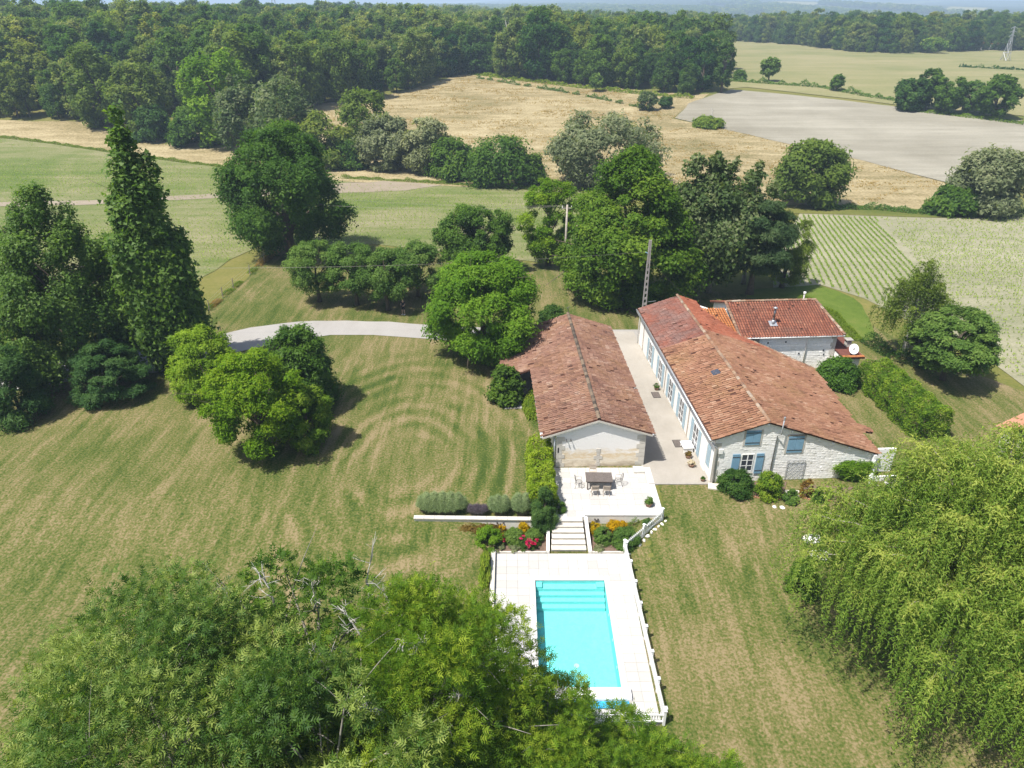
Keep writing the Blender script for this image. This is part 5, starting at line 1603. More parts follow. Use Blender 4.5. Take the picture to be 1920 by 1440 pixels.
lavender('round green lavender clump in the middle of the wall', -1.55, -.1, 1.1, 3, 'lavender', 37.0, 1.1)
lavender('green lavender clump nearest the cone conifer', -.05, 1.2, 1.25, 4, 'lavender', 37.0, 1.15)
# bed plants left of the steps
sh = [('bronze_shrub', 'reddish bronze leaved shrub along the low white wall', (-1.9, 35.5), .75, .95, 'bronze', 31, (1.5, .6)),
      ('bed_shrub', 'bushy bright green shrub at the corner of the pool deck', (-1.45, 34.6), 1.25, .85, 'walnut', 32, None),
      ('bed_shrub', 'small yellow shrub against the low white wall', (-.65, 35.75), .7, .3, 'gold', 33, None),
      ('bed_shrub', 'golden shrub beside the cone conifer', (.75, 35.7), .85, .42, 'gold', 34, None),
      ('clipped_bush', 'low clipped green dome left of the pool steps', (.15, 35.05), .85, .68, 'fruit', 35, None),
      ('clipped_bush', 'round clipped bush with brown top beside the cone conifer', (1.35, 35.0), .85, .58, 'fruit', 36, None),
      ('clipped_bush', 'left clipped green bush right of the pool steps', (5.75, 35.1), .95, .62, 'fruit', 37, None),
      ('clipped_bush', 'largest clipped green bush beside the short picket fence', (7.15, 34.85), .95, .85, 'fruit', 38, None),
      ('bed_shrub', 'small round golden shrub nearest the steps', (5.3, 35.8), .85, .38, 'gold', 39, None),
      ('bed_shrub', 'large golden yellow shrub against the terrace wall', (6.75, 35.95), 1.0, .62, 'gold', 40, None),
      ('dwarf_conifer', 'small dark conifer near the terrace wall corner', (8.75, 36.0), .95, .42, 'conifer', 41, None)]
for nm, lb, (x, y), h, rr, mt, sd, sxy in sh:
    kind = 'clipped' if nm == 'clipped_bush' else 'shrub'
    G(nm, lb, kind, (x, y, .05), hgt=h, rad=rr, seed=sd, mat=mt, cat='bush', sxy=sxy, **({} if kind == 'clipped' else dict(leaf=.10, n_cl=30)))
G('climbing_rose', 'thin climbing rose on the terrace wall', 'shrub', (7.85, 36.2, .05), hgt=.95, rad=.45, seed=42, mat='fruit', cat='shrub', leaf=.08, n_cl=16, cover=.35, sxy=(1.1, .4))
def flowers(label, x, y, n, seed, rad=.5, h=.55):
    r = np.random.default_rng(seed)
    o = thing('rose_bush', label, 'flowers', (x, y, .06))
    cm, _ = make_crown('foliage', r, h, rad, .02, prof_dome, leaf=.09, n_cl=16, cl=.35, cover=1.0); cm.materials.append(MAT['dark']); mobj('foliage', cm, None, o)
    for k in range(n):
        a = r.uniform(0, 6.28); q_ = rad * r.uniform(.2, 1)
        m, _ = make_crown('bloom', r, .2, .10, .0, prof_round, leaf=.06, aspect=.9, n_cl=6, cl=.5, cover=1.5, maxn=60); m.materials.append(MAT['rose'])
        b = mobj('bloom', m, None, o); b.location = (math.cos(a) * q_, math.sin(a) * q_, h * r.uniform(.55, .95))
flowers('bright pink roses at the front of the left flower bed', 1.05, 34.4, 12, 3, .55)
flowers('small dark pink flowers beside the bushy green shrub', -.75, 34.6, 5, 4, .35, .4)
for lb, x, y, sd in (('pale blue grey lavender tuft in the left bed front', .15, 34.2, 51), ('pale grey tuft beside the right steps cheek', 5.4, 34.25, 52), ('grey tuft at the far left of the front bed', -.75, 34.2, 53)):
    G('grey_tuft', lb, 'shrub', (x, y, .06), hgt=.25, rad=.35, seed=sd, mat='silver', cat='plant', leaf=.09, n_cl=12, trunk=False)
G('deck_edge_plant', 'pale green strap leaved plants along the left deck edge', 'shrub', (-1.6, 32.2, .25), hgt=.6, rad=.45, seed=54, mat='weed', cat='plant', leaf=.3, aspect=.15, n_cl=24, sxy=(.8, 3.0))
# before the house
fr_ = [('dark_shrub', 'wide dark green shrub under the front window', (1378, 918), 886, 78, 'dark', 61),
       ('round_shrub', 'round bright green shrub right of the front window', (1443, 928), 884, 56, 'ash', 62),
       ('low_shrub', 'low leafy plant beside the stone step', (1483, 940), 918, 34, 'fruit', 63),
       ('rose_shrub', 'thin rose shrub right of the trellis', (1514, 930), 898, 28, 'bronze', 64),
       ('small_shrub', 'small dark shrub with white blooms right of the rose', (1535, 938), 915, 26, 'dark', 65),
       ('small_shrub', 'little upright shrub against the gable wall', (1555, 934), 915, 16, 'dark', 66)]
for nm, lb, b_, vt, wp, mt, sd in fr_:
    G(nm, lb, 'shrub', b_, vtop=vt, wpx=wp, seed=sd, mat=mt, cat='shrub', leaf=.12, n_cl=40)
q_ = hl(9.95, -.35, .0)
G('wall_climber', 'bright green climber clinging to the low end of the gable', 'shrub', (q_[0], q_[1], .95), hgt=1.55, rad=1.1, seed=67, mat='walnut', cat='shrub', sxy=(1.15, .4), n_cl=45, prof=prof_vase)
for lb, b_, sd, mt in (('small white stone on the lawn before the gable', (1452, 951), 1, 'pebble'), ('larger white stone on the lawn before the gable', (1467, 952), 2, 'pebble')):
    p = gp(*b_)
    o = MB().tube([(0, 0, -.05), (0, 0, .04), (.02, 0, .12)], [.16 * (.7 + .3 * sd), .14 * (.7 + .3 * sd), .05], 7).build('lawn_stone', MAT[mt]); o.location = p; tag(o, lb, 'stone')
G('wing_laurel', 'glossy dark green bush below the white wing wall', 'shrub', (1572, 722), vtop=672, wpx=84, seed=68, mat='magnolia', cat='shrub', n_cl=70, leaf=.2)
G('lawn_shrub', 'small dark bush on the lawn left of the weeping willow', 'shrub', (1508, 1108), vtop=1052, wpx=70, seed=69, mat='magnolia', cat='shrub', leaf=.13)
G('fig_bush', 'round fig bush beside the barn lean-to', 'shrub', (948, 752), vtop=686, wpx=72, seed=70, mat='oak', cat='shrub', leaf=.26, aspect=.75, n_cl=55)
G('barn_weeds', 'green weeds along the barn side wall', 'shrub', (996, 762), hgt=.7, rad=.9, seed=71, mat='weed', cat='plant', leaf=.16, aspect=.3, sxy=(.8, 2.4))
G('yard_shrub', 'dark low bush behind the barn ridge', 'shrub', (1035, 605), vtop=574, wpx=56, seed=72, mat='dark', cat='shrub', leaf=.2)

# ------------------------------------------------------------------ trees near the house
G('poplar', 'tall narrow poplar left of the driveway', 'poplar', (276, 690), vtop=186, wpx=160, seed=101, maxn=95000, n_cl=330, rz=0, ctv=.3,
  spires=[(0, 0, 22.4, 2.0), (.2, -.3, 21.0, 2.5), (1.7, .2, 18.8, 2.1), (-1.3, 0, 16.5, 2.0), (2.9, 0, 13.2, 1.8), (.2, -1.2, 18, 2.6), (1.6, -1.2, 14, 2.4), (-1.4, -1.0, 12, 2.2), (3.2, -.4, 8.4, 1.9), (.5, -1.5, 9, 2.6)])
G('hornbeam', 'broad dark multi stemmed tree at the left edge', 'hornbeam', (112, 700), vtop=352, wpx=270, seed=102, maxn=95000, n_cl=190, cl=.17, rz=0, lump=.22, ctv=.3)
G('oak', 'large dark green oak at the edge of the crop field', 'oak', (530, 478), vtop=238, wpx=262, seed=103, maxn=90000)
for k, (b_, vt, wp, lb) in enumerate((((592, 566), 455, 118, 'leftmost fruit tree of the orchard row'), ((664, 572), 458, 110, 'second fruit tree from the left in the orchard row'),
                                      ((723, 582), 470, 106, 'third fruit tree from the left in the orchard row'), ((781, 556), 460, 120, 'rightmost fruit tree of the orchard row behind the walnut'))):
    G('fruit_tree', lb, 'fruit', b_, vtop=vt, wpx=wp, seed=110 + k, group='orchard fruit trees', maxn=32000)
G('field_maple', 'dark green tree behind the walnut at the field edge', 'oak', (893, 510), vtop=386, wpx=150, seed=115, mat='magnolia', maxn=46000)
G('walnut', 'bright green walnut tree beside the barn', 'walnut', (905, 668), vtop=482, wpx=245, seed=116, maxn=85000)
G('locust', 'light yellow green tree behind the wooden pole', 'light', (1030, 498), vtop=334, wpx=118, seed=117, maxn=40000)
G('linden', 'huge linden with dense yellow green crown behind the farmhouse', 'linden', (1182, 560), vtop=278, wpx=285, seed=118, n_cl=165, maxn=110000)
G('aspen', 'grey green aspen right of the linden', 'aspen', (1345, 548), vtop=272, wpx=190, seed=119, maxn=80000, n_cl=260, rz=0,
  spires=[(-3.4, 0, 16.2, 2.6), (-1.0, .3, 15.9, 2.6), (1.2, 0, 15.4, 2.6), (3.4, -.3, 14.6, 2.5), (-4.8, 0, 12.5, 2.4), (.2, -2, 13, 3.0), (-2.8, -2, 12, 3.0), (4.8, 0, 11, 2.6), (2.6, -2, 11, 3.0), (0, 1.5, 13.5, 3)])
G('aspen', 'second grey green aspen with silvery top beside the pine', 'aspen', (1412, 532), vtop=296, wpx=120, seed=120, maxn=40000)
G('pine', 'dark blue green pine with bare trunk behind the farmhouse', 'pine', (1420, 552), vtop=372, wpx=150, seed=121, maxn=46000)
G('field_tree', 'small green tree at the corner of the striped field', 'fruit', (1478, 540), vtop=400, wpx=100, seed=122, mat='birch', maxn=32000, z0=.1)
G('maple', 'spreading green tree right of the weeping birch', 'flat', (1788, 712), vtop=578, wpx=178, seed=123, maxn=46000, n_cl=110, lean=.06)
p = gp(1692, 668)
_, nl_ = weeping('birch', 'weeping birch with white limbs at the edge of the right field', p, top_z(1692, 476, p[1]) - p[2], 3.3, 124, 'birch', 46, 30, (1.0, 2.6), (.20, .10), .17, 'bark_white', trunk_r=.24, zmin=.1, out=(.15, .7), fall=.62)
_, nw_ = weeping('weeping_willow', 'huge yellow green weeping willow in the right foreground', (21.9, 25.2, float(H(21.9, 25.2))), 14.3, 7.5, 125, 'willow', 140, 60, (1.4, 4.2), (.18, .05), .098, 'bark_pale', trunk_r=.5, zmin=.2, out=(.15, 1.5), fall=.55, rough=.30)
print('strand leaves', nl_, nw_)
# bush group on the left lawn
G('garden_tree', 'small yellow green tree with visible trunk in the bush group', 'light', (478, 850), vtop=658, wpx=200, seed=131, maxn=55000, z0=.12, leaf=.2)
G('magnolia', 'dense dark green dome shaped evergreen in the bush group', 'shrub', (555, 765), vtop=614, wpx=165, seed=132, mat='magnolia', cat='tree', maxn=55000, leaf=.24, aspect=.45, n_cl=120, cl=.22, up=.9)
G('hazel', 'loose green hazel shrub at the left of the bush group', 'light', (378, 752), vtop=620, wpx=150, seed=133, mat='walnut', maxn=40000, z0=.04, leaf=.2)
G('bright_shrub', 'low bright green shrub at the front right of the bush group', 'light', (575, 836), vtop=728, wpx=108, seed=134, mat='ash', maxn=18000, z0=.03, leaf=.17)
G('cedar', 'low spreading blue green conifer by the driveway', 'flat', (200, 740), vtop=645, wpx=165, seed=135, mat='conifer', maxn=32000, z0=.05, leaf=.3, aspect=.25, prof=prof_dome, squash=.5)
G('edge_shrub', 'green conifer shrub cut by the left edge', 'shrub', (18, 782), vtop=650, wpx=130, seed=136, mat='conifer', cat='shrub', maxn=18000, leaf=.26, aspect=.3)
G('dark_elder', 'dark multi stemmed shrub beside the left driveway', 'fruit', (58, 745), vtop=660, wpx=66, seed=137, mat='dark', cat='shrub', maxn=9000)
# foreground trees
r_ = np.random.default_rng(77)
def foreground(name, label, x, y, h, rad, seed, mat, maxn, leaf, aspect, bare, n_cl=170, cover=1.7, cl=.2):
    o = G(name, label, 'oak', (x, y, float(H(x, y))), hgt=h, rad=rad, seed=seed, mat=mat, bark='bark_pale', maxn=maxn, leaf=leaf, aspect=aspect, n_cl=n_cl, cl=cl, cover=cover, z0=.25, n_limb=26, limb=.55, inner=.15, up=.5, lump=.34, ctv=.5, sprig=7, grow_leaf=False)
    r = np.random.default_rng(seed + 1)
    for (dx, dy, dz, ln, dirx, diry) in bare:
        mb = MB()
        a = np.array([dx, dy, dz]); d = unit(np.array([dirx, diry, .75]))
        pts = [a + d * ln * t + np.array([.12 * math.sin(t * 5 + dx), .1 * math.cos(t * 4), 0]) * ln * .5 for t in np.linspace(0, 1, 5)]
        mb.tube(pts, [.055, .045, .035, .022, .008], 5)
        for k in range(11):
            t = r.uniform(.15, .95); i = min(3, int(t * 4)); q_ = pts[i] * (1 - t * 4 + i) + pts[i + 1] * (t * 4 - i)
            e = q_ + unit(d * .9 + r.normal(size=3) * .75) * ln * r.uniform(.2, .5)
            mid = (q_ + e) / 2 + r.normal(size=3) * .06
            mb.tube([q_, mid, e], [.02, .013, .004], 4)
            for _ in range(2):
                e2 = mid + unit(e - q_ + r.normal(size=3) * .5) * ln * .16
                mb.tube([mid, e2], [.009, .003], 4)
        mb.build('bare_branch', MAT['bark_white'], o, True)
    o.rotation_euler.z = 0
    return o
foreground('ash_tree', 'bright green ash tree with pale bare twigs at the bottom centre', -3.3, 17.6, 12.0, 4.1, 141, 'ash', 150000, .14, .32,
           [(-2.0, .8, 9.6, 1.7, -.6, .3), (-.6, .6, 10.6, 1.5, -.3, .2), (.4, -.5, 10.9, 1.4, -.4, -.6), (1.8, -1.0, 9.2, 1.4, -.2, -.8), (-.8, -2.2, 9.6, 1.5, -.6, -.3), (-2.6, -.6, 9.0, 1.7, -.5, .1)], 125)
foreground('pool_tree', 'leafy ash branches overhanging the lower left pool corner', 1.3, 17.2, 7.4, 2.9, 146, 'ash', 80000, .14, .32, [(.2, .6, 5.9, 1.2, .3, .5)], 130)
foreground('walnut_tree', 'large dark glossy green tree in the bottom left corner', -12.2, 16.0, 11.0, 6.2, 142, 'ashdark', 170000, .16, .34, [], 140)
foreground('bottom_tree', 'dark green tree between the two bottom foreground crowns', -6.2, 14.8, 11.4, 4.0, 147, 'ashdark', 80000, .16, .34, [], 85)
foreground('thin_tree', 'sparse tree with bare grey twigs behind the bottom left tree', -8.0, 20.4, 11.0, 4.2, 143, 'oak', 20000, .18, .55,
           [(-1.2, 0, 9.0, 2.0, -.25, .2), (2.3, 0.6, 8.6, 2.6, .05, .1), (.2, 0, 9.0, 1.6, .1, .1), (-2.5, .3, 8.0, 1.7, -.6, .2), (3.0, .2, 7.8, 1.5, .5, .2)], 70, .5, .2)
foreground('sapling', 'low green tree at the bottom below the pool fence', 4.9, 17.0, 5.2, 2.7, 144, 'ash', 60000, .14, .32, [], 120)
foreground('sapling', 'leafy branches in the bottom left of the right lawn', 8.4, 16.4, 4.4, 1.8, 145, 'ash', 22000, .14, .32, [], 60)

# ------------------------------------------------------------------ stream side and far single trees
mid_trees = [
    ('silver_willow', 'left silver willow of the pair beside the stream', 'shrub', (724, 318), 220, 88, 'silver', dict(leaf=.42, aspect=.4, n_cl=60, prof=prof_oak, z0=.02)),
    ('silver_willow', 'right silver willow of the pair beside the stream', 'shrub', (800, 322), 222, 88, 'silver', dict(leaf=.42, aspect=.4, n_cl=60, prof=prof_oak, z0=.02)),
    ('silver_willow', 'broad silver willow thicket behind the linden', 'shrub', (1135, 340), 213, 215, 'silver', dict(leaf=.45, aspect=.4, n_cl=110, prof=prof_oak, z0=.02, cl=.17)),
    ('stream_bush', 'dark green bush right of the silver willow pair', 'shrub', (850, 333), 262, 92, 'oak', dict(leaf=.4)),
    ('stream_bush', 'wide dark round bush beside the stream', 'shrub', (940, 344), 258, 128, 'oak', dict(leaf=.4, n_cl=80)),
    ('stream_bush', 'small dark bush between the stream and the grey green aspen', 'shrub', (995, 342), 290, 60, 'oak', dict(leaf=.4)),
    ('round_willow', 'round green willow on the stream bank right of the aspen', 'shrub', (1526, 386), 264, 116, 'birch', dict(leaf=.42, aspect=.4, n_cl=80, prof=prof_oak, z0=.02)),
    ('round_willow', 'small shrub left of the round green willow', 'shrub', (1478, 372), 320, 46, 'birch', dict(leaf=.38)),
    ('silver_willow', 'silver willow at the right edge of the stream bank', 'shrub', (1862, 402), 286, 132, 'silver', dict(leaf=.42, aspect=.4, n_cl=80, prof=prof_oak, z0=.02)),
    ('stream_bush', 'low dark bush left of the right silver willow', 'shrub', (1792, 402), 350, 96, 'oak', dict(leaf=.38)),
    ('young_poplar', 'pale green young poplar before the hay meadow', 'oak', (686, 292), 170, 100, 'birch', dict(leaf=.42, z0=.04, stretch=1.4)),
    ('young_poplar', 'grey green bushy poplar behind the oak', 'oak', (530, 300), 150, 125, 'aspen', dict(leaf=.45, z0=.04, stretch=1.4)),
    ('young_poplar', 'second grey green poplar behind the oak', 'oak', (445, 292), 142, 90, 'aspen', dict(leaf=.45, z0=.04, stretch=1.4)),
    ('tall_ash', 'tall mid green tree standing before the wood', 'oak', (412, 272), 96, 118, 'walnut', dict(leaf=.5, z0=.04, stretch=1.5)),
    ('stream_bush', 'round green bush at the foot of the tall tree', 'shrub', (365, 272), 202, 84, 'oak', dict(leaf=.45)),
    ('stream_bush', 'dark conifer like bush behind the poplar', 'shrub', (285, 262), 198, 70, 'dark', dict(leaf=.45)),
    ('pale_tree', 'pale olive green tree in front of the left wood', 'oak', (178, 236), 84, 105, 'birch', dict(leaf=.5, z0=.03, stretch=1.4)),
    ('pale_tree', 'olive green tree right of the pale one', 'oak', (262, 252), 122, 100, 'wood_b', dict(leaf=.5, z0=.03, stretch=1.3)),
    ('stream_bush', 'bushy thicket between oak and young poplar', 'shrub', (612, 312), 210, 110, 'wood_b', dict(leaf=.45)),
    ('stream_bush', 'dark thicket below the young poplar', 'shrub', (655, 314), 262, 70, 'oak', dict(leaf=.42)),
    ('meadow_tree', 'leaning tree on the green bank beyond the ploughed field', 'fruit', (1444, 153), 108, 38, 'fruit', dict(leaf=.7, aspect=.8)),
    ('meadow_tree', 'small tree alone on the green bank', 'fruit', (1570, 171), 139, 27, 'fruit', dict(leaf=.7, aspect=.8)),
    ('field_oak', 'left tree of the four at the ploughed field', 'oak', (1712, 207), 148, 66, 'dark', dict(leaf=.6, z0=.05)),
    ('field_oak', 'tallest tree of the four at the ploughed field', 'oak', (1742, 205), 130, 58, 'dark', dict(leaf=.6, z0=.1)),
    ('field_oak', 'loose tree right of the tallest at the ploughed field', 'oak', (1782, 213), 144, 60, 'oak', dict(leaf=.6, z0=.1, cover=1.4)),
    ('field_oak', 'thin tree second from right at the ploughed field', 'oak', (1822, 214), 150, 48, 'fruit', dict(leaf=.6, z0=.1, cover=1.2)),
    ('field_oak', 'rightmost tree of the four at the ploughed field', 'oak', (1872, 222), 142, 76, 'oak', dict(leaf=.6, z0=.12)),
    ('corner_tree', 'tall slim tree at the corner of the wood', 'oak', (1358, 174), 80, 42, 'dark', dict(leaf=.6, z0=.15, stretch=1.4)),
    ('meadow_tree', 'small tree by the thin hedge in the hay meadow', 'fruit', (1118, 172), 137, 26, 'fruit', dict(leaf=.7)),
    ('meadow_tree', 'grey green thorn tree at the end of the thin hedge', 'fruit', (1214, 207), 172, 36, 'aspen', dict(leaf=.6, z0=.05)),
    ('meadow_tree', 'low dark thorn tree near the ploughed field', 'fruit', (1248, 203), 182, 28, 'dark', dict(leaf=.6)),
    ('lone_tree', 'lone bright green tree at the top of the far meadow', 'fruit', (1751, 100), 72, 44, 'ash', dict(leaf=1.2, aspect=.8)),
    ('bank_bush', 'small bush at the corner of the far meadow', 'shrub', (1388, 150), 130, 26, 'oak', dict(leaf=.6)),
    ('mound_bush', 'green bramble mound at the edge of the ploughed field', 'shrub', (1328, 238), 220, 50, 'weed', dict(leaf=.5)),
]
for i, (nm, lb, kd, b_, vt, wp, mt, kw) in enumerate(mid_trees):
    kk = dict(maxn=9000 + 9000 * (mt in ('silver', 'birch') and kd == 'shrub')); kk.update(kw); kk['cover'] = kk.get('cover', 2.0) * 1.5; kk['leaf'] = kk['leaf'] * 1.0; kk['aspect'] = max(.5, kk.get('aspect', .6))
    G(nm, lb, kd, b_, vtop=vt, wpx=wp * (1.2 if b_[1] > 230 else 1.08), seed=200 + i, mat=mt, trunk=kd != 'shrub', cat='bush' if 'bush' in nm else 'tree', **kk)
# ------------------------------------------------------------------ woodland
VAR = []
for i, (mt, pf, st, cv) in enumerate((('wood_a', prof_oak, 1.0, 1.5), ('wood_b', prof_oak, 1.2, 1.5), ('wood_a', prof_round, 1.5, 1.5), ('chestnut', prof_oak, 1.0, 1.4), ('oak', prof_oak, 1.2, 1.5), ('dark', prof_linden, 1.4, 1.5))):
    r = np.random.default_rng(900 + i)
    cm, cen = make_crown('crown', r, 20.0, 6.0, 1.2, pf, leaf=.85, aspect=.7, n_cl=80, cl=.24, cover=cv, stretch=st, maxn=8500, lump=.3)
    cm.materials.append(MAT[mt])
    tm = make_trunk('trunk', r, 20.0, 2.0, .45, cen, 8, sub=False); tm.materials.append(MAT['bark'])
    VAR.append((cm, tm))
front_px = [(-200, 230), (-60, 228), (60, 224), (160, 225), (250, 224), (330, 218), (420, 236), (500, 222), (590, 204), (700, 183), (790, 165), (815, 152), (850, 140), (900, 141), (1000, 152), (1100, 161), (1200, 172), (1290, 178), (1345, 168)]
back_px = [(1347, 120), (1338, 76), (1420, 80), (1500, 86), (1600, 98), (1700, 102), (1712, 99), (1800, 97), (2100, 92)]
WP = [tuple(gp(u, v)[:2]) for u, v in front_px] + [tuple(gp(u, v)[:2]) for u, v in back_px] + [(1300, 1150), (-1200, 1150)]
def scatter(poly, step, y0, y1, seed, jit=.42, margin=60):
    r = np.random.default_rng(seed)
    xs = np.arange(-1300, 1300, step); ys = np.arange(y0, y1, step)
    X, Y = np.meshgrid(xs, ys)
    X = X.ravel() + r.uniform(-jit, jit, X.size) * step; Y = Y.ravel() + r.uniform(-jit, jit, Y.size) * step
    k = (np.abs(X) < .80 * Y + margin)
    if poly is not None: k &= inpoly(X, Y, poly)
    return X[k], Y[k]
X, Y = scatter(WP, 7.0, 150, 1150, 50)
dist = np.hypot(X, Y)
order = np.argsort(dist + 120 * (np.abs(X) > .70 * Y))
X, Y = X[order], Y[order]
r = np.random.default_rng(51)
Z = H(X, Y)
hsc = r.uniform(.52, 1.12, len(X)) * (1 - .12 * Sm(-20, 120, X)) * (.92 + .18 * np.sin(X * .045 + 1) * np.sin(Y * .05))
wsc = hsc * r.uniform(.8, 1.15, len(X))
vi = r.choice(6, len(X), p=[.28, .22, .16, .10, .14, .10])
pale = (X > -75) & (X < 5) & (r.uniform(size=len(X)) < .42)
vi = np.where(pale, 3, vi)
LBL = ['dark green broadleaf tree in the wood behind the fields', 'mid green broadleaf tree in the wood behind the fields', 'tall narrow broadleaf tree in the wood behind the fields',
       'pale flowering chestnut in the wood behind the fields', 'dense green oak in the wood behind the fields', 'dark pointed tree in the wood behind the fields']
NAM = ['wood_tree', 'wood_tree', 'wood_tree', 'chestnut_tree', 'wood_oak', 'wood_tree']
N_IND = 290
# wood edge trees come first: they stand lower and reach the ground
for i in range(min(N_IND, len(X))):
    uu = 960 + FPX * X[i] / (Y[i] * CP + (CAM_Z - Z[i] - 8) * SP)
    wh = next(w_ for lim, w_ in ((120, 'at the far left edge'), (330, 'behind the tall poplar'), (560, 'behind the large oak'), (800, 'left of the hay meadow'), (960, 'at the far end of the hay meadow'), (1150, 'right of the dead tree'), (1400, 'near the ploughed field'), (9e9, 'beyond the far meadow')) if uu < lim)
    o = thing(NAM[vi[i]], LBL[vi[i]].replace('in the wood behind the fields', 'in the wood ' + wh), 'tree', (X[i], Y[i], Z[i]), r.uniform(0, 6.28), 'trees at the edge of the wood')
    o.scale = (wsc[i], wsc[i], hsc[i])
    mobj('crown', VAR[vi[i]][0], None, o)
    mobj('trunk', VAR[vi[i]][1], None, o)

def gn_scatter(name, label, pts, scl, rot, idx, meshes):
    """countless far trees: one object, instanced on its points"""
    c = bpy.data.collections.new(name + '_kinds')
    for k, m_ in enumerate(meshes):
        c.objects.link(bpy.data.objects.new(f'kind_{k}', m_))
    me = bpy.data.meshes.new(name)
    me.vertices.add(len(pts)); me.vertices.foreach_set('co', np.asarray(pts, np.float32).ravel())
    for nm, dt, arr in (('scl', 'FLOAT_VECTOR', scl), ('rot', 'FLOAT', rot), ('idx', 'INT', idx)):
        a = me.attributes.new(nm, dt, 'POINT')
        if dt == 'FLOAT_VECTOR': a.data.foreach_set('vector', np.asarray(arr, np.float32).ravel())
        elif dt == 'INT': a.data.foreach_set('value', np.asarray(arr, np.int32))
        else: a.data.foreach_set('value', np.asarray(arr, np.float32))
    o = link(bpy.data.objects.new(name, me))
    ng = bpy.data.node_groups.new(name, 'GeometryNodeTree')
    ng.interface.new_socket('Geometry', in_out='INPUT', socket_type='NodeSocketGeometry')
    ng.interface.new_socket('Geometry', in_out='OUTPUT', socket_type='NodeSocketGeometry')
    N = ng.nodes; L = ng.links
    gi_, go_ = N.new('NodeGroupInput'), N.new('NodeGroupOutput')
    ip = N.new('GeometryNodeInstanceOnPoints'); ci = N.new('GeometryNodeCollectionInfo')
    ci.inputs['Collection'].default_value = c
    ci.inputs['Separate Children'].default_value = True
    ci.inputs['Reset Children'].default_value = True
    ip.inputs['Pick Instance'].default_value = True
    def at(nm, dt):
        a = N.new('GeometryNodeInputNamedAttribute'); a.data_type = dt; a.inputs['Name'].default_value = nm
        return a.outputs['Attribute']
    cx_ = N.new('ShaderNodeCombineXYZ')
    L.new(at('rot', 'FLOAT'), cx_.inputs[2])
    L.new(gi_.outputs[0], ip.inputs['Points']); L.new(ci.outputs[0], ip.inputs['Instance'])
    L.new(at('idx', 'INT'), ip.inputs['Instance Index']); L.new(cx_.outputs[0], ip.inputs['Rotation']); L.new(at('scl', 'FLOAT_VECTOR'), ip.inputs['Scale'])
    L.new(ip.outputs[0], go_.inputs[0])
    md = o.modifiers.new('scatter', 'NODES'); md.node_group = ng
    tag(o, label, None, None, 'stuff')
    return o
k = np.arange(len(X)) >= N_IND
gn_scatter('woodland', 'mass of green wood stretching away behind the fields', np.stack([X, Y, Z - .5], 1)[k], np.stack([wsc, wsc, hsc], 1)[k] * 1.05, r.uniform(0, 6.28, k.sum()), vi[k], [v[0] for v in VAR])
FARV = []
for i, mt in enumerate(('wood_a', 'wood_b', 'dark')):
    rr = np.random.default_rng(950 + i)
    cm, _ = make_crown('crown', rr, 16.0, 9.0, .5, prof_oak, leaf=2.0, aspect=.8, n_cl=40, cl=.28, cover=1.4, maxn=1200, lump=.25)
    cm.materials.append(MAT[mt]); FARV.append(cm)
fx_, fy_ = scatter(None, 17.0, 1150, 3300, 60, margin=100)
keepf = (np.sin(fx_ * .006 + 1) + np.sin(fy_ * .005 + fx_ * .003) > -.75) & ~((fx_ > 650) & (fx_ < 1500) & (fy_ > 1500) & (np.sin(fx_ * .013) > .1))
for P_ in FAR_FIELDS: keepf &= ~inpoly(fx_, fy_, P_)
fx_, fy_ = fx_[keepf], fy_[keepf]
rr = np.random.default_rng(61)
s_ = rr.uniform(.7, 1.2, len(fx_))
gn_scatter('far_woodland', 'hazy blue green woods on the distant hills', np.stack([fx_, fy_, H(fx_, fy_) - .5], 1), np.stack([s_, s_, s_ * .95], 1), rr.uniform(0, 6.28, len(fx_)), rr.integers(0, 3, len(fx_)), FARV)
print('wood', len(X), 'far', len(fx_))

def strip(name, label, pts, width, height, mat, seed, leaf=.4, aspect=.5, cat='hedge', dens=1.6, upright=False, gap=.0):
    """uneven hedgerow or rough growth along a line of photo pixels"""
    r = np.random.default_rng(seed)
    P = [gp(u, v) for u, v in pts]
    o = thing(name, label, cat, P[0])
    C = []
    for a, b in zip(P[:-1], P[1:]):
        L = np.linalg.norm(b - a); d = (b - a)[:2] / L
        n = int(L * (width + 2 * height) * dens / (leaf * leaf * aspect))
        t = r.uniform(0, 1, n); s = t * L
        hh = height * np.clip(.55 + .45 * np.sin(s * .55 + seed) * np.sin(s * .23 + 2) + .25 * np.sin(s * 1.7), .12, 1.3)
        ang = r.uniform(0, math.pi, n)
        off = np.cos(ang) * width / 2 * r.uniform(.6, 1, n); z = np.sin(ang) * hh * r.uniform(.5, 1, n)
        x = a[0] + d[0] * s - d[1] * off; y = a[1] + d[1] * s + d[0] * off
        if gap: 
            k = (np.sin(s * .35 + seed) + np.sin(s * .9 + 1) * .6) > -gap
            x, y, z = x[k], y[k], z[k]
        C.append(np.stack([x, y, H(x, y) + z + .03], 1))
    C = np.concatenate(C); n = len(C)
    N = unit(r.normal(size=(n, 3)) * .6 + np.array([0, 0, .8]) * (0.2 if upright else 1))
    D = (np.array([0, 0, 1.0]) + r.normal(size=(n, 3)) * .35) if upright else None
    me = leaves_mesh('foliage', C - np.array(P[0]), N, leaf * r.uniform(.6, 1.3, n), leaf * aspect * r.uniform(.7, 1.2, n), .5 + r.normal(0, .2, n), D, r=r)
    me.materials.append(MAT[mat]); mobj('foliage', me, None, o)
    return o
strip('thin_hedgerow', 'thin line of young bushes crossing the hay meadow', [(895, 147), (960, 158), (1050, 172), (1130, 187), (1225, 208)], 1.3, 1.6, 'fruit', 71, .5, .6, gap=.7)
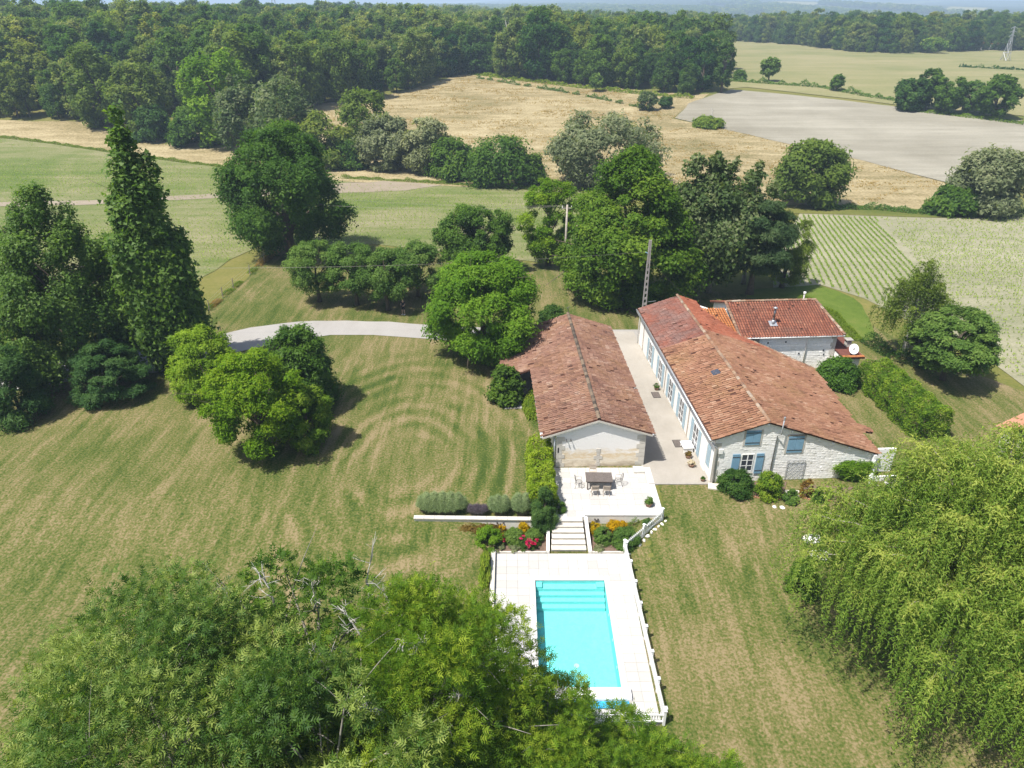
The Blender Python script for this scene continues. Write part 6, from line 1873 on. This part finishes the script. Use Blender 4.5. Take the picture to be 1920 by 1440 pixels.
strip('wood_margin', 'bright bramble margin along the foot of the wood', [(872, 138), (960, 149), (1080, 163), (1200, 176), (1300, 184)], 4, 1.5, 'weed', 72, .7, .6)
strip('bank_hedge', 'green hedge bank above the ploughed field', [(1366, 152), (1440, 157), (1540, 164), (1620, 180), (1700, 192)], 4, 2.0, 'fruit', 73, .7, .6)
strip('field_bank', 'green bank under the four field trees', [(1690, 205), (1780, 215), (1920, 232)], 5, 1.2, 'weed', 74, .6, .6)
strip('stream_hedge', 'low bramble hedge above the striped field', [(1545, 392), (1640, 392), (1720, 400), (1800, 403), (1930, 400)], 3.0, 1.3, 'fruit', 75, .35, .5)
strip('far_hedge', 'dark hedge line across the far meadow', [(1798, 126), (1860, 129), (1930, 133)], 4, 1.5, 'dark', 76, 1.0, .7)
strip('stream_reeds', 'rough grass line along the near side of the stream', [(640, 334), (760, 340), (900, 349), (1080, 356)], 2.0, .8, 'weed', 77, .4, .2, upright=True)
strip('verge_grass', 'dark uncut grass line between verge and green crop field', [(-60, 250), (100, 269), (400, 311), (520, 324)], 1.5, .7, 'weed', 78, .4, .25, upright=True)
strip('fence_weeds', 'rough dry weeds along the wire fence', [(388, 583), (420, 555), (440, 540), (470, 512), (500, 484), (522, 466)], .9, .8, 'weed', 79, .22, .25, upright=True, dens=1.0, gap=.9)
strip('dry_weeds', 'tall straw weeds beside the wire fence', [(395, 578), (412, 563)], .9, .9, 'dryweed', 80, .25, .2, upright=True)
strip('dry_weeds', 'brown dry weeds under the oak at the fence end', [(484, 500), (522, 470)], 1.0, 1.0, 'dryweed', 81, .25, .2, upright=True)
strip('lawn_weeds', 'uncut grass edge behind the white wing', [(1500, 560), (1560, 590), (1610, 640)], 1.2, .7, 'weed', 82, .25, .2, upright=True)
strip('birch_weeds', 'dark undergrowth below the weeping birch', [(1625, 640), (1680, 672), (1740, 690)], 2.0, 1.1, 'dark', 83, .2, .5)

# ------------------------------------------------------------------ crops
def crop(name, label, poly, dirv, row, plant, seed, leaf=.42, nleaf=3, fade=None, keep=None):
    r = np.random.default_rng(seed)
    xs = [p[0] for p in poly]; ys = [p[1] for p in poly]
    d = unit(np.array(dirv, float)); nrm = np.array([-d[1], d[0]])
    c = np.array([(min(xs) + max(xs)) / 2, (min(ys) + max(ys)) / 2])
    Rm = math.hypot(max(xs) - min(xs), max(ys) - min(ys)) / 2
    S_, T_ = np.meshgrid(np.arange(-Rm, Rm, plant), np.arange(-Rm, Rm, row))
    s = S_.ravel() + r.normal(0, plant * .2, S_.size); t = T_.ravel() + r.normal(0, .03, T_.size) + .35 * np.sin(S_.ravel() * .05)
    x = c[0] + d[0] * s + nrm[0] * t; y = c[1] + d[1] * s + nrm[1] * t
    k = inpoly(x, y, poly) & (np.abs(x) < .78 * y + 12)
    if keep is not None: k &= keep(x, y, r)
    x, y = x[k], y[k]
    n = len(x) * nleaf
    C = np.stack([np.repeat(x, nleaf), np.repeat(y, nleaf), np.repeat(H(x, y), nleaf) + .22], 1) + r.normal(size=(n, 3)) * np.array([.05, .05, .05])
    D = np.stack([r.normal(size=n) * .8, r.normal(size=n) * .8, np.full(n, 1.0)], 1)
    N = unit(np.stack([r.normal(size=n), r.normal(size=n), np.full(n, .6)], 1))
    me = leaves_mesh(name, C, N, leaf * r.uniform(.6, 1.3, n), leaf * .28, .5 + r.normal(0, .2, n), D, r=r)
    me.materials.append(MAT['maize'])
    o = mobj(name, me)
    tag(o, label, None, None, 'stuff')
    print(name, len(x))
    return o
W2 = lambda pts: [tuple(gp(u, v)[:2]) for u, v in pts]
crop('young_maize', 'curving rows of young maize behind the farmhouse', W2([(1505, 404), (1640, 409), (1690, 470), (1760, 560), (1840, 668), (1800, 648), (1700, 598), (1620, 558), (1540, 533), (1450, 538), (1440, 480)]), (10.7, 41), .80, .26, 61, .34, 4)
crop('maize_crop', 'pale green maize rows at the right edge of the view', W2([(1650, 409), (1750, 411), (2000, 407), (2000, 740), (1930, 722), (1850, 668), (1770, 560), (1700, 470)]), (1, .08), .80, .30, 62, .32, 3,
     keep=lambda x, y, r: r.uniform(size=len(x)) < .50 + .4 * np.sin(x * .11 + 1) * np.sin(y * .09))
crop('green_crop', 'streaky green young crop in the field behind the oak', W2([(-90, 255), (100, 273), (400, 315), (640, 338), (1000, 360), (1085, 362), (1130, 400), (1090, 468), (1010, 488), (860, 472), (700, 455), (530, 460), (470, 470), (360, 530), (300, 600), (-90, 560)]), (1, -.06), .80, .42, 63, .34, 2,
     keep=lambda x, y, r: r.uniform(size=len(x)) < .42 + .45 * np.sin(x * .035 + 2 + y * .02) * np.sin(y * .13 + 1))

def tufts(name, label, poly, n, mat, seed, leaf=.7):
    """rough standing grass, clumped"""
    r = np.random.default_rng(seed)
    xs = [p[0] for p in poly]; ys = [p[1] for p in poly]
    m_ = n // 6
    x = r.uniform(min(xs), max(xs), m_ * 3); y = r.uniform(min(ys), max(ys), m_ * 3)
    k = inpoly(x, y, poly) & (np.sin(x * .21 + np.sin(y * .13) * 2) + np.sin(y * .37 + x * .05) + r.normal(0, .8, len(x)) > .2) & (np.abs(x) < .78 * y)
    x, y = x[k][:m_], y[k][:m_]
    x = np.repeat(x, 6) + r.normal(0, .5, len(x) * 6); y = np.repeat(y, 6) + r.normal(0, .4, len(y) * 6)
    q_ = len(x)
    C = np.stack([x, y, H(x, y) + leaf * .25], 1)
    D = np.stack([r.normal(0, .5, q_), r.normal(0, .5, q_), np.ones(q_)], 1)
    N = unit(np.stack([r.normal(size=q_), r.normal(size=q_), np.full(q_, .9)], 1))
    me = leaves_mesh(name, C, N, leaf * r.uniform(.6, 1.3, q_), leaf * .35, .5 + r.normal(0, .25, q_), D, r=r)
    me.materials.append(MAT[mat])
    tag(mobj(name, me), label, None, None, 'stuff')
tufts('hay_grass', 'rough standing dry grass in the hay meadow', W2([(600, 200), (720, 182), (880, 140), (1000, 152), (1150, 168), (1260, 215), (1330, 236), (1440, 263), (1620, 302), (1780, 346), (1600, 385), (1260, 345), (1020, 338), (700, 318)]), 26000, 'dryweed', 91, .6)

# ------------------------------------------------------------------ small things
# person under the fruit trees
def person(label, p, rz):
    o = thing('person', label, 'person', p, rz)
    def skin(name, verts, edges, rad, m, root=0, par=None, sub=2):
        me = bpy.data.meshes.new(name)
        me.from_pydata(verts, edges, [])
        ob = link(bpy.data.objects.new(name, me))
        md = ob.modifiers.new('skin', 'SKIN'); md.use_smooth_shade = True
        for i, rr_ in enumerate(rad):
            me.skin_vertices[0].data[i].radius = (rr_, rr_) if np.isscalar(rr_) else rr_
            me.skin_vertices[0].data[i].use_root = (i == root)
        sb = ob.modifiers.new('sub', 'SUBSURF'); sb.levels = sb.render_levels = sub
        me.materials.append(m)
        ob.parent = par or o
        return ob
    V = [(0, 0, .95), (0, 0, 1.2), (0, -.02, 1.42), (0, 0, 1.52), (0, .02, 1.6), (0, .03, 1.70), (0, .03, 1.78),
         (-.18, -.01, 1.42), (-.24, .02, 1.16), (-.12, .26, 1.10), (-.06, .34, 1.12),
         (.18, -.01, 1.42), (.24, .02, 1.16), (.12, .26, 1.10), (.06, .34, 1.12),
         (-.10, 0, .90), (-.12, .02, .50), (-.13, -.02, .08), (-.13, .13, .04),
         (.10, 0, .90), (.12, .05, .50), (.14, .03, .08), (.15, .18, .04)]
    E_ = [(0, 1), (1, 2), (2, 3), (3, 4), (4, 5), (5, 6), (2, 7), (7, 8), (8, 9), (9, 10), (2, 11), (11, 12), (12, 13), (13, 14), (0, 15), (15, 16), (16, 17), (17, 18), (0, 19), (19, 20), (20, 21), (21, 22)]
    Rd = [(.15, .11), (.14, .10), (.15, .10), .055, .075, .095, .06, .06, .045, .032, .03, .06, .045, .032, .03, .09, .06, .038, .04, .09, .06, .038, .04]
    skin('body', V, E_, Rd, MAT['skin'])
    skin('shirt', [V[0], V[1], V[2], V[7], (-.215, .005, 1.28), V[11], (.215, .005, 1.28)], [(0, 1), (1, 2), (2, 3), (3, 4), (2, 5), (5, 6)], [(.165, .13), (.16, .125), (.165, .12), .078, .066, .078, .066], MAT['cloth_black'])
    skin('shorts', [V[0], V[15], (-.118, .015, .56), V[19], (.12, .045, .56)], [(0, 1), (1, 2), (0, 3), (3, 4)], [(.16, .125), .105, .085, .105, .085], MAT['cloth_black'])
    skin('hair', [(0, .0, 1.74), (0, .01, 1.80)], [(0, 1)], [.095, .07], MAT['hair'])
    for sx in (-1, 1):
        MB().box(sx * .13 - .05, sx * .13 + .05, -.08, .19, 0, .08).build('shoe', MAT['white'], o)
    return o
p = gp(757, 590)
person('person in black shirt and shorts standing under the fruit trees', p, R(160))
rc = thing('remote_controller', 'small dark controller held by the person', 'controller', (p[0], p[1], p[2]), R(160))
MB().box(-.09, .09, .30, .40, 1.12, 1.16).build('body', MAT['black'], rc)

# utility poles
def ladder_pole(label, b_, vt):
    p = gp(*b_); h = top_z(b_[0], vt, p[1]) - p[2]
    o = thing('utility_pole', label, 'pole', p, 0)
    for sx in (-1, 1):
        MB().add([(sx * .20 - .05, -.10, -.3), (sx * .20 + .05, -.10, -.3), (sx * .20 + .05, .10, -.3), (sx * .20 - .05, .10, -.3), (sx * .08 - .05, -.07, h), (sx * .08 + .05, -.07, h), (sx * .08 + .05, .07, h), (sx * .08 - .05, .07, h)],
                 [(3, 2, 1, 0), (4, 5, 6, 7), (0, 1, 5, 4), (1, 2, 6, 5), (2, 3, 7, 6), (3, 0, 4, 7)]).build('upright', MAT['concrete'], o)
    n = 12
    for k in range(n):
        z = .3 + k * (h * .72) / n
        w_ = .20 - .12 * z / h - .045
        MB().box(-w_, w_, -.08, .08, z, z + .22).build('rung', MAT['concrete'], o)
    MB().box(-.03, .03, -.06, .06, h * .76, h - .02).build('web', MAT['concrete'], o)
    MB().tube([(.1, 0, h * .36), (1.1, .1, h * .37)], .02, 5).build('bracket', MAT['zinc'], o)
    MB().tube([(-.35, 0, h * .88), (-.05, 0, h * .86)], .05, 6).build('insulator', MAT['blue'], o)
    return p, h
pA, hA = ladder_pole('grey concrete ladder pole behind the farmhouse gable end', (1203, 628), 450)
def wood_pole(label, b_, vt):
    p = gp(*b_); h = top_z(b_[0], vt, p[1]) - p[2]
    o = thing('utility_pole', label, 'pole', p, 0)
    MB().tube([(0, 0, -.3), (.02, 0, h * .5), (.05, 0, h)], [.17, .14, .11], 9).build('shaft', flat_mat('pole_wood', (.36, .32, .27), .9, .1, .25, 6), o, True)
    MB().box(-.55, .6, -.05, .05, h - .45, h - .35).build('crossarm', MAT['concrete'], o)
    for x in (-.5, 0.05, .55):
        MB().tube([(x, 0, h - .348), (x, 0, h - .12)], [.05, .035], 7).build('insulator', MAT['white'], o)
    MB().box(.14, .30, -.09, .09, h * .28, h * .36).build('junction_box', MAT['black'], o)
    return p, h
pB, hB = wood_pole('slim wooden pole between the light green tree and the linden', (1058, 520), 384)
def wire(label, pts, rad=.009):
    m = []
    for a, b in zip(pts[:-1], pts[1:]):
        a, b = np.array(a), np.array(b)
        L = np.linalg.norm(b - a)
        for t in np.linspace(0, 1, 14)[:-1]:
            m.append(a + (b - a) * t - np.array([0, 0, 4 * .018 * L * t * (1 - t)]))
    m.append(np.array(pts[-1]))
    o = MB().tube(m, rad, 4).build('overhead_wire', MAT['iron'])
    tag(o, label, 'wire')
wl = (-62.0, 62.0, top_z(-300, 480, 62.0))
wire('long overhead wire from the concrete pole to the left', [(pA[0] - .3, pA[1], pA[2] + hA * .88), wl])
wire('upper wire running left from the wooden pole', [(pB[0] - .5, pB[1], pB[2] + hB - .1), (pB[0] - 40, pB[1] + 12, pB[2] + hB - 1.0)])
wire('lower wire running left from the wooden pole', [(pB[0] + .05, pB[1], pB[2] + hB - .15), (pB[0] - 38, pB[1] + 8, pB[2] + hB - 1.4)])
wq = hl(5.5, 22.7, 3.6)
wire('thin wire from the concrete pole down to the farmhouse', [(pA[0] + .1, pA[1], pA[2] + hA * .8), (wq[0], wq[1], wq[2])])

# wire fence on the left
wf_ = thing('wire_fence', 'post and wire fence between lawn and crop field', 'fence', gp(393, 583))
fp = [gp(u, v) for u, v in ((393, 583), (418, 558), (438, 541), (469, 515), (496, 494), (510, 480), (524, 467))]
base_ = np.array(fp[0])
for k, q_ in enumerate(fp):
    l_ = q_ - base_
    MB().tube([(l_[0], l_[1], l_[2] - .2), (l_[0] + .03, l_[1], l_[2] + 1.25)], [.06, .05], 6).build('post', MAT['rail'] if k != 3 else MAT['bark_pale'], wf_)
for hz_ in (.4, .75, 1.1):
    MB().tube([q_ - base_ + np.array([0, 0, hz_]) for q_ in fp], .008, 4).build('strand', MAT['zinc'], wf_)
# iron gate at the drive
p = gp(398, 632)
gt = thing('iron_gate', 'small dark iron gate half hidden beside the driveway', 'gate', p, R(20))
mb = MB().tube([(-.9, 0, 0), (-.9, 0, 1.1)], .03, 5).tube([(.9, 0, 0), (.9, 0, 1.1)], .03, 5).tube([(-.9, 0, 1.0), (.9, 0, 1.0)], .02, 5).tube([(-.9, 0, .2), (.9, 0, .2)], .02, 5)
mb.build('gate_frame', MAT['iron'], gt)
for k in range(11): MB().tube([(-.75 + k * .15, 0, .2), (-.75 + k * .15, 0, 1.0)], .01, 4).build('bar', MAT['iron'], gt)
p = gp(114, 722)
o = MB().tube([(0, 0, -.1), (.02, 0, .55), (.05, 0, .62)], [.17, .14, .08], 7).build('stone_post', MAT['concrete']); o.location = p; tag(o, 'short grey stone post at the left driveway edge', 'post')

# round tank lids on white gravel
for lb, b_, rz in (('white tank lid on gravel nearer the house', (1522, 1011), 20), ('white tank lid on gravel nearer the dark bush', (1537, 1042), -10)):
    p = gp(*b_)
    o = thing('tank_lid', lb, 'lid', (p[0], p[1], p[2] + .03), R(rz))
    rg = np.random.default_rng(int(b_[0]))
    el = [(.62 * math.cos(a) * (1 + rg.normal() * .06), .46 * math.sin(a) * (1 + rg.normal() * .06)) for a in np.linspace(0, 6.2832, 15)[:-1]]
    MB().prism([(x * 1.12, y * 1.15) for x, y in el], -.08, .035).build('liner', MAT['black'], o)
    MB().prism(el, -.05, .06).build('gravel', MAT['pebble'], o)
    MB().tube([(.05, 0, .05), (.05, 0, .16), (.05, 0, .20)], [.33, .31, .24], 16).build('dome', MAT['white'], o, True)
    MB().box(-.11, .2, -.12, .12, .195, .23).build('cap', MAT['iron'], o)

# pylons
def pylon(label, p, h, w):
    o = thing('pylon', label, 'pylon', p, R(25))
    mb = MB()
    lv = [(0, w), (.25, w * .7), (.5, w * .42), (.7, w * .25), (1.0, w * .08)]
    cr = lambda t, s: [(sx * s / 2, sy * s / 2, t * h) for sx, sy in ((-1, -1), (1, -1), (1, 1), (-1, 1))]
    for (t0, s0), (t1, s1) in zip(lv[:-1], lv[1:]):
        A, B = cr(t0, s0), cr(t1, s1)
        for k in range(4):
            mb.tube([A[k], B[k]], .09, 4); mb.tube([A[k], B[(k + 1) % 4]], 0.05, 4); mb.tube([A[(k + 1) % 4], B[k]], .09, 4); mb.tube([B[k], B[(k + 1) % 4]], .09, 4)
    mb.build('lattice', MAT['zinc'], o)
    for t in (.72, .84, .95):
        MB().tube([(-w * .75, 0, t * h), (0, 0, t * h + .8), (w * .75, 0, t * h)], .14, 4).build('crossarm', MAT['zinc'], o)
pr = gp(1884, 114)
pylon('lattice power pylon on the far meadow at the right', pr, top_z(1897, 50, pr[1]) - pr[2], 3.2)
dl = ray(518, 42); tt = 700 / dl[1]
pylon('lattice power pylon rising above the left wood', (dl[0] * tt, 700, float(H(dl[0] * tt, 700))), 46, 7.0)

# far houses at the crest
def far_house(label, u, v, w, d, h, rz):
    p = gp(u, v)
    o = thing('far_house', label, 'house', p, R(rz))
    MB().box(-w / 2, w / 2, -d / 2, d / 2, -1.5, h).build('wall', MAT['white'], o)
    rm = MAT['tile_orange']
    MB().add([(-w / 2 - .4, -d / 2 - .4, h), (w / 2 + .4, -d / 2 - .4, h), (w / 2 + .4, d / 2 + .4, h), (-w / 2 - .4, d / 2 + .4, h), (-w / 2 - .4, 0, h + d * .25), (w / 2 + .4, 0, h + d * .25)],
             [(0, 1, 5, 4), (2, 3, 4, 5), (0, 4, 3), (1, 2, 5), (3, 2, 1, 0)]).build('roof', rm, o)
    for k in range(3):
        MB().box(-w / 2 + w * (k + .5) / 3 - .5, -w / 2 + w * (k + .5) / 3 + .5, -d / 2 - .03, -d / 2 - .001, 1.0, 2.2).build('window', MAT['darkglass'], o)
far_house('white house with orange roof at the far meadow crest', 1862, 93, 13, 8, 3.2, 15)
far_house('second white house at the far right edge of the crest', 1906, 92, 9, 7, 3.0, -30)
far_house('low white outbuilding left of the far house', 1846, 93, 6, 5, 2.6, 0)

# dead trees
def dead_tree(label, b_, vt, seed, spread=.3, m='bark_white', n=9, rb=.012):
    p = gp(*b_); h = top_z(b_[0], vt, p[1]) - p[2]
    r = np.random.default_rng(seed)
    o = thing('dead_tree', label, 'tree', p, 0)
    mb = MB().tube([(0, 0, -.3), (.01 * h, 0, h * .35), (0, 0, h * .7), (.03 * h, 0, h)], [h * rb * 1.4, h * rb * 1.1, h * rb * .7, h * rb * .15], 6)
    mb.build('trunk', MAT[m], o)
    mb = MB()
    for k in range(n):
        z = h * r.uniform(.3, .85); a = r.uniform(0, 6.28); L = h * r.uniform(.2, .42)
        e = np.array([math.cos(a) * L * spread * 2, math.sin(a) * L * spread * 2, z + L])
        m1 = np.array([e[0] * .55, e[1] * .55, z + L * .4])
        mb.tube([(0, 0, z), m1, e], [h * rb * .7, h * rb * .5, h * rb * .12], 5)
        for _ in range(3):
            e2 = m1 + unit(e - m1 + r.normal(size=3) * L * .3) * L * .5
            mb.tube([m1, e2], [h * rb * .3, h * rb * .08], 4)
    mb.build('branches', MAT[m], o)
dead_tree('bare white dead tree at the edge of the wood', (955, 140), 46, 5, .25, n=12)
dead_tree('broken bare snag on the bramble mound', (1333, 234), 203, 6, .3, n=5, rb=.02)
dead_tree('grey bare tree beside the tall slim corner tree', (1351, 174), 98, 7, .3, 'bark_pale', n=10)

# ------------------------------------------------------------------ haze
m = bpy.data.materials.new('haze'); m.use_nodes = True
nt = m.node_tree; nt.nodes.remove(nt.nodes['Principled BSDF'])
pv = nt.nodes.new('ShaderNodeVolumePrincipled')
pv.inputs['Color'].default_value = (.62, .80, 1.0, 1)
pv.inputs['Density'].default_value = .00030
pv.inputs['Anisotropy'].default_value = 0.0
nt.links.new(pv.outputs[0], nt.nodes['Material Output'].inputs['Volume'])
zmax = float(max(ZZ.max() + 25, 62)); zmin = float(ZZ.min() - 3)
hz_o = MB().box(-9300, 9300, -90, 9300, zmin, zmax).build('haze', m)
tag(hz_o, 'pale blue summer haze over the distance', None, None, 'stuff')
print('haze', zmin, zmax)
